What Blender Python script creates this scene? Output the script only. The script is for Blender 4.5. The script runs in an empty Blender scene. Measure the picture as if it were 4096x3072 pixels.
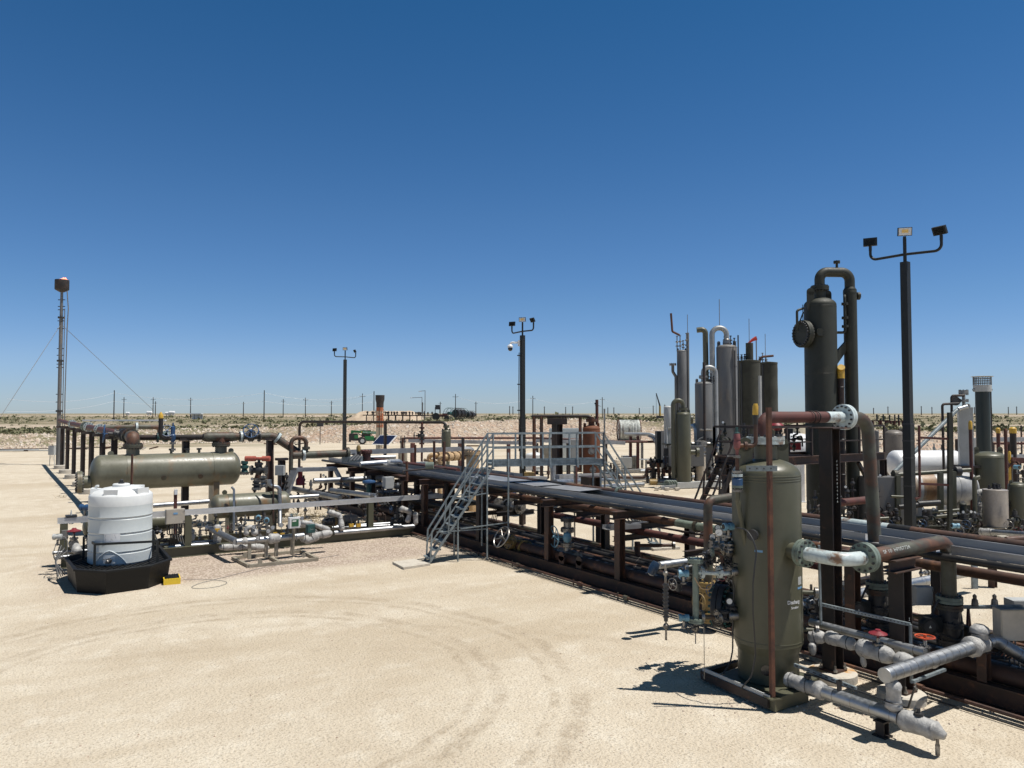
import bpy, math, random
from mathutils import Vector as V, Matrix, noise
random.seed(7)
D=bpy.data; SC=bpy.context.scene; COL=SC.collection
pi=math.pi
# ---------------------------------------------------------------- camera
EYE=4.6; FPX=3037.0; HEAD=math.radians(32.9); PITCH=math.atan(117/FPX)
cp,sp=math.cos(PITCH),math.sin(PITCH)
FW=V((math.sin(HEAD)*cp,math.cos(HEAD)*cp,sp)); RT=V((math.cos(HEAD),-math.sin(HEAD),0)); UP=V((-math.sin(HEAD)*sp,-math.cos(HEAD)*sp,cp))
FH=V((math.sin(HEAD),math.cos(HEAD),0))
cam=D.cameras.new('camera'); cam.sensor_width=36; cam.lens=FPX/4096*36; cam.clip_start=.1; cam.clip_end=20000
camo=D.objects.new('camera',cam); COL.objects.link(camo)
m=Matrix((RT,UP,-FW)).transposed().to_4x4(); m.translation=V((0,0,EYE)); camo.matrix_world=m
SC.camera=camo
# ---------------------------------------------------------------- sky, sun, exposure
SUNH=(RT*.985-FH*.17).normalized(); SUN_EL=math.radians(69)
w=D.worlds.new('World'); SC.world=w; w.use_nodes=True
nt=w.node_tree; bg=nt.nodes['Background']
sky=nt.nodes.new('ShaderNodeTexSky'); sky.sky_type='NISHITA'; sky.sun_disc=False
sky.sun_elevation=SUN_EL; sky.sun_rotation=math.atan2(SUNH.x,SUNH.y)
sky.altitude=600; sky.air_density=1.0; sky.dust_density=0.; sky.ozone_density=1.6
hs_=nt.nodes.new('ShaderNodeHueSaturation'); hs_.inputs['Saturation'].default_value=1.22; hs_.inputs['Hue'].default_value=.505; nt.links.new(sky.outputs[0],hs_.inputs['Color']); 
tcw=nt.nodes.new('ShaderNodeTexCoord'); sx=nt.nodes.new('ShaderNodeSeparateXYZ'); nt.links.new(tcw.outputs['Generated'],sx.inputs[0])
rmpw=nt.nodes.new('ShaderNodeValToRGB'); cr=rmpw.color_ramp; cr.elements[0].position=0.; cr.elements[0].color=(.33,.44,.78,1); cr.elements[1].position=.53; cr.elements[1].color=(.235,.52,.575,1)
for p_,c_ in((.72,(.72,.47,.235)),(.99,(.72,.47,.235)),(.017,(.37,.465,.75)),(.067,(.43,.515,.73)),(.14,(.43,.54,.67)),(.252,(.415,.555,.64))):
    e_=cr.elements.new(p_); e_.color=c_+(1,)
nt.links.new(sx.outputs[2],rmpw.inputs[0])
mxw=nt.nodes.new('ShaderNodeMix'); mxw.data_type='RGBA'; mxw.blend_type='MULTIPLY'; mxw.inputs[0].default_value=1; nt.links.new(hs_.outputs[0],mxw.inputs[6]); nt.links.new(rmpw.outputs[0],mxw.inputs[7]); nt.links.new(mxw.outputs[2],bg.inputs[0]); bg.inputs[1].default_value=.104
sl=D.lights.new('sun','SUN'); sl.energy=4.2; sl.angle=math.radians(.5); sl.color=(1,.955,.89)
so=D.objects.new('sun',sl); COL.objects.link(so)
sd=SUNH*math.cos(SUN_EL)+V((0,0,math.sin(SUN_EL)))
so.rotation_euler=sd.to_track_quat('Z','Y').to_euler(); so.location=(0,0,60)
SC.view_settings.view_transform='Standard'; SC.view_settings.look='None'; SC.view_settings.gamma=1; SC.view_settings.exposure=.42
SC.cycles.max_bounces=5; SC.cycles.diffuse_bounces=3; SC.cycles.glossy_bounces=3
# ---------------------------------------------------------------- photo measuring helpers: a sight line met with a real plane
ZR={0:(0,0,1.8517),1:(0,1000,.603),2:(180,1600,.4973),3:(1000,1350,.4069),4:(1100,1700,.4069),5:(1550,1650,.4973),6:(2000,1200,.3617),7:(2600,1250,.452),8:(2300,1850,.4069),9:(2500,1750,.7236),10:(3000,850,.6028),11:(3100,2000,.6029),12:(3400,1450,.5125),13:(2750,2000,.2712),14:(2400,1650,.2712),15:(1900,1800,.2712),16:(3500,1600,.2694)}
def ray(k,x,y):
    a,b,s=ZR[k]; return FW+RT*((a+x*s-2048)/FPX)+UP*((1536-b-y*s)/FPX)
def g(k,x,y,z=0.):
    r=ray(k,x,y); return V((0,0,EYE))+r*((z-EYE)/r.z)
def ax(k,x,y,X):
    r=ray(k,x,y); return V((0,0,EYE))+r*(X/r.x)
def ay(k,x,y,Y):
    r=ray(k,x,y); return V((0,0,EYE))+r*(Y/r.y)
def ad(k,x,y,d):      # at a distance d in front of the viewpoint
    r=ray(k,x,y); return V((0,0,EYE))+r*(d/r.dot(FH))
# ---------------------------------------------------------------- materials
MATS={}
def mat(n,c,c2=None,sc=4.,lo=.45,hi=.6,rough=.6,metal=0.,bump=0.,bsc=30.,c3=None,sc3=1.2,lo3=.55,hi3=.65,stretch=(1,1,1),spec=.5,fine=.12,coat=0,emit=0):
    if n in MATS: return MATS[n]
    m=D.materials.new(n); m.use_nodes=True; t=m.node_tree; N=t.nodes; L=t.links; p=N['Principled BSDF']
    p.inputs['Roughness'].default_value=rough; p.inputs['Metallic'].default_value=metal; p.inputs['Specular IOR Level'].default_value=spec
    p.inputs['Coat Weight'].default_value=coat
    tc=N.new('ShaderNodeTexCoord'); mp=N.new('ShaderNodeMapping'); mp.inputs['Scale'].default_value=stretch
    oi=N.new('ShaderNodeObjectInfo'); 
    ad_=N.new('ShaderNodeVectorMath'); ad_.operation='ADD'; L.new(tc.outputs['Object'],ad_.inputs[0])
    ml=N.new('ShaderNodeVectorMath'); ml.operation='SCALE'; L.new(oi.outputs['Location'],ml.inputs[0]); ml.inputs['Scale'].default_value=.37
    L.new(ml.outputs[0],ad_.inputs[1]); L.new(ad_.outputs[0],mp.inputs[0])
    def nz(s,d=5):
        q=N.new('ShaderNodeTexNoise'); q.inputs['Scale'].default_value=s; q.inputs['Detail'].default_value=d; q.inputs['Roughness'].default_value=.6; L.new(mp.outputs[0],q.inputs['Vector']); return q
    def rmp(src,lo,hi):
        q=N.new('ShaderNodeMapRange'); q.inputs[1].default_value=lo; q.inputs[2].default_value=hi; L.new(src,q.inputs[0]); return q.outputs[0]
    def mix(f,a,b,bt='MIX'):
        q=N.new('ShaderNodeMix'); q.data_type='RGBA'; q.blend_type=bt
        if isinstance(f,float): q.inputs[0].default_value=f
        else: L.new(f,q.inputs[0])
        for i,v in((6,a),(7,b)):
            if isinstance(v,tuple): q.inputs[i].default_value=v+(1,)
            else: L.new(v,q.inputs[i])
        return q.outputs[2]
    cur=c
    if c2: cur=mix(rmp(nz(sc).outputs[0],lo,hi),c,c2)
    if c3: cur=mix(rmp(nz(sc3,8).outputs[0],lo3,hi3),cur,c3)
    # fine dirt variation so no surface is one flat tone
    d=rmp(nz(14.,8).outputs[0],.3,.7); q=N.new('ShaderNodeMapRange'); L.new(d,q.inputs[0]); q.inputs[3].default_value=1-fine; q.inputs[4].default_value=1+fine
    hs=N.new('ShaderNodeHueSaturation'); L.new(q.outputs[0],hs.inputs['Value'])
    if isinstance(cur,tuple): hs.inputs['Color'].default_value=cur+(1,)
    else: L.new(cur,hs.inputs['Color'])
    L.new(hs.outputs[0],p.inputs['Base Color'])
    rr=N.new('ShaderNodeMapRange'); L.new(d,rr.inputs[0]); rr.inputs[3].default_value=max(.05,rough-.08); rr.inputs[4].default_value=min(1,rough+.1); L.new(rr.outputs[0],p.inputs['Roughness'])
    if bump:
        b=N.new('ShaderNodeBump'); b.inputs['Strength'].default_value=bump; b.inputs['Distance'].default_value=.02; L.new(nz(bsc,4).outputs[0],b.inputs['Height']); L.new(b.outputs[0],p.inputs['Normal'])
    if emit: p.inputs['Emission Color'].default_value=c+(1,); p.inputs['Emission Strength'].default_value=emit
    MATS[n]=m; return m
olive=mat('olive paint',(.088,.087,.056),(.08,.079,.05),3,.4,.6,rough=.42,fine=.05,c3=(.1,.088,.062),sc3=1.1,lo3=.66,hi3=.8,bump=.04,bsc=9)
olive2=mat('weathered olive paint',(.15,.148,.108),(.125,.122,.086),1.6,.45,.6,rough=.4,c3=(.19,.115,.055),sc3=1.3,lo3=.58,hi3=.7,stretch=(1,1,.45),fine=.08)
odark=mat('dark olive paint',(.027,.029,.02),(.022,.024,.016),2,rough=.6,fine=.06,c3=(.06,.055,.04),sc3=.9,lo3=.62,hi3=.8)
greyt=mat('grey primer',(.15,.15,.148),(.115,.115,.113),1.2,rough=.55,c3=(.2,.17,.14),sc3=.7,stretch=(1,1,.3),fine=.07)
foam=mat('sprayed foam insulation',(.052,.052,.04),(.036,.037,.028),.8,rough=.9,bump=.8,bsc=6,fine=.15)
beam=mat('brown oxidised steel',(.035,.021,.016),(.065,.031,.02),2.2,.42,.62,rough=.62,c3=(.17,.07,.035),sc3=5,lo3=.58,hi3=.72,fine=.2,bump=.15)
bdark=mat('dark mill steel',(.018,.014,.013),(.038,.022,.017),1.7,.45,.62,rough=.6,c3=(.12,.055,.03),sc3=6,lo3=.62,hi3=.75,fine=.2)
rusto=mat('orange rust',(.12,.05,.028),(.07,.032,.022),3,.4,.6,rough=.8,fine=.25,bump=.2)
rpipe=mat('rusty pipe steel',(.085,.04,.025),(.05,.028,.021),1.3,.42,.58,rough=.62,c3=(.2,.09,.042),sc3=2.4,lo3=.56,hi3=.7,fine=.2)
redbr=mat('red brown primed pipe',(.1,.032,.025),(.065,.026,.022),1.8,rough=.68,c3=(.2,.09,.05),sc3=5,lo3=.62,hi3=.75)
blk=mat('black pipe coating',(.012,.012,.013),(.022,.02,.018),2,rough=.5,fine=.15,c3=(.08,.06,.045),sc3=4,lo3=.64,hi3=.75)
blk2=mat('satin black powder coat',(.009,.011,.011),rough=.55,fine=.1)
weath=mat('weathered greenish pipe',(.085,.088,.064),(.05,.036,.026),1.6,.38,.56,rough=.58,c3=(.135,.06,.032),sc3=1.6,lo3=.5,hi3=.64,fine=.15)
whp=mat('white blue pipe paint',(.52,.59,.59),(.4,.47,.47),2,rough=.4,c3=(.17,.1,.06),sc3=2.6,lo3=.54,hi3=.64)
mint=mat('pale green flange paint',(.17,.21,.175),(.12,.15,.125),3,rough=.5,c3=(.2,.12,.07),sc3=5,lo3=.62,hi3=.72)
alum=mat('aluminium cladding',(.42,.435,.45),(.33,.345,.36),2,rough=.47,metal=1,bump=.25,bsc=5,fine=.08)
alum2=mat('aluminium tray',(.46,.46,.46),(.36,.36,.36),1.5,rough=.55,metal=1,fine=.08,stretch=(1,.2,1))
blanket=mat('silver insulation blanket',(.4,.395,.38),(.29,.285,.275),5,rough=.6,metal=.1,bump=1,bsc=11,fine=.15)
galvp=mat('galvanised duct',(.34,.35,.35),(.28,.29,.29),2,rough=.5,metal=.4)
galv=mat('galvanised steel',(.235,.275,.29),(.16,.19,.2),6,.4,.6,rough=.5,metal=.15,fine=.18)
steel=mat('bare steel fitting',(.3,.29,.27),(.16,.15,.14),6,rough=.4,metal=.8,fine=.2)
dsteel=mat('dark bolt steel',(.05,.05,.052),rough=.5,metal=.4)
concr=mat('pale concrete',(.5,.46,.39),(.42,.38,.32),3,rough=.9,bump=.5,fine=.12)
concr_r=mat('rust stained concrete',(.5,.46,.39),(.46,.26,.1),2.2,.52,.62,rough=.9,bump=.5,fine=.12)
polyf=mat('liquid filled white polyethylene',(.52,.555,.555),(.49,.53,.53),1,rough=.42,fine=.03)
poly=mat('white polyethylene',(.67,.685,.675),(.64,.655,.65),1,rough=.42,fine=.03,spec=.4)
polyb=mat('black polyethylene',(.007,.007,.007),rough=.55,fine=.2,c3=(.02,.018,.016),sc3=2,lo3=.6,hi3=.85,spec=.3)
white=mat('white paint',(.72,.73,.74),(.66,.67,.67),1.5,rough=.35,fine=.04)
alum3=mat('bright aluminium tray',(.66,.66,.65),(.58,.58,.57),1.5,rough=.45,metal=.7,fine=.06)
trayyel=mat('bright yellow plastic',(.72,.5,.03),rough=.45,fine=.05)
rusts=mat('rust stained tank steel',(.34,.3,.25),(.26,.15,.07),1.2,.4,.6,rough=.5,c3=(.17,.08,.03),sc3=.9,lo3=.48,hi3=.62,stretch=(2,2,.5))
rustwh=mat('rust streaked silver paint',(.42,.42,.41),(.34,.34,.335),2,rough=.4,c3=(.2,.13,.07),sc3=.9,lo3=.64,hi3=.74,stretch=(1,1,.4))
yel=mat('yellow paint',(.55,.34,.04),(.45,.27,.04),4,rough=.5)
ylw2=mat('dull brass yellow paint',(.27,.18,.055),(.17,.115,.045),4,rough=.5,fine=.2)
red=mat('red paint',(.22,.02,.03),(.17,.018,.025),4,rough=.45)
orang=mat('orange red paint',(.65,.1,.03),(.5,.08,.04),3,rough=.45)
psvred=mat('faded red valve paint',(.2,.065,.06),(.15,.05,.05),4,rough=.5)
salm=mat('salmon red actuator paint',(.42,.1,.065),(.33,.085,.06),3,rough=.5)
blue=mat('blue paint',(.025,.075,.17),(.025,.07,.17),4,rough=.45,fine=.15)
lblue=mat('light blue paint',(.16,.32,.42),(.12,.25,.33),4,rough=.45)
teal=mat('teal paint',(.02,.08,.075),(.015,.05,.05),4,rough=.5)
grn=mat('equipment green paint',(.012,.16,.045),(.01,.12,.035),3,rough=.4)
tan=mat('tan pipe paint',(.52,.36,.2),(.42,.28,.15),3,rough=.45,c3=(.2,.13,.08),sc3=5,lo3=.63,hi3=.75)
stain=mat('lit stainless enclosure',(.66,.59,.48),(.58,.52,.42),2,rough=.4,fine=.05)  # beige lightened so the colour carries sunlight reflecting off the steel box
beige=mat('beige enclosure paint',(.45,.41,.34),(.4,.36,.3),2,rough=.5,fine=.06)
greyb=mat('grey enclosure paint',(.42,.43,.42),(.38,.39,.38),2,rough=.5,fine=.05)
glass=mat('gauge face',(.75,.76,.74),rough=.2,fine=.02)
dglass=mat('dark glass',(.01,.012,.016),rough=.12,spec=.7)
tire=mat('tyre rubber',(.03,.029,.028),rough=.85,fine=.2)
lamp=mat('lamp face panel',(.6,.62,.64),rough=.25,fine=.05)
lampled=mat('amber led board',(.75,.5,.16),rough=.4,fine=.08)
wood=mat('utility pole wood',(.045,.037,.032),(.06,.05,.04),2,rough=.9)
wire=mat('cable jacket',(.03,.03,.03),rough=.5)
gwire=mat('grey cable jacket',(.16,.16,.16),rough=.5)
chalk=mat('paint marker writing',(.42,.44,.42),rough=.8,fine=.2)
tape=mat('blue tape',(.16,.32,.5),rough=.6)
reelm=mat('coiled white line pipe',(.6,.62,.58),(.42,.44,.4),3,rough=.45)
cloth=mat('windsock cloth',(.42,.04,.03),rough=.8)
# ---------------------------------------------------------------- mesh builder
def frame(a):
    a=V(a).normalized(); u=a.cross(V((0,0,1)))
    if u.length<1e-3: u=V((1,0,0))
    u.normalize(); return a,u,a.cross(u).normalized()
class MB:
    def __init__(s): s.v=[]; s.f=[]; s.dk=[]
    def add(s,v,f):
        o=len(s.v); s.v+=[V(p) for p in v]; s.f+=[tuple(i+o for i in q) for q in f]; return s
    def box(s,c,d,a=0.,ax=None):
        c=V(c); dx,dy,dz=[q/2 for q in d]
        if ax: X,Y,Z=[V(q) for q in ax]
        else: X=V((math.cos(a),math.sin(a),0)); Y=V((-math.sin(a),math.cos(a),0)); Z=V((0,0,1))
        vs=[c+X*(i*dx)+Y*(j*dy)+Z*(k*dz) for k in(-1,1) for j in(-1,1) for i in(-1,1)]
        return s.add(vs,[(0,2,3,1),(4,5,7,6),(0,1,5,4),(2,6,7,3),(0,4,6,2),(1,3,7,5)])
    def b2(s,x0,x1,y0,y1,z0,z1): return s.box(((x0+x1)/2,(y0+y1)/2,(z0+z1)/2),(abs(x1-x0),abs(y1-y0),abs(z1-z0)))
    def bar(s,p,q,w,h,up=(0,0,1)):
        p=V(p);q=V(q);X=(q-p);l=X.length
        if l<1e-6: return s
        X/=l; up=V(up); Y=up.cross(X)
        if Y.length<1e-3: Y=V((0,1,0)).cross(X)
        Y.normalize(); Z=X.cross(Y); return s.box((p+q)/2,(l,w,h),ax=(X,Y,Z))
    def ib(s,p,q,w=.2,h=.2,t=.014,up=(0,0,1)):
        p=V(p);q=V(q);X=(q-p).normalized(); up=V(up); Y=up.cross(X)
        if Y.length<1e-3: Y=V((1,0,0))
        Y.normalize(); Z=X.cross(Y)
        for e in(-1,1): s.bar(p+Z*e*(h/2-t/2),q+Z*e*(h/2-t/2),w,t,Z)
        s.bar(p,q,t,h-2*t,Z); return s
    def lathe(s,prof,o,a=(0,0,1),n=24):
        o=V(o);A,u,w_=frame(a); vs=[];fs=[]
        for r,h in prof:
            for i in range(n):
                t=2*pi*i/n; vs.append(o+A*h+(u*math.cos(t)+w_*math.sin(t))*r)
        for j in range(len(prof)-1):
            for i in range(n):
                i2=(i+1)%n; fs.append((j*n+i,j*n+i2,(j+1)*n+i2,(j+1)*n+i))
        if prof[0][0]>1e-4: fs.append(tuple(reversed(range(n))))
        if prof[-1][0]>1e-4: fs.append(tuple(range((len(prof)-1)*n,len(prof)*n)))
        return s.add(vs,fs)
    def cyl(s,p,q,r,r2=None,n=14):
        p=V(p);q=V(q); l=(q-p).length
        return s.lathe([(r,0),(r if r2 is None else r2,l)],p,(q-p),n) if l>1e-6 else s
    def ball(s,c,r,n=10,sq=(1,1,1)):
        st=[]; k=max(4,n//2)
        o=len(s.v); s.lathe([(max(1e-5,r*math.sin(pi*j/k)),-r*math.cos(pi*j/k)) for j in range(k+1)],c,(0,0,1),n)
        c=V(c)
        for i in range(o,len(s.v)):
            d=s.v[i]-c; s.v[i]=c+V((d.x*sq[0],d.y*sq[1],d.z*sq[2]))
        return s
    def tube(s,pts,r,b=0.,n=12,cap=True,rad=None,k=6,step=None,jit=0.):
        P=[V(p) for p in pts]
        if b>0 and len(P)>2:
            Q=[P[0]]
            for i in range(1,len(P)-1):
                a=P[i-1]-P[i];c=P[i+1]-P[i]; la,lc=a.length,c.length
                if la<1e-6 or lc<1e-6: continue
                a/=la;c/=lc; ang=a.angle(c)
                if ang>pi-.02: Q.append(P[i]); continue
                d=min(b/math.tan(ang/2),la*.49,lc*.49); A0=P[i]+a*d;C0=P[i]+c*d; rr=d*math.tan(ang/2)
                bis=(a+c).normalized(); O=P[i]+bis*math.hypot(d,rr); x=(A0-O); y=(C0-O); sw=x.angle(y); nn=(x.cross(y)).normalized() if x.cross(y).length>1e-9 else V((0,0,1))
                for j in range(k+1): Q.append(O+Matrix.Rotation(sw*j/k,3,nn)@x)
            Q.append(P[-1]); P=Q
        if step:
            Q=[P[0]]
            for i in range(1,len(P)):
                m_=max(1,int((P[i]-P[i-1]).length/step))
                for j in range(1,m_+1): Q.append(P[i-1].lerp(P[i],j/m_))
            P=Q
        T=[]
        for i in range(len(P)):
            t=(P[min(i+1,len(P)-1)]-P[max(i-1,0)]); T.append(t.normalized() if t.length>1e-9 else V((0,0,1)))
        _,u,_w=frame(T[0]); vs=[];fs=[]
        for i,p in enumerate(P):
            t=T[i]; u=(u-t*u.dot(t)); u=u.normalized() if u.length>1e-6 else frame(t)[1]; w_=t.cross(u)
            R=rad(i/(len(P)-1)) if rad else r
            for j in range(n):
                R2=R*(1+jit*random.uniform(-1,1)) if jit else R
                th=2*pi*j/n; vs.append(p+(u*math.cos(th)+w_*math.sin(th))*R2)
        m_=len(P)
        for i in range(m_-1):
            for j in range(n):
                j2=(j+1)%n; fs.append((i*n+j,i*n+j2,(i+1)*n+j2,(i+1)*n+j))
        if cap: fs.append(tuple(reversed(range(n)))); fs.append(tuple(range((m_-1)*n,m_*n)))
        return s.add(vs,fs)
    def torus(s,c,a,R,r,n=22,m=6):
        c=V(c);A,u,w_=frame(a); vs=[];fs=[]
        for i in range(n):
            t=2*pi*i/n; d=u*math.cos(t)+w_*math.sin(t)
            for j in range(m):
                q=2*pi*j/m; vs.append(c+d*(R+r*math.cos(q))+A*(r*math.sin(q)))
        for i in range(n):
            for j in range(m): fs.append((i*m+j,((i+1)%n)*m+j,((i+1)%n)*m+(j+1)%m,i*m+(j+1)%m))
        return s.add(vs,fs)
    def bolts(s,c,a,R,nb,r,l):
        c=V(c);A,u,w_=frame(a)
        for i in range(nb):
            t=2*pi*(i+.5)/nb; p=c+(u*math.cos(t)+w_*math.sin(t))*R; s.cyl(p-A*l/2,p+A*l/2,r,n=6)
        return s
    def flange(s,c,a,R,t=.05,nb=12,pair=True):
        c=V(c);A,_,_=frame(a); nn=max(14,min(32,nb*2))
        if pair: s.lathe([(R,-t),(R,-.004)],c,A,nn); s.lathe([(R*.92,-.005),(R*.92,.005)],c,A,nn); s.lathe([(R,.004),(R,t)],c,A,nn)
        else: s.lathe([(R*.97,-t/2),(R,-t/2+.005),(R,t/2-.005),(R*.97,t/2)],c,A,nn)
        o=len(s.f); s.bolts(c,A,R*.83,nb,R*.085,(2*t if pair else t)+R*.24); s.dk.append((o,len(s.f))); return s
    def wheel(s,c,a,R,r=.012,sp=4,hub=.04):
        A,u,w_=frame(a); c=V(c); s.torus(c,A,R,r)
        for i in range(sp):
            t=2*pi*i/sp+.4; s.cyl(c-A*.03*R/.2,c+(u*math.cos(t)+w_*math.sin(t))*R,r*.8,n=6)
        s.cyl(c-A*.05,c+A*.03,hub,n=10); return s
    def build(s,name,m,parent=None,smooth=True,ang=.6):
        r=ROOT.get(parent.name,V((0,0,0))) if parent else getattr(s,'o',V((0,0,0)))
        me=D.meshes.new(name); me.from_pydata([p-r for p in s.v],[],s.f); me.materials.append(m)
        if s.dk:
            me.materials.append(dsteel); mi=[0]*len(s.f)
            for a,b in s.dk: mi[a:b]=[1]*(b-a)
            me.polygons.foreach_set('material_index',mi)
        me.validate()
        if smooth:
            me.shade_smooth(); me.set_sharp_from_angle(angle=ang)
        ob=D.objects.new(name,me); COL.objects.link(ob); ROOT[ob.name]=r
        if parent: ob.parent=parent
        else: ob.location=r
        return ob
ROOT={}
def T(name,label,cat,loc=(0,0,0),group=None):
    o=D.objects.new(name,None); COL.objects.link(o); o.location=loc; o.empty_display_size=.2; ROOT[o.name]=V(loc)
    o['label']=label;o['category']=cat
    if any(w_ in name for w_ in('column','beam','ground','roof')): o['kind']='thing'
    if group:o['group']=group
    return o
def S(mb,name,m,label,cat,loc=None,group=None,kind=None,**k):
    mb.o=V(loc) if loc is not None else (V(mb.v[0]) if label else V((0,0,0)))
    o=mb.build(name,m,None,**k)
    if label:o['label']=label;o['category']=cat
    if label and any(w_ in name for w_ in('column','beam','ground','roof','terrain')): o['kind']='thing'
    if group:o['group']=group
    if kind:o['kind']=kind
    return o
def copytree(o,loc,rz=0.,label=None):
    c=o.copy(); COL.objects.link(c); c.location=loc; c.rotation_euler=(0,0,rz)
    if label:c['label']=label
    def rec(s,d):
        for ch in list(s.children):
            e=ch.copy(); COL.objects.link(e); e.parent=d; rec(ch,e)
    rec(o,c); return c
def text(s,size,fn,m,parent,name='lettering',wid=None,st=.0):
    cu=D.curves.new('t','FONT'); cu.body=s; cu.size=size; cu.offset=st
    o=D.objects.new('t',cu); COL.objects.link(o); dg=bpy.context.evaluated_depsgraph_get(); me=o.evaluated_get(dg).to_mesh()
    vs=[v.co.copy() for v in me.vertices]; fs=[tuple(p.vertices) for p in me.polygons]
    w_=max(v.x for v in vs) if vs else 1
    o.to_mesh_clear(); D.objects.remove(o); D.curves.remove(cu)
    k=(wid/w_) if wid else 1
    mb=MB(); mb.add([fn(v.x*k-w_*k/2,v.y) for v in vs],fs); return mb.build(name,m,parent,smooth=False)
# ---------------------------------------------------------------- common components
def pipe(name,label,cat,pts,r,m,b=None,fl=(),fm=None,group=None,ring=None,rm=None,n=14,**k):
    """a pipe run; fl: (point, axis, flange radius)"""
    b=r*3 if b is None else b
    if not fl and not ring:
        mb=MB().tube(pts,r,b,n,**k); return S(mb,name,m,label,cat,pts[0],group)
    t=T(name,label,cat,pts[0],group); MB().tube(pts,r,b,n,**k).build('pipe_run',m,t)
    for f in fl:
        c,a,R=f[:3]; MB().flange(c,a,R,R*.22,12 if R>.12 else 8).build('flange',f[3] if len(f)>3 else (fm or m),t)
    if ring:
        mb=MB()
        for i in range(len(pts)-1):
            p,q=V(pts[i]),V(pts[i+1]); L_=(q-p).length; j=ring*.6
            while j<L_-.1:
                c=p.lerp(q,j/L_); dd=(q-p).normalized()*.006; mb.cyl(c-dd,c+dd,r*1.015,n=16); j+=ring
        mb.build('jacket_seam',rm or steel,t)
    return t
def clad(label,pts,r,name='insulated_pipe',cat='insulated pipe',ring=.45,m=None,group=None,b=None):
    return pipe(name,label,cat,pts,r,m or alum,b,ring=ring,rm=m or steel,group=group,n=18)
def soft(label,pts,r,name='insulation_blanket',cat='blanket insulation',group=None,cap=True):
    t=T(name,label,cat,pts[0],group); L_=sum((V(pts[i+1])-V(pts[i])).length for i in range(len(pts)-1))
    ph=random.random()*9
    MB().tube(pts,r,r*1.2,18,rad=lambda u:r*(1+.12*math.sin(u*L_*7+ph)+.09*math.sin(u*L_*17+ph))*min(1,.55+u*L_/.1,.5+(1-u)*L_/.12),step=.04,jit=.07).build('jacket',blanket,t,ang=1.2)
    mb=MB()
    for i in range(len(pts)-1):
        p,q=V(pts[i]),V(pts[i+1]); l=(q-p).length; dd=(q-p).normalized()
        j=.12
        while j<l-.13: c=p+dd*j; mb.torus(c,dd+V((.1,.05,.1)),r*1.1,.007,18,4); j+=.3
    mb.build('lace',dsteel,t); return t
def valve(loc,axis,s,label,mb_=None,mw=None,mf=None,stem=(0,0,1),wheel=True,cat='valve',name='gate_valve',group=None,act=None):
    """flanged valve, s = pipe radius"""
    loc=V(loc); A=V(axis).normalized(); U=V(stem).normalized(); mb_=mb_ or steel; mf=mf or mb_
    t=T(name,label,cat,loc,group)
    b=MB(); b.lathe([(s,-2.6*s),(s*1.05,-1.2*s),(s*1.7,-.6*s),(s*1.75,.6*s),(s*1.05,1.2*s),(s,2.6*s)],loc,A,16); b.cyl(loc,loc+U*2.3*s,s*1.15); b.build('body',mb_,t)
    for e in(-1,1): MB().flange(loc+A*2.6*s*e,A,s*1.8,s*.22,8).build('flange',mf,t)
    f=MB().flange(loc+U*2.3*s,U,s*1.55,s*.2,8); f.cyl(loc+U*2.4*s,loc+U*3.9*s,s*.5); f.build('bonnet',mb_,t)
    if wheel:
        w_=MB(); w_.cyl(loc+U*3.6*s,loc+U*5.4*s,s*.16,n=8); w_.wheel(loc+U*4.9*s,U,s*2.3,s*.16,5,s*.4); w_.build('handwheel',mw or mb_,t)
    if act=='dia':
        a=MB(); a.lathe([(s*.4,0),(s*.45,.3*s),(s*2.2,.7*s),(s*2.5,.85*s),(s*2.5,1.0*s),(s*2.2,1.15*s),(s*.9,1.7*s),(s*.7,2.1*s),(.01,2.15*s)],loc+U*4.2*s,U,24); a.bolts(loc+U*5.12*s,U,2.35*s,16,s*.1,s*.4); a.cyl(loc+U*3.8*s,loc+U*4.3*s,s*.2); a.build('diaphragm_actuator',mw or red,t)
    if act=='cyl':
        a=MB(); c=loc+U*4.2*s; X=A; a.lathe([(.01,-5.2*s),(.95*s,-5*s),(.95*s,-1.2*s),(.6*s,-1.1*s),(.6*s,1.1*s),(.95*s,1.2*s),(.95*s,4*s),(.01,4.2*s)],c,X,16); a.build('cylinder_actuator',mw or salm,t)
    return t
def gauge(loc,face,label,R=.06,m=None,stem=.12,group='pressure gauges'):
    loc=V(loc);F=V(face).normalized(); t=T('pressure_gauge',label,'gauge',loc,group)
    b=MB(); b.cyl(loc,loc+V((0,0,stem)),.01,n=6); c=loc+V((0,0,stem+R)); b.lathe([(R*.9,-.03),(R,-.02),(R,.02),(R*.9,.02)],c,F,18); b.build('case',steel,t)
    MB().lathe([(R*.86,.021),(R*.86,.024)],c,F,18).build('dial',glass,t)
    A,u,w_=frame(F); MB().bar(c+F*.027-u*R*.1,c+F*.027+(u*.6+w_*.5)*R,.004,.004).build('needle',dsteel,t); return t
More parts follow.
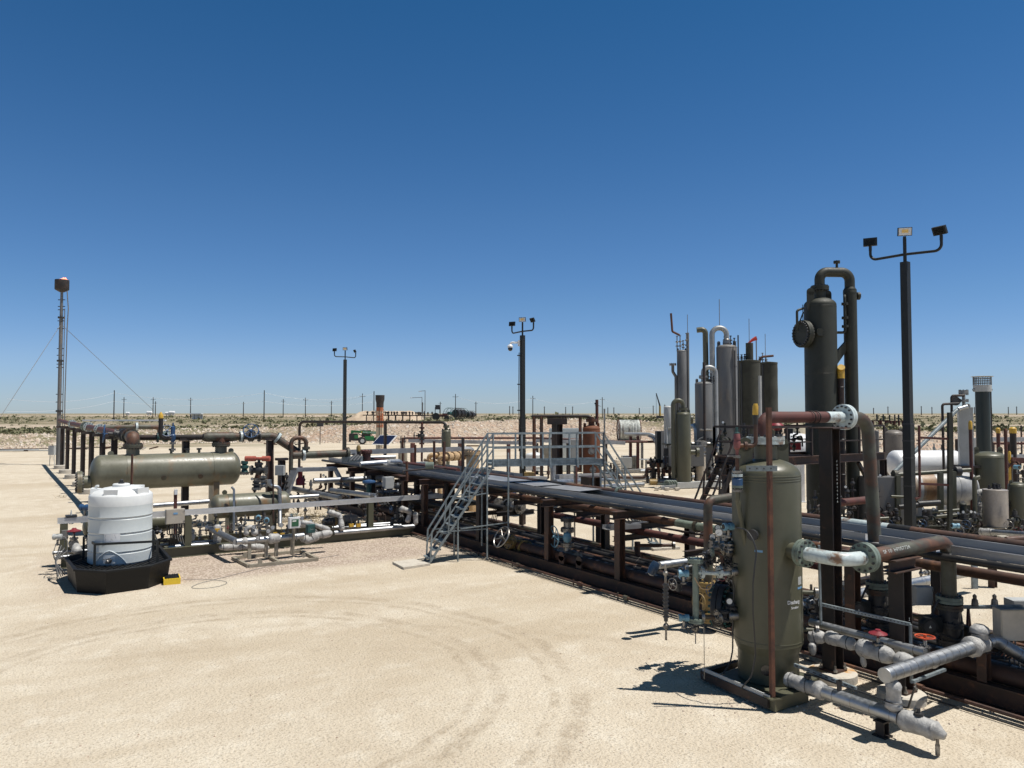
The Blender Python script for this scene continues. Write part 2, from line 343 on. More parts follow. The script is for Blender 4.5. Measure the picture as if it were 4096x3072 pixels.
def transm(loc,face,label,m=None,s=1.,group='field transmitters'):
    loc=V(loc);F=V(face).normalized(); t=T('transmitter',label,'transmitter',loc,group); m=m or lblue
    b=MB(); b.cyl(loc,loc+V((0,0,.13*s)),.022*s,n=8); b.flange(loc+V((0,0,.02)),(0,0,1),.05*s,.012,6); b.build('manifold',steel,t)
    c=loc+V((0,0,.19*s)); h=MB(); h.lathe([(.05*s,-.09*s),(.062*s,-.085*s),(.062*s,-.02*s),(.05*s,-.015*s),(.05*s,.04*s),(.066*s,.045*s),(.066*s,.09*s),(.055*s,.095*s)],c,F,16); h.build('housing',m,t)
    MB().lathe([(.045*s,.096*s),(.045*s,.1*s)],c,F,14).build('display',dglass,t)
    MB().tube([c-F*.06*s,c-F*.14*s,c-F*.2*s-V((0,0,.1*s)),c-F*.2*s-V((0,0,.45*s))],.01*s,.05*s,6).build('conduit',gwire,t); return t
def ibox(c,d,label,m=None,a=0.,name='junction_box',cat='electrical box',doorm=None,group=None,face=-1,cond=3,legs=0):
    c=V(c); t=T(name,label,cat,c-V((0,0,d[2]/2)),group); m=m or beige
    MB().box(c,d,a).build('enclosure',m,t)
    X=V((math.cos(a),math.sin(a),0));Y=V((-math.sin(a),math.cos(a),0)); f=c+Y*face*(d[1]/2+.008)
    MB().box(f,(d[0]*.94,.014,d[2]*.94),a).build('door',doorm or m,t)
    h=MB()
    for e in(-.35,.35): h.box(f+X*d[0]*.46+V((0,0,d[2]*e))+Y*face*.012,(.02,.015,.06),a)
    h.build('latch',steel,t)
    if cond:
        q=MB()
        for i in range(cond):
            p=c+X*d[0]*(.6*(i+.5)/cond-.3)-V((0,0,d[2]/2)); q.tube([p,p-V((0,0,.12)),p-V((0,0,.35+.07*i))+X*.03*i],.012,.05,6)
        q.build('conduit',gwire,t)
    if legs:
        q=MB()
        for e in(-.4,.4): p=c+X*d[0]*e+Y*(-face)*.03; q.bar(p+V((0,0,d[2]*.4)),V((p.x,p.y,legs if legs!=1 else 0)),.05,.05)
        q.build('stand',m,t)
    return t
def head(r,h,up=1,n=7):
    return [(max(.001,r*math.cos(pi/2*i/n)),h*math.sin(pi/2*i/n)) for i in range(n+1)]
def vessel(name,label,cat,base,r,z0,z1,m,skirt=None,n=40,hd=.5,top=True,seam=True,group=None,lugs=True,skm=None):
    """vertical vessel: tangent lines z0..z1 above base, elliptical heads"""
    base=V(base); t=T(name,label,cat,base,group); hh=r*hd
    pr=[(a,z0-b) for a,b in reversed(head(r,hh))]+[(a,z1+b) for a,b in head(r,hh)]
    MB().lathe(pr,base,(0,0,1),n).build('shell',m,t)
    if seam: 
        q=MB()
        for z in(z0+.02,z1-.02): q.lathe([(r,-.02),(r+.006,-.012),(r+.006,.012),(r,.02)],base+V((0,0,z)),(0,0,1),n)
        q.build('weld_seam',m,t)
    if skirt is not None:
        MB().lathe([(skirt,0),(skirt,z0+.02-(0 if skirt<r else 0)),(skirt-.02,z0+.02)],base,(0,0,1),n).build('skirt',skm or m,t)
    if lugs:
        for e in(-1,1):
            q=MB(); d=RT; u=FH; c=base+d*e*r*.78+V((0,0,z1+hh*.35)); 
            q.lathe([(r*.16,-.02),(r*.16,.02)],c+V((0,0,r*.36)),u,14); q.box(c+V((0,0,r*.1)),(r*.32,.04,r*.5),-HEAD); q.build('lifting_lug',m,t)
    return t
def hvessel(name,label,cat,p,q,r,m,hd=.5,n=40,saddles=(.2,.8),gz=0.,sm=None,group=None):
    p=V(p);q=V(q);L_=(q-p).length;A=(q-p).normalized(); t=T(name,label,cat,V((p.x,p.y,gz)),group); hh=r*hd
    pr=[(a,-b) for a,b in reversed(head(r,hh))]+[(a,L_+b) for a,b in head(r,hh)]
    MB().lathe(pr,p,A,n).build('shell',m,t)
    for u in saddles:
        c=p.lerp(q,u); s=MB(); B_=A.cross(V((0,0,1)))
        s.box(V((c.x,c.y,(gz+c.z-r*.6)/2)),(.16,r*1.5,c.z-r*.6-gz),math.atan2(A.y,A.x)); s.box(V((c.x,c.y,gz+.02)),(.25,r*1.7,.04),math.atan2(A.y,A.x))
        s.lathe([(r+.012,-.1),(r+.012,.1)],c,A,n); s.build('saddle',sm or m,t)
    return t
def nozzle(t,c,a,r,l,m,R=None,fm=None,blind=False,nb=12,name='nozzle'):
    c=V(c);A=V(a).normalized(); o=MB().cyl(c,c+A*l,r,n=18).build(name,m,t)
    f=MB().flange(c+A*l,A,R or r*1.6,(R or r*1.6)*.2,nb)
    if blind: f.cyl(c+A*l,c+A*(l+.03),r*1.2)
    f.build('flange',fm or m,t); return o
def tree(loc,h,label,seed=0,s=1.,m=None,m2=None,group=None,name='instrument_riser',dir=(1,0,0)):
    """small-bore riser with valves, fittings, gauge and a side branch"""
    rs=random.Random(seed*13+5); loc=V(loc); t=T(name,label,'instrument piping',loc,group); m=m or steel; X=V(dir).normalized(); Z=V((0,0,1))
    r=.022*s; MB().tube([loc,loc+Z*h*.55,loc+Z*h*.6+X*.12*s,loc+Z*h+X*.12*s],r,.04,8).build('riser',m,t)
    b=MB(); z=.15
    while z<.92:
        p=loc+Z*h*z+(X*.12*s if z>.6 else V()); k=rs.random()
        if k<.4: b.flange(p,Z,r*2.8,.014,6)
        elif k<.7: b.ball(p,r*2.1,8); b.bar(p,p+V((rs.uniform(-1,1),rs.uniform(-1,1),.1))*.14*s,.016,.01)
        else: b.cyl(p-Z*.04*s,p+Z*.04*s,r*1.8,n=8)
        z+=rs.uniform(.1,.2)
    b.build('fitting',m2 or m,t)
    c=MB(); q=loc+Z*h*.45; c.tube([q,q+X*.28*s,q+X*.28*s-Z*h*.3],r*.8,.05,8); c.ball(q+X*.16*s,r*2.3,8); c.flange(q+X*.22*s,X,r*2.5,.014,6); c.build('branch',m,t)
    w_=MB().wheel(loc+Z*h*.3-X*.1*s,X,.07*s,.007,4,.015); w_.cyl(loc+Z*h*.3,loc+Z*h*.3-X*.13*s,.008,n=6); w_.build('handwheel',[steel,blue,red,dsteel][rs.randrange(4)],t)
    if rs.random()<.7: return t
    s=min(s,1.4)*.75; g_=MB(); c=loc+Z*(h+.03)+X*.12*s; g_.lathe([(.05*s,-.02),(.055*s,.02)],c,-FH,14); g_.build('gauge_case',dsteel,t); MB().lathe([(.045*s,.021),(.045*s,.024)],c,-FH,14).build('gauge_dial',glass,t)
    return t
ZR.update({17:(2600,1500,.2713),18:(3550,1700,.3917),19:(1400,1750,.226),20:(1950,1650,.226),21:(180,1950,.2712),22:(2448,1600,.8875)})
# ================================================================ GROUND
LT=[-1.6,-.67,-.35,-.1,.05,.25,.42,.5,.65,1.6]
FT=[96,98,120,116,126,128,112,96,93,93]; HT=[1.3,1.38,1.9,3.0,3.4,3.0,2.2,1.95,1.85,1.8]
def itp(l,tb):
    l=max(-1.59,min(1.59,l))
    for i in range(len(LT)-1):
        if l<=LT[i+1]: u=(l-LT[i])/(LT[i+1]-LT[i]); u=u*u*(3-2*u); return tb[i]*(1-u)+tb[i+1]*u
    return tb[-1]
def pad_edge(l): return itp(l,FT)
def hterr(d,l):      # ground height by distance and bearing: flat pad, rock berm, rising scrub plain
    e=pad_edge(l); n=noise.noise(V((d*.05,l*9,0))); n2=noise.noise(V((d*.016,l*5,8)))
    if d<e: return 0.
    t=min(1,(d-e)/13.); H1=itp(l,HT); top=H1+.22*n
    h=t*t*(3-2*t)*top
    pl=1.5+.35*n2+min(1.,max(0,d-200)/900)*1.0
    if d>e+13: u=max(0,min(1,(d-e-16)/30)); u=u*u*(3-2*u); h=h*(1-u)+pl*u
    h+=.3*noise.noise(V((d*.35,l*d*.35,3)))*t*(1 if d<e+40 else .5)
    return h
def terrain():
    ds=[0,3,6,10,15,20,27,35,45,57,70,80,85]; d=87.
    while d<175: ds.append(d); d+=1.1
    while d<8000: ds.append(d); d*=1.06
    ls=[-1.6+3.2*i/220 for i in range(221)]
    vs=[];fs=[]
    O=-FH*40
    for d in ds:
        for l in ls:
            p=FH*d+RT*(l*max(d,60.)) if d<60 else FH*d+RT*(l*d)
            vs.append((p.x,p.y,hterr(d,l)))
    n=len(ls)
    for i in range(len(ds)-1):
        for j in range(n-1): fs.append((i*n+j,i*n+j+1,(i+1)*n+j+1,(i+1)*n+j))
    # behind the viewpoint
    b=len(vs)
    for l in ls: p=-FH*400+RT*l*60*8; vs.append((p.x,p.y,0))
    for j in range(n-1): fs.append((b+j,b+j+1,j+1,j))
    me=D.meshes.new('ground'); me.from_pydata(vs,[],fs); me.shade_smooth(); o=D.objects.new('ground',me); COL.objects.link(o); o['kind']='structure'
    m=D.materials.new('caliche and desert'); m.use_nodes=True; t=m.node_tree;N=t.nodes;L=t.links;p=N['Principled BSDF']; p.inputs['Roughness'].default_value=.95; p.inputs['Specular IOR Level'].default_value=.15
    geo=N.new('ShaderNodeNewGeometry')
    def math_(op,a,b=None,c=None):
        q=N.new('ShaderNodeMath'); q.operation=op
        for i,v in enumerate((a,b,c)):
            if v is None: continue
            if isinstance(v,(int,float)): q.inputs[i].default_value=v
            else: L.new(v,q.inputs[i])
        return q.outputs[0]
    def nz(s,det=4,vec=None,r=.6,st=None):
        q=N.new('ShaderNodeTexNoise'); q.inputs['Scale'].default_value=s; q.inputs['Detail'].default_value=det; q.inputs['Roughness'].default_value=r
        src=vec or geo.outputs['Position']
        if st:
            mp=N.new('ShaderNodeMapping'); mp.inputs['Scale'].default_value=st; mp.inputs['Rotation'].default_value=(0,0,HEAD); L.new(src,mp.inputs[0]); src=mp.outputs[0]
        L.new(src,q.inputs['Vector']); return q.outputs[0]
    def rg(s,a,b,c=0,d=1):
        q=N.new('ShaderNodeMapRange'); q.interpolation_type='SMOOTHSTEP'; q.inputs[1].default_value=a;q.inputs[2].default_value=b;q.inputs[3].default_value=c;q.inputs[4].default_value=d; L.new(s,q.inputs[0]); return q.outputs[0]
    def mix(f,a,b,bt='MIX'):
        q=N.new('ShaderNodeMix'); q.data_type='RGBA'; q.blend_type=bt
        if isinstance(f,float): q.inputs[0].default_value=f
        else: L.new(f,q.inputs[0])
        for i,v in((6,a),(7,b)):
            if isinstance(v,tuple): q.inputs[i].default_value=v+(1,)
            else: L.new(v,q.inputs[i])
        return q.outputs[2]
    dp=N.new('ShaderNodeVectorMath'); dp.operation='DOT_PRODUCT'; L.new(geo.outputs['Position'],dp.inputs[0]); dp.inputs[1].default_value=FH; dist=dp.outputs['Value']
    sep=N.new('ShaderNodeSeparateXYZ'); L.new(geo.outputs['Position'],sep.inputs[0])
    # pad: pale caliche with fine gravel speckle, compacted lighter patches, tyre arcs
    col=mix(rg(nz(.35,5),.35,.68),(.6,.53,.42),(.53,.455,.35))
    col=mix(rg(nz(1.6,6),.45,.75),col,(.65,.59,.485))
    col=mix(math_('MULTIPLY',rg(nz(.09,4,st=(.5,2.2,1)),.5,.62),.5),col,(.44,.36,.255))
    col=mix(rg(nz(60,2),.5,.75,0,.6),col,(.34,.28,.2))
    spk=nz(26,3); col=mix(rg(spk,.5,.72,0,.9),col,(.34,.28,.2)); col=mix(rg(nz(13,5),.52,.7,0,.4),col,(.4,.335,.245)); 
    vo=N.new('ShaderNodeTexVoronoi'); vo.inputs['Scale'].default_value=22; L.new(geo.outputs['Position'],vo.inputs['Vector'])
    col=mix(math_('MULTIPLY',rg(vo.outputs['Distance'],.0,.28,1,0),rg(nz(1.1,3),.42,.62,0,.55)),col,(.62,.55,.47))
    # pinkish loose gravel apron round the skids
    ap=math_('MULTIPLY',math_('MULTIPLY',rg(sep.outputs[0],-.5,3),rg(sep.outputs[0],14,11.2)),math_('MULTIPLY',rg(sep.outputs[1],21.6,22.8),rg(sep.outputs[1],30,27)))
    ap=math_('MULTIPLY',ap,rg(nz(.8,6),.22,.5,0,.95)); vo2=N.new('ShaderNodeTexVoronoi'); vo2.inputs['Scale'].default_value=15; L.new(geo.outputs['Position'],vo2.inputs['Vector'])
    gcol=mix(rg(vo2.outputs['Distance'],.2,.65),(.57,.48,.4),(.33,.26,.205)); col=mix(ap,col,gcol)
    def ring(cx,cy,R,w):
        a=math_('SUBTRACT',sep.outputs[0],cx);b=math_('SUBTRACT',sep.outputs[1],cy)
        r=math_('SQRT',math_('ADD',math_('MULTIPLY',a,a),math_('MULTIPLY',math_('MULTIPLY',b,b),.86)))
        r=math_('ADD',r,math_('MULTIPLY',nz(.5,2),.5)); return rg(math_('ABSOLUTE',math_('SUBTRACT',r,R+.25)),w,w*.35)
    tr=math_('MAXIMUM',math_('MAXIMUM',ring(3.0,13.6,5.85,.2),ring(3.0,13.6,5.45,.12)),math_('MAXIMUM',ring(3.0,13.6,4.5,.2),ring(3.,13.6,4.1,.12)))
    tr=math_('MAXIMUM',tr,math_('MULTIPLY',ring(-2,2.,15.3,.2),.5)); tr=math_('MAXIMUM',tr,math_('MULTIPLY',ring(-2,2.,13.7,.2),.35))
    tr=math_('MULTIPLY',tr,math_('MULTIPLY',rg(nz(1.3,5),.36,.62,.1,1),rg(sep.outputs[0],-7,2))); tw=nz(7,2); tr=math_('MULTIPLY',tr,rg(tw,.42,.56,.45,1)); col=mix(math_('MULTIPLY',tr,.55),col,(.32,.255,.18))
    # rock berm
    rk=N.new('ShaderNodeTexVoronoi'); rk.inputs['Scale'].default_value=1.7; L.new(geo.outputs['Position'],rk.inputs['Vector'])
    rc=mix(rg(rk.outputs['Distance'],.1,.7),(.5,.42,.33),(.36,.28,.21)); rc=mix(rg(nz(.12,4),.46,.68,0,.8),rc,(.45,.31,.23)); rc=mix(rg(nz(.7,5),.5,.7,0,.7),rc,(.54,.47,.37))
    bm=math_('MULTIPLY',rg(sep.outputs[2],.04,.14),1.); col=mix(bm,col,rc)
    # scrub country in long bands, dirt tracks between
    stn=nz(.02,6,st=(.25,1.6,1)); bare=nz(.05,5,st=(.35,2.2,1))
    sc_=mix(rg(nz(.22,8),.36,.66),(.16,.155,.085),(.31,.255,.18)); sc_=mix(rg(bare,.55,.62),sc_,(.44,.36,.27)); sc_=mix(rg(stn,.58,.66),sc_,(.36,.3,.22))
    lat=N.new('ShaderNodeVectorMath'); lat.operation='DOT_PRODUCT'; L.new(geo.outputs['Position'],lat.inputs[0]); lat.inputs[1].default_value=RT; lat_=lat.outputs['Value']
    far=math_('ADD',dist,math_('MULTIPLY',nz(.03,4),34))
    col=mix(math_('MULTIPLY',rg(far,148,156),1),col,sc_); lf=rg(lat_,-25,-50); col=mix(math_('MULTIPLY',lf,rg(far,116,122)),col,sc_); rt_=rg(lat_,42,60); col=mix(math_('MULTIPLY',rt_,rg(far,125,130)),col,sc_)
    b1=math_('MULTIPLY',rg(dist,158,163),rg(dist,212,200)); col=mix(math_('MULTIPLY',b1,rg(nz(.05,3),.42,.5)),col,(.48,.4,.31))
    b2=math_('MULTIPLY',rg(dist,560,640),rg(dist,1100,900)); col=mix(math_('MULTIPLY',b2,rg(nz(.006,3),.42,.5)),col,(.46,.38,.3))
    L.new(col,p.inputs['Base Color'])
    bp=N.new('ShaderNodeBump'); bp.inputs['Strength'].default_value=1.; bp.inputs['Distance'].default_value=.04; L.new(math_('ADD',math_('ADD',nz(9,6),math_('MULTIPLY',spk,.7)),math_('MULTIPLY',vo.outputs['Distance'],.3)),bp.inputs['Height'])
    bp2=N.new('ShaderNodeBump'); bp2.inputs['Strength'].default_value=.8; L.new(rg(dist,90,130,.02,.6),bp2.inputs['Distance']); L.new(math_('MULTIPLY',rk.outputs['Distance'],bm),bp2.inputs['Height']); L.new(bp.outputs[0],bp2.inputs['Normal']); L.new(bp2.outputs[0],p.inputs['Normal'])
    me.materials.append(m)
terrain()
rock=mat('berm rock',(.5,.42,.33),(.42,.32,.245),.3,rough=.95,fine=.25,c3=(.58,.52,.45),sc3=.9,lo3=.5,hi3=.6)
pebb=mat('pad stones',(.5,.42,.34),(.33,.25,.19),3,rough=.95,fine=.25)
leaf=mat('creosote scrub',(.135,.14,.07),(.2,.19,.11),.12,rough=.95,fine=.3)
drygrass=mat('dry grass',(.34,.27,.15),(.25,.2,.12),3,rough=.95)
def stones():
    mb=MB()
    def st(p,s,z):
        o=len(mb.v); k=5; pts=[]
        for i in range(k):
            a=2*pi*i/k+random.random(); r=s*random.uniform(.6,1.1); pts.append(V((p.x+math.cos(a)*r,p.y+math.sin(a)*r,z-s*.15)))
        top=V((p.x+random.uniform(-.3,.3)*s,p.y+random.uniform(-.3,.3)*s,z+s*random.uniform(.35,.8)))
        top2=V((p.x+random.uniform(-.5,.5)*s,p.y+random.uniform(-.5,.5)*s,z+s*random.uniform(.35,.7)))
        mb.add(pts+[top,top2],[(i,(i+1)%k,k if i<3 else k+1) for i in range(k)]+[(k,3,k+1),(0,k,k+1)])
    for _ in range(15000):
        l=random.uniform(-.75,.75); e=pad_edge(l); d=e+random.random()**1.3*16-.8; s=.09+.42*random.random()**4
        p=FH*d+RT*(l*d); st(p,s,hterr(d,l))
    S(mb,'berm_rocks',rock,None,None,(0,0,0),kind='stuff',smooth=False)
    mb=MB()
    for _ in range(5200):
        d=7+random.random()**2*40; l=random.uniform(-.75,.75); p=FH*d+RT*(l*d); s=.006+.022*random.random()**3
        if 10.5<p.x<17 and p.y<34: continue
        o=len(mb.v); k=4; pts=[V((p.x+math.cos(a)*s,p.y+math.sin(a)*s,-.002)) for a in [2*pi*i/k+random.random() for i in range(k)]]
        mb.add(pts+[V((p.x,p.y,s*.7))],[(i,(i+1)%k,k) for i in range(k)])
    for _ in range(3600):
        k=random.random()
        if k<.55: p=V((12.78-abs(random.gauss(0,.16)),random.uniform(4,30),0))
        elif k<.7: p=V((10.6+random.gauss(0,.75),8.4+random.gauss(0,.75),0))
        elif k<.85: p=V((11.95+random.gauss(0,.45),7.6+random.gauss(0,.8),0))
        else: p=V((random.uniform(3.5,12),26.2-abs(random.gauss(0,.25)),0))
        s=.008+.03*random.random()**3; pts=[V((p.x+math.cos(a)*s,p.y+math.sin(a)*s,-.002)) for a in [pi/2*i+random.random() for i in range(4)]]
        mb.add(pts+[V((p.x,p.y,s*.8))],[(i,(i+1)%4,4) for i in range(4)])
    S(mb,'loose_pebbles',pebb,None,None,(0,0,0),kind='stuff',smooth=False)
    mb=MB()   # scrub: many small leafy tufts
    for _ in range(6500):
        l=random.uniform(-.8,.8); e=pad_edge(l); d=e+14+520*random.random()**2.1
        if 160<d<205 and random.random()<.85: continue
        if noise.noise(V((d*.02,l*6,5)))<-.15 and random.random()<.8: continue
        p=FH*d+RT*(l*d); s=(.22+.5*random.random()**2)*(1+d/450)*(1.9 if random.random()<.06 else 1); z=hterr(d,l)
        for k in range(9):
            q=V((p.x,p.y,z+s*.25))+V((random.gauss(0,.5),random.gauss(0,.5),abs(random.gauss(0,.22))))*s
            a=V((random.gauss(0,1),random.gauss(0,1),random.gauss(0,1))).normalized()*s*.33; b=a.cross(V((random.gauss(0,1),random.gauss(0,1),random.gauss(0,1)))).normalized()*s*.26
            mb.add([q-a,q-b,q+a,q+b],[(0,1,2,3)])
    S(mb,'desert_scrub',leaf,None,None,(0,0,0),kind='stuff',smooth=False)
stones()
def mound():
    c=ad(3,1300,770,235.); c.z=0; vs=[];fs=[];n=60;k=24
    for i in range(k+1):
        for j in range(n+1):
            u=i/k*2-1; v=j/n*2-1; e=max(0,1-abs(u)**2.5)*max(0,1-max(0,abs(v)-.62)/.38)
            h=4.0*e+.35*noise.noise(V((u*4,v*12,1)))*e; q=c+FH*u*12+RT*(v*12.5+1.5); vs.append((q.x,q.y,2.2+h*.8-.15))
    for i in range(k):
        for j in range(n): a=i*(n+1)+j; fs.append((a,a+1,a+n+2,a+n+1))
    me=D.meshes.new('spoil_mound'); me.from_pydata(vs,[],fs); me.shade_smooth(); me.materials.append(mat('spoil earth',(.46,.37,.27),(.36,.27,.19),.5,rough=.95)); o=D.objects.new('dirt_mound_terrain',me); COL.objects.link(o); o['kind']='structure'
mound()
# ================================================================ FAR COUNTRY: utility poles and lines
def upole(x,yt,lab,grp,H_=12.,arm=True,r=.16,Hb=2.0,lean=0.,arms=1):
    yt=yt*1.0; sy=yt*1.8517; d=(Hb+H_-EYE)/((1653-sy)/FPX); p=ad(0,x,yt,d); p.z=Hb-1
    t=T('utility_pole',lab,'utility pole',(p.x,p.y,Hb-1),grp)
    MB().lathe([(r*1.15*max(1,d/300),0),(r*.85*max(1,d/300),H_+1)],p,(0,0,1),8).build('pole_shaft',wood,t)
    if arm:
        for a in range(arms):
            z=Hb+H_*(.88-.09*a); q=MB(); q.box((p.x,p.y,z),(2.8,.14,.16),-HEAD)
            for e in(-1.2,0.,1.2): c=V((p.x,p.y,z))+RT*e; q.cyl(c,c+V((0,0,.4)),.07,n=6)
            q.build('crossarm',wood,t)
    return V((p.x,p.y,Hb+H_))
PL={}
spec=[(247,843,'tall plain dark utility pole standing right of the flare mast, nearest on that side',0,.2),(571,843,'tall plain dark utility pole midway between big horizontal separator and camp of distant tanks',0,.2),(808,845,'tall plain dark utility pole just beside the rust streaked stack',0,.2)]
for i,(x,y,l,a,r) in enumerate(spec): PL[x]=upole(x,y,l,'tall line poles',13.,False,r)
for x,y,l in ((268,858,'short utility pole close right of the tall plain pole near the flare mast'),(331,858,'utility pole left one of a close pair behind the horizontal separator'),(336,867,'smaller utility pole right one of a close pair behind the horizontal separator'),(412,859,'utility pole standing above a distant white shed roof'),(526,868,'lone thin utility pole left of the tall plain middle pole'),(612,862,'utility pole with crossarm just right of the tall plain middle pole'),(660,859,'utility pole with crossarm between tall plain pole and the black light pole'),(716,866,'thin utility pole nearest on the left of the small black light pole'),(783,850,'utility pole with crossarm between black light pole and rusty stack'),(984,851,'utility pole with crossarm above the far field of cable drums'),(1028,868,'thin utility pole right of the cable drum field'),(951,868,'thin utility pole behind the wellhead field'),(913,869,'thin utility pole rising from the dirt mound'),(1151,855,'utility pole with crossarm close right of the camera mast'),(1301,858,'utility pole with crossarm behind the orange rusty vessel'),(1176,878,'small far utility pole right of the camera mast'),(1222,879,'small far utility pole above left end of the rusty goalpost pipe'),(1237,878,'small far utility pole above the middle of the rusty goalpost pipe'),(1313,880,'small far utility pole nearest right of the tall pole by the orange vessel'),(1326,880,'second small far utility pole right of the orange vessel'),(1381,881,'small far utility pole above the white pipe reel'),(1411,876,'utility pole nearest left of the crane boom'),(1101,877,'left one of two small poles beside the camera mast'),(1108,878,'right one of two small poles beside the camera mast')):
    PL[x]=upole(x,y,l,'utility poles on the horizon')
for x,y in ((1887,881),(1918,878),(1970,876),(1990,877),(2013,879),(2035,881),(2105,879),(2120,878),(2142,880),(2178,879),(2196,878)):
    upole(x,y,'tiny far utility pole on the horizon right of the big light pole','tiny far poles on the right',arms=2 if x%2 else 1)
def span(a,b,lab,z=-.3,sag=2.2,grp='overhead lines',r=.04):
    a=V(a)+V((0,0,z));b=V(b)+V((0,0,z)); pts=[a.lerp(b,i/12)-V((0,0,sag*4*(i/12)*(1-i/12))) for i in range(13)]
    S(MB().tube(pts,r,0,4,cap=False),'power_line',white,lab,'power line',a,grp)
pl=ad(0,15,853,230.); 
span(pl,PL[247],'upper power line reaching the plain pole from behind the flare mast',-1.2)
span(PL[247],PL[571],'upper power line between the two plain poles above the separator',-1.2,3.)
span(PL[571],PL[808],'upper power line from middle plain pole to the pole by the stack',-1.2,3.)
span(pl,PL[247],'lower power line reaching the plain pole from behind the flare mast',-5,1.5)
span(PL[247],PL[571],'lower power line between the two plain poles above the separator',-5,2.)
span(PL[571],PL[808],'lower power line from middle plain pole to the pole by the stack',-5.,2)
span(PL[612],PL[660],'thin power line between two crossarm poles left of the light pole',-1.4,1.5); span(PL[660],PL[783],'thin power line passing behind the small light pole',-1.4,2)
span(PL[984],PL[1151],'thin power line passing behind the camera mast',-1.4,3); span(PL[1151],PL[1301],'thin power line between camera mast and orange vessel pole',-1.4,3); span(PL[1301],PL[1411],'thin power line right of the orange vessel pole',-1.4,3)
# distant white tanks, shed
def dtank(k,x,y,d,r,h,lab,m=None):
    p=ad(k,x,y,d); z=max(0,p.z); hvessel('storage_tank',lab,'tank',(p.x-r*1.3*RT.x,p.y-r*1.3*RT.y,z+r),(p.x+r*1.3*RT.x,p.y+r*1.3*RT.y,z+r),r,m or white,group='distant white tanks',n=16,saddles=(.2,.8),gz=z-.4)
dtank(2,840,115,330,.7,2,'small distant white tank left of the paired utility poles'); dtank(2,665,115,330,.5,2,'smallest distant white tank behind the flare header'); dtank(2,985,118,330,.6,2,'distant white tank right of the paired utility poles'); dtank(2,1020,116,330,.75,2,'distant white tank nearest left of the white shed')
p=ad(2,1218,125,300); p.z=2.2; t=T('open_shed','distant white roofed open shed on posts','shed',p)
MB().box(p+V((0,0,2.2)),(4.6,2,.4),-HEAD).build('roof',white,t); MB().box(p+V((0,0,1.1))+FH*.9,(4.2,.1,2.0),-HEAD).build('back_panel',white,t)
for e in(-2.1,-.7,.7,2.1): MB().box(p+RT*e+V((0,0,1.1)),(.2,.2,2.2),-HEAD).build('post',steel,t)
p=ad(2,640,130,240); p.z=2.1; q=MB().box(p+V((0,0,.25)),(26,1.2,.5),-HEAD); S(q,'pipe_stack',white,'long low stack of white pipes lying far beyond the flare header','pipe stack',p)
# crane with yellow base
p=ad(6,1770,1255,420); p.z=2.; t=T('mobile_crane','distant crane with raised grey lattice boom and yellow lower section','crane',p); q1=ad(6,1768,1170,420); q2=ad(6,1727,1030,420)
MB().cyl(p,p.lerp(q1,1),.6,.5,8).build('boom_base',yel,t); MB().cyl(q1,q2,.45,.25,8).build('boom',dsteel,t); MB().tube([q2,V((q2.x,q2.y,3))],.12,0,4).build('hoist_rope',dsteel,t); MB().box(p+V((0,0,.5)),(4,2,1.2),-HEAD).build('chassis',dsteel,t)
# cable drums, wellhead field far centre
for i,(x,lab) in enumerate(((1963,'see through green wire cable drum standing leftmost of the far drums'),(2030,'dark far cable drum next to the see through one'),(2062,'dark far cable drum in the middle of the drum row'),(2090,'dark far cable drum right of the middle one'),(2142,'small dark far cable drum alone on the right, nearer half'),(2180,'small dark far cable drum last on the right'))):
    d=172+i*2; p=ad(3,x,800,d); r=1.25 if i<4 else .95; z=p.z; t=T('cable_drum',lab,'cable drum',p,'far cable drums'); c=p+V((0,0,r)); ax_=(FH+RT*.35).normalized()
    q=MB()
    for e in(-.7,.7): q.torus(c+ax_*e,ax_,r,.05,18,5); q.wheel(c+ax_*e,ax_,r,.03,6,.2)
    q.build('rim',teal if i in(0,3) else dsteel,t); MB().lathe([(r*(.3 if i==0 else .75),-.65),(r*(.3 if i==0 else .75),.65)],c,ax_,16).build('winding',dsteel if i else teal,t)
for i in range(8):
    x=1220+i*70; p=ad(3,x,820,158+i*2.); z=p.z
    labs=['leftmost of the far wellhead manifold frames','far manifold frame right behind the rusty stack','third far manifold frame from the left','far manifold frame left of the dirt mound middle','far manifold frame below the dirt mound middle','far manifold frame right of the mound middle','far manifold frame left of the tractor','far manifold frame nearest the tractor']
    t=T('manifold_frame',labs[i],'pipe manifold',p,'far manifold frames'); q=MB(); 
    for e in(-1.6,1.6): q.bar(p+RT*e,p+RT*e+V((0,0,1.3)),.16,.16)
    q.bar(p-RT*2.4+V((0,0,1.2)),p+RT*2.4+V((0,0,1.2)),.2,.2); q.build('frame',bdark,t); v=MB()
    for e in(-1.5,-.5,.6,1.7): c=p+RT*(e+random.uniform(-.3,.3))+V((0,0,1.3)); v.cyl(c,c+V((0,0,random.uniform(.3,.9))),.12,n=6); v.ball(c+V((0,0,.5)),.25,6)
    v.build('valves_piping',bdark,t)
p=ad(3,1880,815,150); t=T('tractor','far red farm tractor beside the manifold frames','tractor',p); q=MB(); q.box(p+V((0,0,.95)),(2.4,.9,.5),-HEAD+.2); q.box(p+RT*.7+V((0,0,1.2)),(.9,.7,.4),-HEAD+.2); q.build('body',redbr,t); 
for e,r in((-1.,.75),(1.1,.5)): MB().cyl(p+RT*e-FH*.7+V((0,0,r)),p+RT*e-FH*.3+V((0,0,r)),r,n=14).build('wheel',tire,t)
q=MB(); 
for e in(-.3,-1.2): q.bar(p+RT*e+V((0,0,1.4)),p+RT*e+V((0,0,2.6)),.1,.1)
q.bar(p-RT*1.2+V((0,0,2.6)),p-RT*.3+V((0,0,2.6)),.1,.9); q.build('roll_bar',dsteel,t)
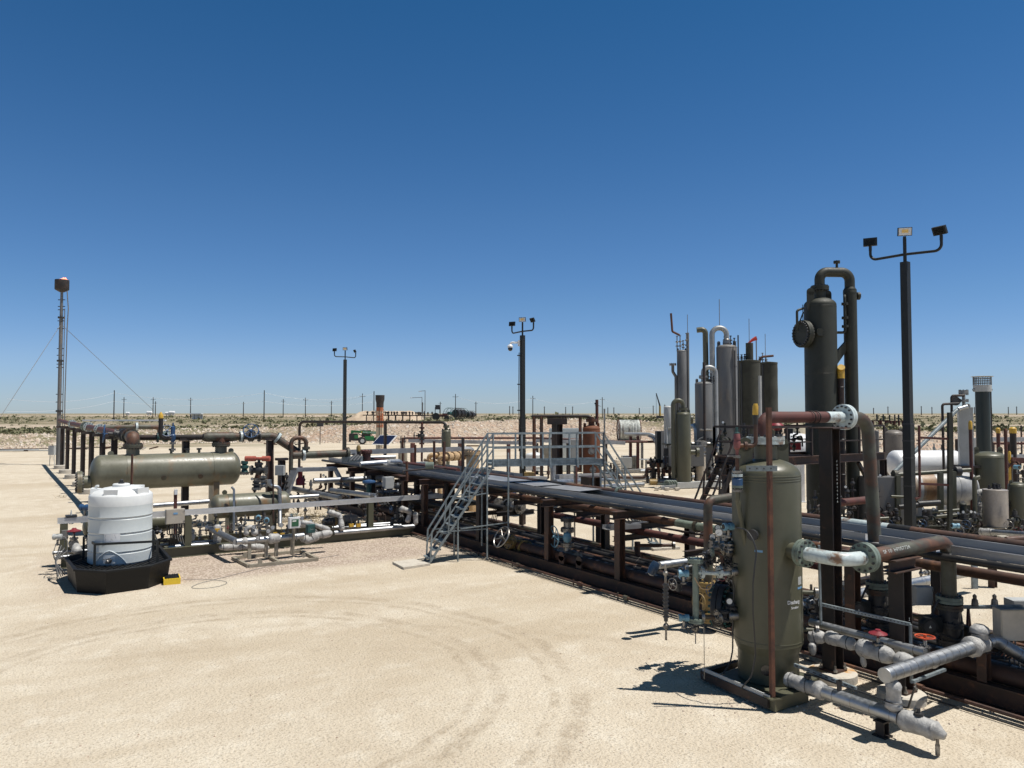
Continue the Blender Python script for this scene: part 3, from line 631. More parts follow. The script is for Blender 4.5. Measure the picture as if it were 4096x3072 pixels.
for i,(k,x,y,d) in enumerate(((3,1720,800,200),(3,1690,800,205),)):
    p=ad(k,x,y,d); t=T('area_light_mast',['thin mast with angled lamp above the far tractor','thin mast with long arm left of the far tractor mast'][i],'light mast',p,'far lamp masts'); q=MB(); q.cyl(p,p+V((0,0,7.5-i*1.6)),.12,.08,6); q.bar(p+V((0,0,7.4-i*1.6)),p+RT*(-1.3-i*1.5)+V((0,0,7.3-i*1.6)),.12,.12); q.build('mast',gwire,t); MB().box(p+RT*(-1.3-i*1.5)+V((0,0,7.25-i*1.6)),(.8,.4,.15),-HEAD).build('lamp_head',white,t)
# ================================================================ MAIN PIPE RACK (runs along Y at X 12.8 .. 16.3)
RX0,RX1=12.84,16.25; RY0,RY1=-2.,40.
rk=T('pipe_rack_skid','long dark brown steel pipe rack skid crossing the yard under the crossover stair','pipe rack',(RX0,18,0))
MB().ib((RX0+.1,RY0,.17),(RX0+.1,RY1,.17),.2,.34,.02).build('skid_beam',beam,rk)
MB().ib((RX1-.1,RY0,.16),(RX1-.1,RY1,.16),.2,.30,.02).build('skid_beam',beam,rk)
y=RY0+.2
while y<RY1: MB().ib((RX0+.21,y,.12),(RX1-.21,y,.12),.15,.2,.015).build('cross_member',bdark,rk); y+=2.9
COLY=[.6,4.2,8.45,11.4,14.93,18.03,21.97,26.1,27.9,31.2,33.6,36.5]
for i,y in enumerate(COLY):
    MB().ib((RX0+.1,y,.345),(RX0+.1,y,1.89),.2,.2,.016,up=(1,0,0)).build('column',beam if i%3 else bdark,rk)
    MB().box((RX0+.1,y,.352),(.3,.3,.014)).build('base_plate',beam,rk)
    MB().ib((RX0-.12,y,1.995),(RX1+.1,y,1.995),.2,.2,.016).build('top_beam',beam,rk)
for i,y in enumerate([-.5,2.5,8.6,12.1,15.6,18.5,19.6,22.,25.4,28.6,31.9,35.,38.]):
    X=RX1-.1 if i%2==0 else 15.45
    MB().ib((X,y,.33),(X,y,1.88),.24 if i in(4,6) else .2,.2,.016,up=(0,1,0) if i in(4,5) else (1,0,0)).build('column',bdark,rk)
    MB().ib((14.3,y,1.52),(RX1+.1,y,1.52),.16,.16,.012).build('support_beam',bdark,rk)
for y in(9.9,14.3,17.1,23.6,30.): MB().ib((14.6,y,.93),(RX1,y,.93),.15,.15,.012).build('support_beam',bdark,rk)
for y in(8.15,14.2+2.4,17.4,24.9,12.): 
    q=MB(); q.lathe([(.13,-.02),(.13,.02)],(RX0+.09,y,.56),(1,0,0),16); q.box((RX0+.09,y,.45),(.04,.24,.22)); q.build('lifting_lug',beam,rk)
# top deck: black pipe, open aluminium tray, rusty pipe behind
pipe('pipe_run','black coated pipe clamped along the near edge of the rack top','pipe',[(13.2,-1.6,2.16),(13.2,38.5,2.16)],.06,blk)
for i,(x,z,r,m_,lab) in enumerate(((14.5,2.32,.098,rpipe,'orange rusty pipe running behind the cable tray on rack top'),(14.65,1.7,.1,rpipe,'rusty pipe slung below the tray on the rear support beams'),(15.55,1.09,.11,redbr,'red brown pipe at mid height inside the rack'),(15.75,1.27,.03,bdark,'thin dark line above the red brown mid height pipe'))):
    y0,y1=((-1.6,24.8),(-1.5,33),(10.5,21.6),(9,26))[i]
    fl=[];
    if i==0: fl=[((x,16.75,z),(0,1,0),.15,mint)]
    if i==1: fl=[((x,13.9,z),(0,1,0),.16,weath)]
    t=T('pipe_run',lab,'pipe',(x,y0,z)); MB().tube([(x,y0,z),(x,y1,z)],r,0,16).build('pipe',m_,t)
    for f in fl: MB().flange(f[0],f[1],f[2],.035,8).build('flange',f[3],t)
    q=MB(); y=y0+1.1
    while y<y1: q.torus((x,y,z),(0,1,0),r+.004,.008,16,4); y+=3.1
    q.build('clamp',bdark,t)
    if i==0: 
        for a,b,mm in((8.65,9.75,whp),(8.2,8.64,blk),(19.2,20.6,blk)): MB().cyl((x,a,z),(x,b,z),r+.003,n=16).build('painted_section',mm,t)
    if i==1:
        for a,b,mm in((13.,14.6,mint),(11,12,whp)): MB().cyl((x,a,z),(x,b,z),r+.003,n=16).build('painted_section',mm,t)
pipe('pipe_run','red brown pipe lying on the far half of the rack top','pipe',[(14.6,26.5,2.33),(14.6,36.5,2.33)],.1,redbr)
tr=T('cable_tray','wide open aluminium cable tray full of cables along the rack top','cable tray',(13.8,4,2.2))
MB().b2(13.352,14.298,-1.5,38,2.196,2.2).build('tray_floor',alum2,tr)
for x in(13.35,14.3):
    q=MB(); sg=[(-1.5,6.87),(7.13,8.17),(8.44,38)] if x<14 else [(-1.5,38)]
    for y0,y1 in sg: q.b2(x-.003,x+.003,y0,y1,2.201,2.345); q.b2(x-.003,x+(.03 if x<14 else -.03),y0,y1,2.346,2.35)
    y=5
    while y<38:
        if not(6.6<y<8.6): q.b2(x-.006,x+.006,y,y+.1,2.23,2.33)
        y+=3.05
    q.build('side_rail',alum2,tr)
for j in range(5):
    x=13.45+.17*j; q=MB(); P=[(x+.04*math.sin(k*1.3+j),9+k*1.0,2.228+.015*(j%2)) for k in range(16 if j%2 else 29)]; q.tube(P,.022,0,6); S(q,'power_cable',wire,['black cable nearest the near rail inside the open tray','second black cable inside the open tray','black cable down the middle of the open tray','fourth black cable inside the open tray','black cable nearest the far rail inside the open tray'][j],'cable',P[0],'cables in the tray')
t=T('tray_cover','flat aluminium cover sheets lying skewed on the tray under the walkway','tray cover',(13.8,18,2.36))
for y0,y1,a in((17.3,18.9,.12),(19.2,20.5,-.1),(20.9,23.5,.0)): MB().box((13.82,(y0+y1)/2,2.365+abs(a)*.06),(.98,y1-y0,.006),a).build('sheet',alum2,t)
# pipes inside the skid
low=[(13.22,.44,.15,rpipe,'large rusty pipe lying low behind the near skid beam'),(13.62,.4,.1,blk,'black pipe with taped silver joints low in the skid'),(13.95,.36,.06,blk,'thin black pipe third from the near skid beam'),(14.2,.36,.07,blk,'black pipe fourth from the near skid beam'),(14.5,.34,.05,rpipe,'thin rusty pipe low in the middle of the skid'),(14.8,.36,.08,blk,'black pipe just past the middle of the skid'),(15.15,.36,.06,blk,'black pipe third from the rear skid beam'),(15.5,.34,.045,rpipe,'thin rusty pipe near the rear skid beam'),(15.85,.34,.05,weath,'greenish thin pipe nearest the rear skid beam')]
for i,(x,z,r,m_,lab) in enumerate(low):
    t=T('pipe_run',lab,'pipe',(x,4,z),'pipes lying in the skid'); MB().tube([(x,-1.7,z),(x,39 if i not in(4,8) else 24,z)],r,0,14).build('pipe',m_,t)
    q=MB(); y=4.9+.3*i
    while y<38: q.torus((x,y,z),(0,1,0),r+.005,.01,14,4); y+=3.3
    q.build('clamp',bdark,t)
    if i==1:
        q=MB(); y=6.; 
        while y<19: q.cyl((x,y,z),(x,y+random.uniform(.05,.12),z),r+.006,n=14); y+=random.uniform(.3,.6)
        q.build('silver_tape',alum,t)
    if i in(3,6): 
        q=MB().flange((x,16.4-.9*(i-3),z),(0,1,0),r*2.1,.03,8); q.build('flange',mint,t)
q=MB(); P=[(12.5,-1.5,.1),(12.5,37,.1)]; q.tube(P,.035,0,8)
t=T('ground_line','thin rusty line with green couplings on the gravel before the skid','pipe',(12.5,3.9,0)); q.build('pipe',rpipe,t)
for y in(7,10.6,14.2,16.,19,21,23.5): 
    f=MB(); f.cyl((12.5,y-.07,.1),(12.5,y+.07,.1),.06,n=8); f.cyl((12.5,y+.3,0),(12.5,y+.3,.17),.02,n=6); f.build('coupling',weath if y in(14.2,19,21) else rpipe,t)
pipe('ground_line','very thin dark tubing on gravel beside the rusty ground line','pipe',[(12.3,-1.5,.03),(12.36,12,.03),(12.28,20,.03),(12.4,30,.03)],.014,wire,0)
# valves inside the skid near the crossover
valve(ax(15,640,1430,13.3),(0,1,0),.15,'yellow brass ball valve with round handwheel low in the skid',ylw2,steel,ylw2,stem=(-.85,0,.5),wheel=True,name='ball_valve')
t=T('gate_valve','tall steel gate valve with light blue handwheel standing in the skid','valve',(13.55,17.6,.5)); c=V((13.4,17.75,.5))
q=MB(); q.cyl(c,c+V((0,0,1.0)),.115,n=20); q.cyl(c-V((0,.5,0)),c+V((0,.35,0)),.16,n=18); q.build('body',steel,t)
for z in(.3,.72,1.02): MB().flange(c+V((0,0,z)),(0,0,1),.2,.05,12).build('flange',steel if z<1 else dsteel,t)
w_=MB(); w_.wheel(c+V((-.42,.1,.55)),(-1,.15,0),.3,.016,5,.03); w_.cyl(c+V((-.42,.1,.55)),c+V((0,.1,.5)),.03); w_.build('handwheel',lblue,t)
MB().ball(c+V((-.2,-.25,.55)),.13,10,(1,1,1.2)).build('gearbox',lblue,t)
c=ax(15,560,830,15.55); t=T('control_valve','steel control valve with blue positioner on the red brown pipe','valve',c)
q=MB(); q.lathe([(.12,-.7),(.12,-.35),(.24,-.2),(.26,.1),(.16,.25),(.12,.7)],c,(0,1,0),18); q.cyl(c,c+V((0,0,.33)),.2); q.build('body',steel,t)
for e in(-.45,.35): MB().flange(c+V((0,e,0)),(0,1,0),.24,.05,10).build('flange',steel,t)
MB().flange(c+V((0,0,.33)),(0,0,1),.23,.04,12).build('bonnet',steel,t); MB().box(c+V((0,.1,.5)),(.2,.25,.16)).build('positioner',blue,t)
valve(c+V((0,1.35,-.0)),(0,1,0),.12,'dirty brown valve left of the blue topped control valve',rpipe,yel,steel,wheel=False)
for j in range(4): S(MB().tube([c+V((.1,1.+.12*j,0)),c+V((.0,1.1+.12*j,-.45)),c+V((0,1.3+.1*j,-.9))],.016,.1,6),'hose',wire,['first','second','third','last'][j]+' black hose hanging under the dirty brown valve','hose',c+V((.1,1.+.12*j,0)),'hoses under the valve')
t=T('blind_stub','rusty capped pipe stub standing behind the blue wheel valve','pipe stub',(15.6,17.2,.3)); c=V((15.6,17.2,.75)); q=MB(); q.cyl(c-V((0,0,.4)),c,.09); q.cyl(c-V((.1,0,.1)),c+V((.9,-.6,-.1)),.05); q.build('pipe',rpipe,t); MB().flange(c+V((.9,-.6,-.1)),(.8,-.5,0),.12,.03,8).build('flange',steel,t)
t=T('blind_stub','rusty capped pipe stub lying near the rear skid beam','pipe stub',(15.3,13.2,.4)); MB().cyl((14.9,12.6,.5),(16.6,13.8,.75),.05).build('pipe',rpipe,t); MB().flange((16.6,13.8,.75),(.8,.55,.1),.11,.03,8).build('flange',steel,t)
for i,y in enumerate((24.3,27.2,30.,32.9,35.7)):
    MB().ib((14.5,y,.25),(14.5,y,1.88),.2,.2,.016,up=(1,0,0)).build('column',bdark,rk)
    MB().ib((13.,y,.9),(16.1,y,.9),.15,.15,.012).build('support_beam',bdark,rk)
for i,(x,z,y0,y1,r,m_,lab) in enumerate(((13.4,1.08,24,37,.09,blk,'black pipe at mid height in the left rack end nearest the viewer'),(13.9,1.08,24.5,38,.07,rpipe,'rusty pipe at mid height in the left rack end'),(15.1,1.08,23.8,37.5,.1,blk,'black pipe at mid height deep in the left rack end'),(15.9,1.6,26,38,.09,rpipe,'rusty pipe high on the rear side of the left rack end'))):
    pipe('pipe_run',lab,'pipe',[(x,y0,z),(x,y1,z)],r,m_,0)
c=ad(8,775,1060,15.6); S(MB().lathe([(.02,-.17),(.085,-.14),(.1,-.03),(.09,.08),(.07,.13)],c+V((0,0,.05)),RT*.5+V((0,0,1)),16),'wrap_bag',mat('dark blue plastic',(.02,.04,.075),rough=.3),'dark blue plastic bag tied over the shiny clad pipe end','bag',c)
S(MB().tube([ad(22,372,800,12.7),ad(22,400,850,12.65),ad(22,445,855,12.7),ad(22,455,790,12.8)],.01,.1,6,k=8),'hose',tan,'pale yellow hose looping between bridle and scrubber manway','hose',ad(22,372,800,12.7))
S(MB().tube([ad(22,395,760,12.6),ad(22,450,775,12.6),ad(22,520,760,12.7)],.008,.1,6,k=6),'tubing',wire,'thin black tubing strung from the bridle to the scrubber','tubing',ad(22,395,760,12.6))
for i,(x,y,d,h,lab) in enumerate(((500,700,13.6,.55,'just left of the scrubber at gauge height'),(545,705,13.3,.5,'touching the scrubber left edge'),(455,660,13.9,.6,'behind the yellow gate valve upper'),(470,830,13.8,.5,'behind the bridle lower arm'),(520,760,13.4,.45,'above the dark bolted manway'),(300,800,13.8,.5,'left of the level gauge'),(530,650,13.0,.4,'beneath the white dial gauge'),(430,690,13.7,.5,'right beside bridle top flange'),(345,760,12.9,.35,'on the left of upper bridle arm'),(505,960,12.8,.3,'under the lower bridle arm by the manway'))):
    c=ad(22,x,y,d); tree(V((c.x,c.y,c.z-h*.5)),h,'compact valve and fitting cluster '+lab,400+i,1.5,m=[steel,dsteel][i%2])
# short aluminium tray piece and cross tray under the rack, posts
a0=ax(8,305,660,14.3); t=T('cable_tray','short battered aluminium tray stub beneath the rack near the scrubber','cable tray',a0)
a1=V((16.9,a0.y-.4,a0.z)); MB().bar(a0,a1,.35,.006).build('tray_floor',alum2,t)
for e in(-.175,.175): MB().bar(a0+V((0,e,.06)),a1+V((0,e,.06)),.008,.13).build('side_rail',alum2,t)
for j in range(5): S(MB().tube([a0+V((.5+.1*j,0,.75)),a0+V((.6+.12*j,.0,.2)),a0+V((1.1+.1*j,.05,.06)),a0+V((1.5+.1*j,.1,.3))],.02,.15,6),'power_cable',wire,['first','second','third','fourth','fifth'][j]+' black cable dropping from rack top into the tray stub','cable',a0,'cables above the tray stub')
c=V((14.35,12.35,.9)); ibox(c,(.16,.18,1.0),'tall narrow steel channel housing standing in the skid before the scrubber',alum2,name='cable_duct',cat='cable duct',cond=0)
# side pipe with elbow coming over the tray to the yellow valve
pts=[ad(14,2350,1300,14.2),ad(14,1600,1330,14.6),ad(14,1580,1560,14.6),]
c=V((12.2,10.35,0)); z1=hz_=ax(8,1300,400,12.35).z
E1=ax(8,1305,385,12.3); t=pipe('pipe_run','rusty elbow pipe crossing the tray and dropping to the yellow valve','pipe',[E1+V((1.9,-1.9*.05,.12)),E1+V((0.0,0,.02)),V((E1.x,E1.y,1.02))],.095,weath,.16)
ROOT_E=E1
c=V((E1.x,E1.y,.8)); t=T('gate_valve','yellow brass gate valve with many bolts left of the scrubber','valve',(c.x,c.y,.4))
MB().cyl(c+V((0,0,-.5)),c+V((0,0,.2)),.14,n=20).build('body',ylw2,t)
for z,rr in((.2,.22),(.08,.22),(-.42,.23),(-.54,.23)): MB().flange(c+V((0,0,z)),(0,0,1),rr,.045,12).build('flange',ylw2,t)
MB().wheel(c+V((-.3,0,-.15)),(-1,0,.1),.18,.012,5,.02).build('handwheel',ylw2,t)
# ================================================================ DISCHARGE SCRUBBER
SB=V((10.68,8.55,0)); SR=.562
s=T('scrubber_vessel','big olive green upright scrubber vessel with white marker writing in the foreground','pressure vessel',SB)
MB().lathe([(SR,.78),(SR,3.56)]+[(a,3.56+b) for a,b in head(SR,SR*.5,n=10)][1:],SB,(0,0,1),64).build('shell',olive,s)
MB().lathe([(SR-.07,.17),(SR-.07,.62),(SR-.05,.66),(SR-.001,.8),(SR-.02,.8)],SB,(0,0,1),64).build('skirt',olive,s)
q=MB()
for z in(.84,3.48,3.52,3.56): q.lathe([(SR,-.012),(SR+.004,-.006),(SR+.004,.006),(SR,.012)],SB+V((0,0,z)),(0,0,1),64)
q.build('weld_seam',olive,s)
dv=(-FH*.93-RT*.37).normalized(); c=SB+dv*(SR-.075)+V((0,0,.42)); MB().lathe([(.085,-.02),(.085,.013)],c,dv,24).build('skirt_opening',dglass,s)
for e in(-1,1):
    c=SB+RT*(.36*e-.02)+FH*(-.1 if e<0 else .2)+V((0,0,3.9)); q=MB(); q.bar(c-V((0,0,.2)),c+V((0,0,.17)),.24,.035,FH); q.lathe([(.12,-.0175),(.12,.0175)],c+V((0,0,.17)),FH,18); q.build('lifting_lug',olive,s); MB().lathe([(.035,-.019),(.035,.019)],c+V((0,0,.18)),FH,12).build('lug_hole',dglass,s)
nozzle(s,SB+V((0,0,3.78)),(0,0,1),.19,.36,olive,.31,whp,nb=14,name='top_nozzle')
# left manway, dark with blue bolts
c=ad(13,560,1420,13.35); md=(-RT*.93+FH*.1-FH*.42).normalized(); md=(c-SB); md.z=0; md.normalize(); c=SB+md*(SR+.13)+V((0,0,1.24))
MB().cyl(SB+md*(SR*.8)+V((0,0,1.24)),c,.25,n=28).build('manway_neck',olive,s); MB().lathe([(.36,-.01),(.37,0),(.37,.075),(.36,.085)],c,md,40).build('manway_flange',dsteel,s); MB().lathe([(.36,.09),(.37,.1),(.37,.175),(.35,.19)],c,md,40).build('manway_cover',dsteel,s)
MB().bolts(c+md*.09,md,.325,20,.024,.28).build('manway_bolts',teal,s)
# right outlet nozzle
nd=V((-.12,-1,0)).normalized(); nz_=2.36; cn=SB+nd*(SR+.19)+V((0,0,nz_))
MB().cyl(SB+nd*SR*.85+V((0,0,nz_)),cn,.135,n=24).build('outlet_nozzle',olive,s); 

for z,xx,yy,lab in((1.6,1800,1230,''),(.98,1700,0,'')):
    d2=(RT*.97-FH*.2).normalized(); b=SB+d2*SR+V((0,0,z)); MB().cyl(b-d2*.1,b+d2*.22,.035,n=12).build('small_nozzle',olive,s); MB().flange(b+d2*.22,d2,.09,.025,8).build('small_flange',steel,s)
for z,lab in((2.6,'a'),(2.28,'b')):
    pass
d2=(-FH*.8-RT*.6).normalized(); b=SB+d2*SR+V((0,0,2.62)); MB().cyl(b-d2*.1,b+d2*.1,.04).build('small_nozzle',olive,s); MB().flange(b+d2*.12,d2,.09,.03,10).build('small_flange',dsteel,s)
# writing and tape
def cylmap(z0,ang0,R=SR+.003):
    def f(x,y): a=ang0+x/R; d=(-FH*math.cos(a)+RT*math.sin(a)); p=SB+d*R; return V((p.x,p.y,z0+y))
    return f
text('Discharg',.085,cylmap(1.5,.5),white,s,wid=.28,st=.002); text('Scrubber',.055,cylmap(1.42,.54),white,s,wid=.18,st=.001)
def patch(z,a0,w_,h,m_,nm):
    f=cylmap(z,a0); k=6; vs=[f(w_*(i/k-.5),j*h) for j in(0,1) for i in range(k+1)]; MB().add(vs,[(i,i+1,k+2+i,k+1+i) for i in range(k)]).build(nm,m_,s)
patch(1.72,.8,.15,.035,tape,'blue_tape'); patch(1.79,.8,.12,.13,greyb,'name_plate'); patch(2.33,-.55,.13,.035,tape,'blue_tape')
# base skid of the scrubber
bs=T('vessel_base_skid','rusty angle iron base frame under the foreground scrubber','base frame',SB+V((0,0,0)))
A0=g(9,430,1310,.12);A1=g(9,800,1470,.12);A2=g(9,1000,1440,.1);
q=MB(); q.bar(A0,A1,.1,.14); q.bar(A0,A0+(A2-A1)*1.+V((.3,.25,0)),.1,.1); q.build('frame_beam',bdark,bs)
MB().bar(A0+V((-.02,-.02,.1)),A1+V((-.02,-.02,.1)),.02,.06).build('channel_strip',greyb,bs)
q=MB(); q.bar(g(9,800,1470,.12),g(9,985,1415,.12),.2,.2); q.build('box_beam',olive,bs); MB().box(SB+V((0,0,.135)),(1.25,1.2,.05),.2).build('base_plate',olive,bs)
# rusty square stanchion in front
b=g(9,815,1440,.2); zt=(hz2:=EYE+ray(7,1030,840).z/math.hypot(ray(7,1030,840).x,ray(7,1030,840).y)*math.hypot(b.x,b.y))
st=T('angle_post','tall rusty brown square post standing in front of the scrubber','post',(b.x,b.y,0)); MB().box((b.x,b.y,(zt+.1)/2),(.066,.066,zt-.1),-HEAD+.3).build('post',rusto,st); MB().box((b.x,b.y,.21),(.2,.2,.02),-HEAD+.3).build('base_plate',olive,st)
c=V((b.x,b.y,zt-.95)); q=MB(); q.bar(c-RT*.38-FH*.06,c+RT*.1-FH*.06,.02,.085); q.build('perforated_strut',galv,st); q=MB()
for i in range(4): q.cyl(c-RT*(.33-.11*i)-FH*.068,c-RT*(.33-.11*i)-FH*.074,.012,n=8)
q.build('strut_hole',dsteel,st)
# relief valve stack on the left: blue valve, riser, red PSV, yellow capped vent
c0=ad(9,640,330,12.75); x0=c0
t=T('relief_valve_riser','relief valve riser with blue ball valve and red valve body beside the scrubber dome','relief valve',c0)
c0=ad(7,775,1620,12.6); zb=ad(7,775,1640,12.6).z; B=V((c0.x,c0.y,0))
def at(k,x,y): r_=ray(k,x,y); return V((c0.x,c0.y,EYE+r_.z*math.hypot(c0.x,c0.y)/math.hypot(r_.x,r_.y)))
p1=at(7,775,1590);p2=at(7,775,1420);p3=at(7,775,1290);p4=at(7,775,1200);p5=at(7,775,1110)
MB().tube([SB+(p1-SB)*.6,V((p1.x,p1.y,p1.z-.12)),p1,p2],.04,.08,12).build('inlet_elbow',olive,t)
for z in(1575,1540,1440,1410): MB().flange(at(7,775,z),(0,0,1),.085,.02,8).build('flange',[steel,mint,whp,steel][[1575,1540,1440,1410].index(z)],t)
MB().lathe([(.05,-.08),(.085,-.05),(.085,.05),(.05,.08)],at(7,775,1500),(0,0,1),16).build('ball_valve',blue,t)
MB().cyl(at(7,775,1400),p3,.032).build('riser',rpipe,t); q=MB(); q.flange(at(7,772,1275),(0,0,1),.06,.02,6); q.bar(at(7,772,1270)-RT*.16,at(7,772,1270),.03,.03); q.build('block_valve',steel,t)
MB().lathe([(.025,-.1),(.03,0),(.055,.03),(.06,.12),(.05,.16),(.06,.17),(.05,.26),(.035,.28)],at(7,770,1215)+V((0,0,.0)),(0,0,1),18).build('relief_body',psvred,t)
MB().lathe([(.04,0),(.045,.08),(.022,.09),(.022,.17)],at(7,768,1105),(0,0,1),14).build('bonnet_cap',teal,t)
o1=at(7,775,1178); o2=o1+RT*.31; MB().tube([o1,o2,o2+V((0,0,.4))],.035,.07,12).build('outlet_pipe',rpipe,t); MB().flange(o1+RT*.14,RT,.07,.02,8).build('outlet_flange',rpipe,t)
v0=o2+V((0,0,.35)); vt=at(7,935,880).z; vt-=.03; MB().cyl(v0,V((o2.x,o2.y,vt)),.038).build('vent_pipe',blk,t)
MB().lathe([(.043,-.02),(.047,0),(.046,.12),(.03,.17)],V((o2.x,o2.y,vt)),(RT*.03+V((0,0,1))),16).build('rain_cap',yel,t)
# cable looping down the front and instruments on the left of the scrubber
P=[ad(13,720,410,12.6)]+[ad(13,x,y,d) for x,y,d in((860,430,12.35),(960,560,12.2),(1020,760,12.15),(990,1000,12.1),(965,1250,12.1),(965,1650,12.1))]+[ad(9,722,1200,12.2),ad(9,700,1320,12.2),ad(9,640,1390,12.3)]
S(MB().tube(P,.013,.3,8),'cable','' and wire or wire,'black cable looping down the front of the scrubber from blue transmitter','cable',P[0])
P=[ad(13,655,1130,12.9),ad(13,690,1300,12.9),ad(13,670,1650,12.9),ad(9,595,1180,12.9),ad(9,580,1250,12.8),ad(9,540,1310,12.6)]
S(MB().tube(P,.013,.2,8),'cable',wire,'black cable hanging down the left edge of the scrubber','cable',P[0])
transm(ad(13,605,560,12.85),(-RT-FH*.3),'blue round field transmitter beside the upper left of the scrubber',lblue,1.0)
gauge(ad(13,465,640,12.9),(-FH-RT*.3),'white dial pressure gauge left of the blue scrubber transmitter',.065)
valve(ad(13,560,690,13.3),(RT),.09,'shiny steel horizontal valve below the gauge left of the scrubber',steel,steel,steel,wheel=False)
pipe('pipe_run','short rusty gooseneck pipe beside the yellow valve','pipe',[ad(13,380,760,13),ad(13,500,790,13),ad(13,515,930,13)],.03,rpipe,.08,fl=((ad(13,365,770,13),RT,.08,mint),))
# level bridle (pale green): horizontal arms and vertical chamber
cz=ad(9,390,730,12.75); B=V((cz.x,cz.y,0))
def at2(k,x,y): r_=ray(k,x,y); return V((B.x,B.y,EYE+r_.z*math.hypot(B.x,B.y)/math.hypot(r_.x,r_.y)))
t=T('level_bridle','pale green vertical level bridle pipe with flanged arms left of the scrubber','level bridle',(B.x,B.y,0))
zt_=at2(9,390,680).z; zb_=at2(9,390,1010).z; MB().cyl((B.x,B.y,zb_),(B.x,B.y,zt_),.052,n=16).build('chamber',mint,t)
for z in(zt_,zb_): MB().flange((B.x,B.y,z),(0,0,1),.13,.035,8).build('end_flange',mint if z>1 else steel,t)
for zz,mm in((at2(9,390,745).z,whp),(at2(9,390,990).z,weath)):
    a=V((B.x,B.y,zz)); e=SB+(a-SB).normalized()*SR*.9; e.z=zz-.02; MB().tube([a,a.lerp(e,.5)+V((0,0,-.03)),e],.036,.1,12).build('arm',mm,t)
    for u in(.1,.42,.62,.86): MB().flange(a.lerp(e,u),(e-a),.105,.025,8).build('flange',whp if u<.5 and mm is whp else steel,t)
    MB().cyl(a.lerp(e,.64),a.lerp(e,.84),.078).build('isolation_valve',steel,t); MB().wheel(a.lerp(e,.74)+V((0,0,.13)),(0,0,1),.06,.006,4,.015).build('small_handwheel',dsteel,t)
transm(V((B.x,B.y,0))-RT*.2+V((0,0,at2(9,390,745).z-.2)),(-RT),'blue transmitter on upper arm end of the pale green bridle',lblue,.95)
transm(V((B.x,B.y,0))-RT*.2+V((0,0,at2(9,390,990).z-.2)),(-RT),'blue transmitter on lower arm end of the pale green bridle',lblue,.95)
g0=at2(9,390,800)-RT*.5; t=T('level_gauge','black slatted level gauge column hanging left of the pale green bridle','level gauge',g0); q=MB(); q.box(g0-V((0,0,.33)),(.06,.05,.62),-HEAD); q.build('column',dsteel,t); q=MB()
for k in range(9): q.box(g0-V((0,0,.05+.065*k)),(.09,.07,.02),-HEAD)
q.build('clamp',dsteel,t); q=MB(); q.cyl(g0-V((0,0,.02)),g0+V((0,0,.3)),.02,n=8); q.cyl(g0-V((0,0,.64)),g0-V((0,0,.95)),.018,n=8); q.ball(g0+V((0,0,.15)),.045); q.ball(g0-V((0,0,.72)),.05); q.build('valve',steel,t)
S(MB().tube([at2(9,390,1040)-V((0,0,0)),at2(9,390,1040)+RT*.13,V((B.x,B.y,.2))+RT*.13,g(9,425,1300,.12)],.006,.02,6),'tubing',steel,'thin steel tubing dropping from the bridle drain to the base frame','tubing',at2(9,390,1040))
valve(at2(9,390,1050),(0,0,1),.03,'small drain valve under the pale green bridle',steel,dsteel,steel,stem=(-1,0,0))
pipe('pipe_run','dark stub pipe beside the bagged clad pipe end low in the skid','pipe',[ad(8,770,1060,16.),ad(8,830,1010,16.),ad(8,1100,975,16.3)],.085,blk,.1)
clad('short shiny clad pipe piece lying across the black skid pipes',[ad(8,830,1010,15.7),ad(8,1090,975,16.)],.075)
# white curved spool from the outlet nozzle, then the rust streaked pipe over the rack
F1=cn+nd*.06; F2=V((11.14,7.06,2.34))
t=T('pipe_spool','white painted curved flanged pipe spool between scrubber and rusty pipe','pipe spool',F1)
cz_=V((F1.x-.02,7.06,F1.z)); MB().tube([F1,cz_,F2],.108,.48,22,k=10).build('pipe',whp,t)
MB().flange(F1,nd,.22,.06,12).build('flange',mint,t); MB().flange(F2,(1,0,0),.235,.065,12).build('flange',mint,t)
mm=F1.lerp(F2,.55)+V((-.1,-.1,0)); text('1347',.075,lambda x,y:mm+RT*(x+.05)+V((0,0,y*.9-.03))-FH*.155,chalk,t)
E2=V((13.5,7.0,2.42)); F3=F2+V((.07,0,.005))
t=T('pipe_run','long rust streaked green pipe with chalk writing turning down to the valve actuator','pipe',F3)
MB().tube([F3,V((13.5,7.0,2.4)),V((13.5,7.0,1.44))],.118,.26,24,k=9).build('pipe',weath,t); MB().flange((13.5,7.,1.4),(0,0,1),.21,.055,12).build('flange',mint,t)
u_=(E2-F3).normalized()
def side(x,y,r=.12):
    a=max(-1,min(1,y/r)); a=math.asin(a); s_=(-FH-u_*(-FH).dot(u_)).normalized(); return F3+u_*(.62+x)+s_*math.cos(a)*r+V((0,0,1))*math.sin(a)*r
text('SF 10  HF057724',.08,lambda x,y:side(x,y*.9+.03),chalk,t,wid=.72)
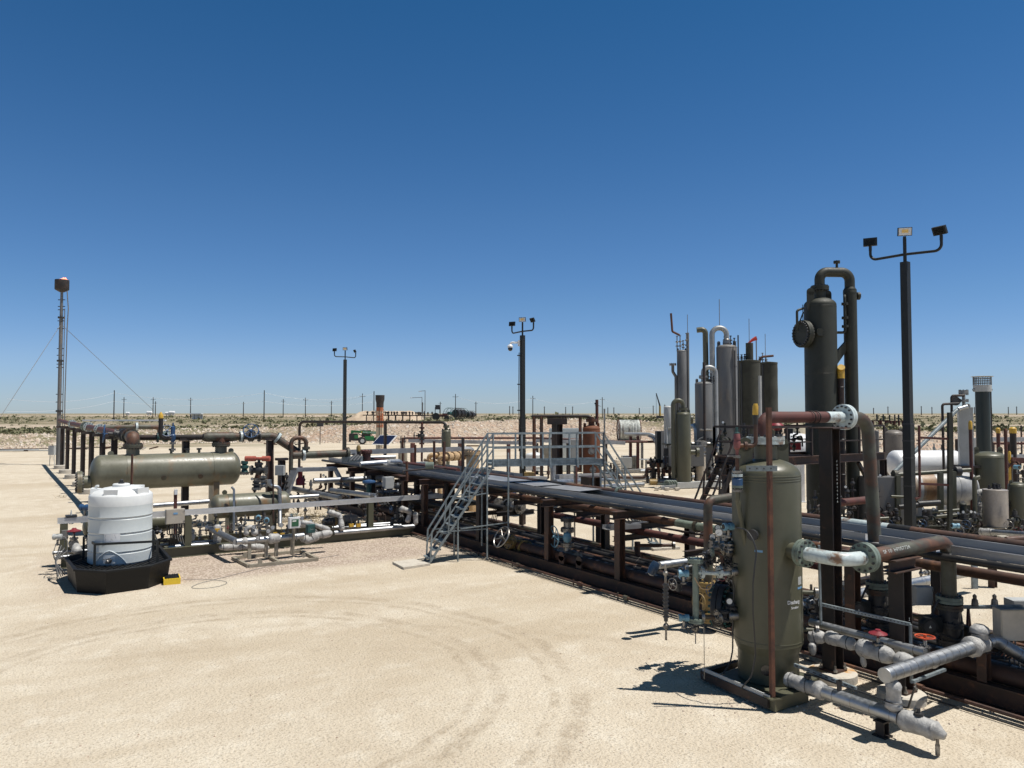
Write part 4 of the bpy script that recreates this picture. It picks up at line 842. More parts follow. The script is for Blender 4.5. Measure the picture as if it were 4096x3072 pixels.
# ================================================================ FOREGROUND RIGHT
def footing(c,r,lab,grp=None,h=.15):
    q=MB(); n=40; q.lathe([(r,-.05),(r*1.01,h*.5),(r,h-.02),(r-.03,h)],c,(0,0,1),n)
    for i,v in enumerate(q.v): d=v-V(c); k=1+.05*noise.noise(V((d.x*2,d.y*2,7))); q.v[i]=V(c)+V((d.x*k,d.y*k,d.z*(1+.1*noise.noise(v))))
    return S(q,'concrete_footing',concr_r if 'stain' in lab else concr,lab,'footing',c,grp)
C1=V((11.92,8.18,0)); C2=V((11.97,6.98,0))
footing(C1,.4,'round rust stained concrete footing under the tallest H column','foreground footings'); footing(C2,.36,'round pale concrete footing under the shorter H column','foreground footings')
def hcol(c,z0,z1,w_,lab,m_,bp=.14,top=None,up=(1,0,0)):
    t=T('support_column',lab,'column',c,'foreground H columns'); MB().ib(V((c.x,c.y,z0+.03)),V((c.x,c.y,z1)),w_,w_,.02,up=up).build('shaft',m_,t)
    MB().box((c.x,c.y,z0+.015),(bp*2.3,bp*2.3,.03)).build('base_plate',beam,t); q=MB()
    for i in(-1,1):
        for j in(-1,1): q.cyl((c.x+i*bp,c.y+j*bp,z0+.02),(c.x+i*bp,c.y+j*bp,z0+.13),.016,n=6); q.cyl((c.x+i*bp,c.y+j*bp,z0+.03),(c.x+i*bp,c.y+j*bp,z0+.06),.035,n=6)
    q.build('anchor_bolt',steel,t)
    if top: MB().box((c.x,c.y,z1+.012),(top,top,.024)).build('cap_plate',beam,t)
    return t
t=hcol(C1,.15,4.33,.25,'tallest black H column on the stained footing right of the scrubber',bdark,top=.5)
ch=(-FH); 
def vtext(st,size,c,z0,w0=.15):
    o=0
    for ch_ in st:
        if ch_!=' ': text(ch_,size,(lambda oo:(lambda x,y: V((c.x,c.y,0))+V((-.02,-w0-.003,0))+V((x*.9,0,0))+V((0,0,z0-oo+y*.9))))(o),chalk,t,name='chalk_letter')
        o+=size*1.15
vtext('F03HER8006A8',.055,C1+V((0,0,0)),3.75)
t=hcol(C2,.15,2.06,.25,'shorter dark H column under the rust streaked foreground pipe',bdark)
q=MB().ib(C2+V((-.3,0,2.16)),C2+V((.45,0,2.16)),.24,.2,.018,up=(0,0,1)); q.build('cap_beam',beam,t); vtext('2504',.075,C2,1.3)
# red brown overhead pipe from scrubber top nozzle across to the drop
N0=SB+V((0,0,4.16))-RT*.05
t=T('overhead_pipe','red brown overhead pipe elbowing from scrubber top to the tall column','pipe',N0)
MB().tube([N0,N0+V((0,0,.37)),V((12.75,8.5,4.53))],.1,.32,22,k=9).build('pipe',redbr,t); MB().tube([(12.3,8.5,4.53),(12.8,8.5,4.53)],.1015,0,22).build('white_end',whp,t)
MB().flange(V((12.85,8.5,4.53)),(1,0,0),.235,.065,14).build('flange',whp,t)
q=MB()
for x in(11.85,11.99): q.torus((x,8.5,4.53),(1,0,0),.11,.011,22,6)
q.build('u_bolt',bdark,t)
t=T('drop_pipe','tall rusty olive pipe dropping from the overhead flange through the rack','pipe',(13.5,8.3,1.4))
MB().tube([(12.9,8.5,4.53),(13.5,8.45,4.5),(13.5,8.31,1.44)],.118,.3,24,k=9).build('pipe',weath,t); MB().flange((13.5,8.3,1.4),(0,0,1),.21,.055,12).build('flange',mint,t)
for y,lab in((8.3,'olive valve with black electric actuator below the tall dropping pipe'),(7.0,'olive valve with round black electric actuator below the streaked pipe elbow')):
    c=V((13.5,y,1.)); t=T('actuated_valve',lab,'valve',(c.x,c.y,.5),'valves with electric actuators'); q=MB(); q.cyl(c-V((0,0,.33)),c+V((0,0,.28)),.17,n=24); q.box(c+V((0,0,.02)),(.3,.3,.2),.3); q.build('body',dsteel,t)
    for z in(.28,-.02,-.32): MB().flange(c+V((0,0,z)),(0,0,1),.21,.045,12).build('flange',weath if z>.2 else dsteel,t)
    a=c-RT*.36-FH*.05; q=MB(); q.box(a,(.3,.22,.26),-HEAD+.15); q.cyl(a-RT*.12-FH*.1,a-RT*.12-FH*.2,.14,n=20); q.build('actuator',blk2,t); q=MB(); q.cyl(a-RT*.12-FH*.2,a-RT*.12-FH*.21,.1,n=20); q.build('actuator_lid',dsteel,t)
    cc=a-RT*.12-FH*.214; MB().add([cc-RT*.022-V((0,0,.02)),cc+RT*.022-V((0,0,.02)),cc+V((0,0,.026))],[(0,1,2)]).build('warning_triangle',chalk,t)
    q=MB(); q.tube([a+V((0,0,.1)),a+RT*.15+V((0,0,.42)),c+RT*.12+V((0,0,.42)),c+RT*.2+V((0,0,.1)),c+RT*.1-V((0,0,.3))-FH*.2,a-V((0,0,.1))-FH*.12],.02,.14,8); q.build('cable_loop',wire,t)
    MB().box(c+RT*.27-V((0,0,.2)),(.06,.2,.3),-HEAD).build('bracket',blk2,t)
# lower insulated line A
A0=V((10.42,8.12,.34)); XA=10.42
soft('silver blanket insulation sleeve where the low foreground pipe leaves the scrubber skirt',[(XA,8.0,.34),(XA,7.28,.34)],.12)
t=clad('shiny clad low pipe with dark bands running out in the foreground',[(XA,7.3,.34),(XA,6.12,.34)],.1,ring=.3)
soft('silver blanket wrapped stub end of the low foreground pipe',[(XA,6.12,.34),(XA,5.62,.33),(XA+.01,5.5,.3)],.125)
S(MB().cyl((XA,5.6,.34),(XA,5.6,.02),.022).cyl((XA,5.6,.16),(XA,5.6,.02),.03),'drain_nipple',steel,'small drain nipple under the wrapped stub end','drain',(XA,5.2,0))
q=T('valve_bonnet','small black valve bonnet poking out of the wrapped stub end','valve',(XA,5.85,.45)); MB().flange((XA,5.85,.48),(0,0,1),.06,.02,6).build('flange',dsteel,q); MB().cyl((XA,5.85,.44),(XA,5.85,.56),.025).build('stem',dsteel,q)
q=T('valve_bonnet','small black stem valve on top of the low foreground pipe near scrubber','valve',(XA,7.05,.45)); MB().cyl((XA,7.05,.4),(XA,7.05,.58),.035).build('stem',dsteel,q); MB().flange((XA,7.05,.56),(0,0,1),.045,.02,6).build('flange',dsteel,q)
q=T('valve_bonnet','small black bolted bonnet on the blanket sleeve next to scrubber','valve',(XA,7.6,.45)); MB().flange((XA,7.6,.49),(0,0,1),.055,.02,6).build('flange',dsteel,q); MB().cyl((XA,7.6,.44),(XA,7.6,.55),.02).build('stem',dsteel,q)
t=T('pipe_stand','short brown H pipe stand under the low foreground pipe','pipe support',(XA+.02,6.38,0)); MB().ib((XA,6.38,.02),(XA,6.38,.2),.13,.13,.01,up=(1,0,0)).build('post',bdark,t); MB().box((XA,6.38,.215),(.2,.16,.02)).build('saddle_plate',bdark,t); MB().box((XA,6.38,.01),(.2,.2,.02)).build('base_plate',bdark,t)
S(MB().tube([(XA+.22,7.9,.5),(XA+.2,7.4,.45),(XA+.18,6.1,.44),(XA+.1,5.95,.8)],.014,.05,8),'conduit',wire,'thin black conduit running alongside the low foreground pipe','conduit',(XA,7.9,.5))
t=T('perforated_strut','galvanised perforated strut lying beside the scrubber blanket sleeve','strut',(XA+.2,7.6,.5)); MB().bar((XA+.22,8.,.52),(XA+.2,6.9,.47),.04,.05).build('channel',galv,t); q=MB(); 
for i in range(10): q.box(V((XA+.22,8.,.52)).lerp(V((XA+.2,6.9,.47)),(i+.5)/10)-V((.021,0,0)),(.003,.05,.02))
q.build('slot_pattern',dsteel,t)
# riser and upper clad line B
soft('silver blanket sleeve on the short riser at the foreground corner',[(XA,6.2,.42),(XA,6.2,.84)],.11)
clad('large shiny clad pipe with capped end crossing above the foreground line',[(XA-.17,6.22,.93),(12.6,6.22,.93)],.105,ring=.19)
S(MB().lathe([(.01,-.006),(.103,-.006),(.107,0),(.107,.01)],(XA-.175,6.22,.93),(1,0,0),24),'pipe_end_cap',alum,'round metal end cap of the large foreground clad pipe','end cap',(XA-.13,6.22,.93))
soft('silver blanket tee sleeve on the clad pipe before the skid',[(12.55,6.22,.93),(13.1,6.22,.93)],.135)
soft('silver blanket stub standing up from the clad pipe tee',[(12.88,6.22,.98),(12.88,6.22,1.24)],.135)
clad('clad elbow pipe diving from the tee down behind the skid beam',[(13.05,6.22,.93),(13.35,6.22,.93),(13.7,5.85,.62),(14.5,5.4,.5)],.1,ring=.25)
t=T('pipe_stand','brown H post on the skid beam under the clad pipe tee','pipe support',(12.93,6.0,.34)); MB().ib((12.95,6.2,.35),(12.95,6.2,.8),.15,.15,.012,up=(1,0,0)).build('post',beam,t); MB().box((12.95,6.2,.81),(.2,.18,.014)).build('cap_plate',beam,t)
# middle insulated lines C
soft('knobbly silver blanket bundle at the scrubber lower nozzle',[(11.2,8.12,.86),(11.25,7.85,.9)],.12)
soft('silver blanket sleeve pipe left of the red diaphragm actuator',[(11.25,7.85,.92),(11.25,7.28,.9)],.095)
soft('silver blanket sleeve under the red diaphragm actuator',[(11.25,7.28,.9),(11.25,6.66,.88)],.12)
soft('silver blanket sleeve pipe right of the red diaphragm actuator',[(11.25,6.66,.87),(11.25,6.32,.86)],.11)
soft('silver blanket drip leg hanging below the actuator sleeve',[(11.25,7.2,.8),(11.27,7.18,.6)],.05)
clad('thin clad pipe running straight behind the blanket wrapped line',[(11.62,8.4,.97),(11.62,6.4,.97)],.065,ring=.4)
soft('grey blanket drip leg hanging below the scrubber lower nozzle',[(11.1,8.0,.8),(11.1,7.98,.6)],.06)
valve(V((11.25,6.93,.9)),(0,1,0),.055,'valve with crimson domed diaphragm actuator on the wrapped line',steel,red,steel,wheel=False,act='dia')
valve(V((11.8,6.5,.86)),(0,1,0),.06,'shiny bolted valve with orange red handwheel behind the foreground clad pipe',steel,orang,steel,name='gate_valve')
soft('silver blanket lump behind the orange handwheel valve',[(11.8,6.42,.8),(11.8,6.3,.8)],.08); soft('silver blanket lump before the orange handwheel valve',[(11.75,6.95,.9),(11.77,6.7,.86)],.09)
# struts, boxes
t=T('perforated_strut','long galvanised perforated strut spanning between the two H columns','strut',C1); p0=ad(22,930,918,12.7);p1=ad(22,1345,1012,12.0); MB().bar(p0,p1,.04,.05).build('channel',galv,t); q=MB()
for i in range(26): q.bar(p0.lerp(p1,(i+.3)/26)-FH*.024,p0.lerp(p1,(i+.7)/26)-FH*.024,.002,.016)
q.build('slot_pattern',dsteel,t)
p0=ad(22,932,655,12.6);p1=ad(22,942,1010,12.6); t=T('perforated_strut','upright galvanised perforated strut beside the tallest H column','strut',p1); MB().bar(p0,p1,.045,.03,RT).build('channel',galv,t)
p0=ad(22,1345,1010,11.95);p1=ad(22,1350,1275,11.95); t=T('perforated_strut','upright galvanised perforated strut fixed to the shorter H column','strut',p1); MB().bar(p0,p1,.045,.03,RT).build('channel',galv,t)
p0=ad(22,1355,1270,11.6);p1=ad(22,1500,1215,12.3); t=T('perforated_strut','short galvanised perforated strut under the foreground clad pipe','strut',p0); MB().bar(p0,p1,.045,.04).build('channel',galv,t)
ibox(ad(22,1398,880,13.6),(.3,.16,.32),'plain grey junction box behind the shorter H column',greyb,-HEAD,cond=0)
b=ad(22,1790,1008,12.6); ibox(b,(.42,.2,.5),'beige instrument box with cables at the right frame edge foreground',stain,-HEAD+.05,cond=4)
S(MB().box(b+V((0,0,.28))+FH*.02,(.46,.06,.03),-HEAD+.05).box(b+V((0,0,.265)),(.46,.3,.012),-HEAD+.05),'strut_shelf',galv,'perforated strut lying on top of the beige instrument box','strut',b)
ibox(ad(22,1850,935,13.6),(.5,.25,.3),'grey cabinet top showing behind the beige instrument box',greyb,-HEAD,cond=0)
ibox(ad(22,1672,1098,12.4),(.16,.1,.18),'small grey switch box beside the raised blanket stub',greyb,-HEAD,cond=1)
s0=ad(22,1690,1075,13.6); t=T('saw_horse','trestle stand with two shiny fittings on top beyond the blanket stub','trestle',(s0.x,s0.y,0)); q=MB()
for e in(-.32,.32):
    for f in(-.22,.22): q.bar(V((s0.x,s0.y,1.15))+RT*e,V((s0.x,s0.y,.2))+RT*(e+.0)+FH*f+RT*(f*.9),.04,.04)
q.build('leg',redbr,t); MB().bar(V((s0.x,s0.y,1.17))-RT*.42,V((s0.x,s0.y,1.17))+RT*.42,.08,.05).build('top_board',galv,t)
for e in(-.2,.15): 
    q=MB(); c=V((s0.x,s0.y,1.195))+RT*e; q.lathe([(.06,0),(.05,.1),(.03,.12),(.035,.17),(.01,.2)],c,(0,0,1),10); q.build('fitting',steel,t)
for i in range(5):
    P=[b+V((-.1+.05*i,0,-.3)),b+RT*(.1-.12*i)-V((0,0,.62)),b-RT*(.35+.03*i)-V((0,0,.5-.03*i)),b-RT*(.55)-V((0,0,.42))]
    S(MB().tube(P,.014,.12,6),'cable',wire,['outer','second','third','fourth','inner'][i]+' black cable looping under the beige instrument box','cable',P[0],'looping box cables')
# clad line beyond the rack on posts
p0=g(22,1050,885,.55);p1=g(22,1640,770,.55)
clad('clad pipe on low posts on the ground beyond the rack, seen under it',[p0-(p1-p0)*.35,p1],.11,ring=.5)
b=g(22,1635,850); S(MB().box((b.x,b.y,.32),(.14,.08,.64),-HEAD),'pipe_stand',galv,'galvanised post at the end of the clad pipe beyond the rack','pipe support',b)
b=g(22,1716,845); S(MB().ib((b.x,b.y,.0),(b.x,b.y,1.15),.16,.16,.012,up=(1,0,0)),'support_column',beam,'brown post beyond the rack at the right, under the rusty pipes','column',b)
for i,(x,y) in enumerate(((1290,760),(1395,790),(1110,760),(1075,800))): tree(g(22,x,y+90),1.0+.2*i,['small instrument tree beyond the rack right of short H column','small instrument tree behind the plain grey junction box','small instrument tree just right of the tallest H column','small instrument tree at foot of the tallest H column'][i],20+i,1.3,group='instrument trees beyond the rack')
# clutter inside skid near the scrubber (behind it, right side)
for i,(x,y,lab) in enumerate(((880,960,'low instrument cluster between scrubber and tallest column'),(905,1040,'lower instrument cluster beside the scrubber nozzle bundle'),(1030,960,'low instrument cluster right behind the tallest column'),(1250,1020,'low instrument cluster left of the shorter column'),(1240,935,'upper instrument cluster left of the shorter column'))):
    tree(V(g(22,x,y+30,.35)),.7,lab,40+i,1.2,m=dsteel if i%2 else steel)
# ================================================================ CROSSOVER STAIR AND WALKWAY
U=V((.965,-.262,0)); W_=V((.262,.965,0)); SO=V((10.56,21.02,0)); PH=3.0; SW=.62; Z=V((0,0,1))
def cx(t,w_,z): return SO+U*t+W_*w_+Z*z
xs=T('crossover_stair','galvanised crossover stair and railed walkway climbing over the pipe rack','stair',SO)
TA,TB=2.05,5.85; TF=8.0
def perf(mb,p,q,w_=.05,h=.05): mb.bar(p,q,w_,.006); mb.bar(p+Z*.0,q+Z*.0,.006,h)
for side_,(a,b) in enumerate(((0,TA),(TF,TB))):
    for w_ in(0,SW): 
        p,q=cx(a,w_,.02),cx(b,w_,PH-.04); MB().bar(p-Z*.03,q-Z*.03,.03,.07).build('stringer',galv,xs); d=(q-p); 
        n=Z.cross(d).normalized(); r0,r1=cx(a+(.1 if side_==0 else -.1),w_,.95),cx(b,w_,PH+.95)
        q2=MB(); q2.bar(r0,r1,.045,.045); q2.bar((p+r0)/2+Z*.1,(q+r1)/2+Z*.0,.035,.035)
        q2.bar(cx(a+(.06 if side_==0 else -.06),w_,0.05),r0,.045,.045)
        q2.build('handrail',galv,xs)
        for u in(.3,.62): MB().bar(p.lerp(q,u),r0.lerp(r1,u),.04,.04).build('rail_post',galv,xs)
    nt_=12
    for i in range(nt_):
        u=(i+.55)/(nt_); c=cx(a,SW/2,.02).lerp(cx(b,SW/2,PH-.04),u); q2=MB(); q2.box(c,(.27,SW-.05,.03),math.atan2(U.y,U.x)); 
        for k in range(3): q2.box(c+U*(-.1+.1*k)+Z*.016,(.012,SW-.07,.01),math.atan2(U.y,U.x))
        q2.build('tread',galv,xs)
# walkway deck, channels, rails
MB().bar(cx(TA-.05,SW/2,PH),cx(TB+.05,SW/2,PH),SW-.02,.03).build('walkway_deck',galv,xs)
for w_ in(-.01,SW+.01):
    q2=MB()
    for z in(-.07,.02,.1): q2.bar(cx(TA-.05,w_,PH+z),cx(TB+.05,w_,PH+z),.03,.012)
    q2.bar(cx(TA-.05,w_,PH+.01),cx(TB+.05,w_,PH+.01),.006,.2); t_=TA
    while t_<TB: q2.bar(cx(t_,w_*1.02-(.02 if w_<0 else -.02),PH+.07),cx(t_+.02,w_*1.02-(.02 if w_<0 else -.02),PH+.07),.004,.018); t_+=.05
    q2.build('side_channel',galv,xs)
    q2=MB(); q2.bar(cx(TA,w_,PH+.95),cx(TB,w_,PH+.95),.045,.045); q2.bar(cx(TA,w_,PH+.5),cx(TB,w_,PH+.5),.03,.05); q2.build('top_rail',galv,xs)
    for k in range(5):
        t_=TA+(TB-TA)*k/4; q2=MB(); q2.bar(cx(t_,w_,PH-.12),cx(t_,w_,PH+.95),.045,.045); q2.build('rail_post',galv,xs)
        if k in(1,2,3) and w_<0: MB().bar(cx(t_+.03,w_-.03,PH-.16),cx(t_+.0,w_-.03,PH+.2),.03,.06).build('splice_bracket',galv,xs)
# legs
for t_,w_,z0 in((1.86,0,.05),(1.86,SW,.35),(.62+.3,.0,.02),(.95,SW,.02),(4.9,0,2.1)):
    top=PH*min(1,t_/TA) if t_<TA else PH
    if t_==4.9: continue
    MB().bar(cx(t_,w_,z0),cx(t_,w_,max(.9,top+(.9 if t_>1.5 else .0))),.04,.04).build('leg',galv,xs)
for (t_,z0) in((5.75,.3),(6.9,.02)):
    for w_ in(0,SW): MB().bar(cx(t_,w_,z0),cx(t_,w_,min(PH,PH*(TF-t_)/(TF-TB))),.045,.045).build('leg',galv,xs)
for w_ in(0,SW): 
    q2=MB(); q2.bar(cx(.25,w_,.95),cx(1.86,w_,.98),.03,.03); q2.bar(cx(1.86,w_,1.0),cx(1.86,w_,1.0)+U*.0+Z*.5,.03,.03); q2.bar(cx(.8,w_,1.95),cx(1.9,w_,2.1),.03,.03); q2.build('brace',galv,xs)
b=cx(2.55,-.02,0); MB().bar(V((b.x,b.y,.3)),V((b.x,b.y,PH+.35)),.04,.04).build('outrigger_post',galv,xs)
MB().bar(cx(1.0,-.02,1.02),V((b.x,b.y,1.15)),.03,.03).build('brace',galv,xs)
b=cx(5.87,-.05,0); MB().cyl(V((b.x,b.y,.3)),V((b.x,b.y,PH+1.75)),.03).build('tall_post',steel,xs)
sl=[g(5,40,1218,0),g(5,130,1266,0),g(5,345,1232,0),g(5,215,1195,0)]
MB().add([p-Z*.02 for p in sl]+[p+Z*.07 for p in sl],[(0,1,2,3),(7,6,5,4),(0,4,5,1),(1,5,6,2),(2,6,7,3),(3,7,4,0)]).build
q=MB().add([p-Z*.02 for p in sl]+[p+Z*.07 for p in sl],[(3,2,1,0),(4,5,6,7),(1,5,4,0),(2,6,5,1),(3,7,6,2),(0,4,7,3)]); S(q,'concrete_pad',concr,'thin pale concrete pad at the foot of the near stair','concrete pad',sl[0],smooth=False)
b=cx(8.1,.3,0); q=MB().box((b.x,b.y,.04),(1.0,.9,.08),math.atan2(U.y,U.x)); S(q,'concrete_pad',concr,'pale concrete pad under the far stair beyond the rack','concrete pad',b)
# camera mast and light masts
def lightpole(loc,h,lab,arms,az,camr=False,step=True,wd=.27):
    loc=V(loc); t=T('light_pole',lab,'light pole',loc,'black light poles'); q=MB(); a=-HEAD+.62
    q.box(loc+Z*(h*.42/2),(wd*1.16,wd*1.16,h*.42),a); q.box(loc+Z*(h*.71),(wd,wd,h*.58),a); q.build('pole',blk2,t)
    q=MB(); q.box(loc+Z*.02,(wd*2,wd*2,.04),a)
    for z in(.42,.36,.3,.2)[:4 if step else 1]: q.box(loc+Z*h*z,(wd*1.22,wd*1.22,.05),a)
    q.build('band',dsteel,t)
    zc=h+.28; c=loc+Z*zc; X=V((math.cos(az),math.sin(az),0)); s_=arms
    q=MB(); q.cyl(loc+Z*h,loc+Z*(h+.85),.06); q.tube([c-X*s_+Z*.42,c-X*s_-Z*.04,c,c+X*s_-Z*.04,c+X*s_+Z*.42],.05,.36,10,k=8); q.build('cross_arm',blk2,t)
    for (o,zz,yaw,tilt,pit) in((-s_,.45,.5,.15,0),(0,.62,-.25,.2,.6),(s_,.47,-.9,-.5,0)):
        p=c+X*o+Z*zz; F=(-FH*math.cos(yaw)+RT*math.sin(yaw)); 
        if o!=0: F=(FH*math.cos(yaw)+RT*math.sin(o*yaw if o>0 else yaw)).normalized() if o<0 else (FH*.5+RT*.86).normalized()
        up=(Z+F*tilt).normalized(); R_=up.cross(F).normalized(); F2=R_.cross(up)
        hs=MB(); hs.cyl(p-Z*.14,p+Z*.03,.055); hs.box(p+up*.2,(.47,.1,.3),ax=(R_,F2,up))
        for k in range(9): hs.box(p+up*.2+R_*(-.16+.04*k)-F2*.065,(.012,.04,.24),ax=(R_,F2,up))
        lh=hs.build('lamp_head',blk2,t)
        MB().box(p+up*.2+F2*.052,(.42,.006,.26),ax=(R_,F2,up)).build('lens',lamp,lh); MB().box(p+up*.22+F2*.057,(.22,.006,.12),ax=(R_,F2,up)).build('led_board',lampled,lh)
    return t
b=ad(12,472,1330,27.2); b.z=0; lightpole(b,10.05,'tallest looking black light pole nearest the viewer with three floodlights',1.2,-HEAD-.8,wd=.25)
b=ad(6,249,700,52.5); b.z=0; mp_=lightpole(b,10.0,'black light pole behind the walkway carrying a white dome camera',1.3,-HEAD-.97); MP=b
hd_=b+Z*9.45; t=T('security_camera','white dome security camera on an arm near the top of the middle mast','camera',hd_); q=MB(); q.box(hd_-RT*.25,(.15,.2,.4),-HEAD); q.tube([hd_-RT*.3+Z*.05,hd_-RT*.8+Z*.05,hd_-RT*.85-Z*.15],.07,.12,10); q.build('arm',white,t)
MB().lathe([(.2,-.05),(.2,.06),(.1,.17)],hd_-RT*.85-Z*.25,Z,16).build('hood',white,t); MB().ball(hd_-RT*.85-Z*.38,.17,14).build('dome',dglass,t)
q=MB()
for z in(8.6,6.6,4.8,2.7): q.box(b+Z*z-RT*.22,(.3,.15,.07),-HEAD)
q.tube([b+Z*8.8-RT*.24,b+Z*6-RT*.26,b+Z*2-RT*.24],.03,0,6); S(q,'mast_conduit',dsteel,'conduit with clamps running down the left side of the camera mast','conduit',b)
b=ad(3,931,700,77); b.z=0; lightpole(b,10.05,'smallest looking black light pole in front of the rock berm',1.25,-HEAD+.78,step=False)
# ================================================================ FLARE MAST AND HEADER
FB=V((2.9,79.1,0)); fm_=T('flare_mast','tall thin guyed flare mast with black drum and small flame on top','flare mast',FB)
q=MB(); q.cyl(FB,FB+Z*4.8,.17,n=14); q.cyl(FB+Z*4.8,FB+Z*13.2,.155); q.cyl(FB+Z*13.2,FB+Z*15.7,.13,.11); q.build('mast_pipe',greyt,fm_)
q=MB()
for z in(4.8,9.3,13.2): q.flange(FB+Z*z,Z,.28,.06,8)
for z in(5.6,6.3,8.7,9.0,9.8,10.4,12.2,12.9,13.9,14.2,14.8): q.box(FB+Z*z,(.62,.06,.07),-HEAD)
q.build('flange',dsteel,fm_)
MB().lathe([(.2,-.25),(.55,-.05),(.58,0),(.58,.85),(.55,.85),(.55,.1)],FB+Z*15.75,Z,24).build('wind_drum',mat('scorched steel',(.025,.022,.022),(.05,.035,.03),2,rough=.7),fm_)
MB().tube([FB+RT*.55,FB+RT*.5+Z*6,FB+RT*.55+Z*12,FB+RT*.62+Z*14,FB+RT*.45+Z*15.9],.045,0,8).build('pilot_line',gwire,fm_)
MB().tube([FB+RT*.33+Z*.5,FB+RT*.3+Z*14],.035,0,6).build('ignition_conduit',gwire,fm_)
fl_=mat('flame',(1.,.36,.22),rough=1,emit=1.0); q=MB()
for x,h in((-.15,.12),(.1,.24),(.28,.22),(.38,.12)): q.lathe([(.14,-.1),(.17,.05),(.09,h*.6),(.01,h)],FB+Z*16.6+RT*x,Z,8)
for i,v in enumerate(q.v): q.v[i]=v+RT*.08*math.sin(v.z*9)
fo=q.build('flame',fl_,None); fo.location=FB; 
for vv in fo.data.vertices: vv.co-=FB
fo['label']='small pink orange flame licking out of the flare drum'; fo['category']='flame'
ga=FB+Z*12.6
for i,(p,l) in enumerate(((ad(1,0,1110,60),'thin guy wire running from flare mast down to the left frame edge'),(ad(1,1020,1065,95),'thin guy wire running from flare mast down to the right'))):
    e=ga+(p-ga)*(1.0 if i else 1.); S(MB().tube([ga,e],.022,0,5),'guy_wire',gwire,l,'guy wire',ga,'flare guy wires')
ibox(FB+V((-.5,-1.0,1.35)),(.5,.3,.8),'grey electrical box on post at the foot of the flare mast',greyb,-HEAD,legs=1)
fc=[(2.86,79.15),(2.96,73.57),(3.1,67.8),(3.24,62.07),(3.38,55.35),(3.47,49.9),(3.6,44.6),(3.68,39.6)]
fl2=['farthest','second farthest','third farthest','fourth farthest','middle','third nearest','second nearest','nearest']
for i,(x,y) in enumerate(fc[1:] ):
    c=V((x,y,0)); t=T('header_support',fl2[i+1]+' dark column carrying the long flare header pipe','pipe support',c,'flare header columns'); MB().ib(c+Z*.3,c+Z*3.4,.26,.26,.02,up=(1,0,0)).build('column',bdark,t); MB().box(c+Z*3.47,(.9,.28,.14)).build('cap_beam',bdark,t)
    MB().lathe([(.55,-.05),(.55,.26),(.5,.3)],c,Z,24).build('concrete_base',concr,t)
t=T('flare_header','long brown flare header pipe receding to the flare mast','pipe',(3.6,34,3.7)); MB().tube([(2.95,78.9,3.95),(3.1,68,3.85),(3.62,44,3.72),(3.7,34.6,3.68)],.16,0,18).build('pipe',redbr,t)
for y,m_ in((46.,whp),(52,whp),(54,mint),(64,whp)):
    x=3.62-(y-44)*.0216; MB().flange((x,y,3.73+(y-44)*.005),(0,1,0),.29,.06,12).build('flange',m_,t)
pipe('branch_pipe','rusty white branch pipe with flange reaching the flare header from the right','pipe',[V((3.5,52,3.75)),V((6.1,52.5,3.75)),V((7.4,52.6,3.72)),V((7.5,52.6,3.0))],.15,weath,.2,fl=((V((6.1,52.5,3.75)),(1,0,0),.28,whp),))
valve(V((3.72,35.9,3.68)),(0,1,0),.16,'header valve with blue handwheel and red cap by the left vessel elbow',dsteel,blue,dsteel,stem=(-1,.1,.1))
# ================================================================ BIG HORIZONTAL SEPARATOR
VY=33.; VZ=2.32; P0=V((2.6,VY,VZ)); P1=V((7.75-.33,VY,VZ))
bv=T('horizontal_separator','large glossy olive horizontal separator vessel behind the white tank','pressure vessel',V((4,VY,0)))
MB().lathe([(a,-b) for a,b in reversed(head(.68,.36,n=10))]+[(a,(P1-P0).length+b) for a,b in head(.68,.36,n=10)],P0,(1,0,0),56).build('shell',olive2,bv)
for x in(3.6,6.75):
    s_=MB(); s_.box((x,VY,.95),(.22,1.0,1.7)); s_.box((x,VY,.05),(.3,1.2,.1)); s_.lathe([(.695,-.13),(.695,.13)],(x,VY,VZ),(1,0,0),48); s_.build('saddle',olive2,bv)
for x,r in((3.72,.24),(7.0,.23)):
    MB().cyl((x,VY,VZ+.5),(x,VY,VZ+.95),r,n=24).build('nozzle',olive2,bv); MB().flange((x,VY,VZ+1.0),Z,.36,.07,16).build('flange',weath,bv)
q=MB(); q.cyl((2.3,VY,2.0),(1.95,VY,2.0),.24,n=24); q.build('manway_neck',olive2,bv); MB().flange((1.92,VY,2.0),(1,0,0),.42,.08,20).build('manway',olive2,bv)
for x in(5.1,5.7,6.15): MB().cyl((x,VY,VZ+.6),(x,VY,VZ+.82),.05).build('small_nozzle',olive2,bv); MB().flange((x,VY,VZ+.83),Z,.1,.025,6).build('small_flange',dsteel,bv)
for e in(2.95,7.4): MB().lathe([(.11,-.02),(.11,.02)],(e,VY,VZ+.72),(0,1,0),14).build('lifting_lug',olive2,bv)
for x in(4.75,6.1): 
    MB().lathe([(.1,0),(.1,.02)],V((x,VY,VZ))+V((0,-.64,-.24)),V((0,-.93,-.35)),14).build('weld_pad',weath,bv)
q=ad(2,697,560,26.9); S(MB().bar(V((q.x,q.y,.2)),ad(2,702,438,26.9),.07,.05),'angle_post',rusto,'thin rusty upright bar in front of the horizontal separator','post',V((q.x,q.y,.2)))
HZ=3.62
t=T('elbow_pipe','rusty green elbow pipe rising from the left separator nozzle to the header','pipe',(3.72,VY,3.4)); MB().tube([(3.72,VY,3.35),(3.72,VY,HZ+.05),(3.72,VY+1.2,HZ+.05)],.24,.3,24).build('pipe',weath,t); MB().flange((3.72,VY+.95,HZ+.05),(0,1,0),.33,.06,12).build('flange',weath,t)
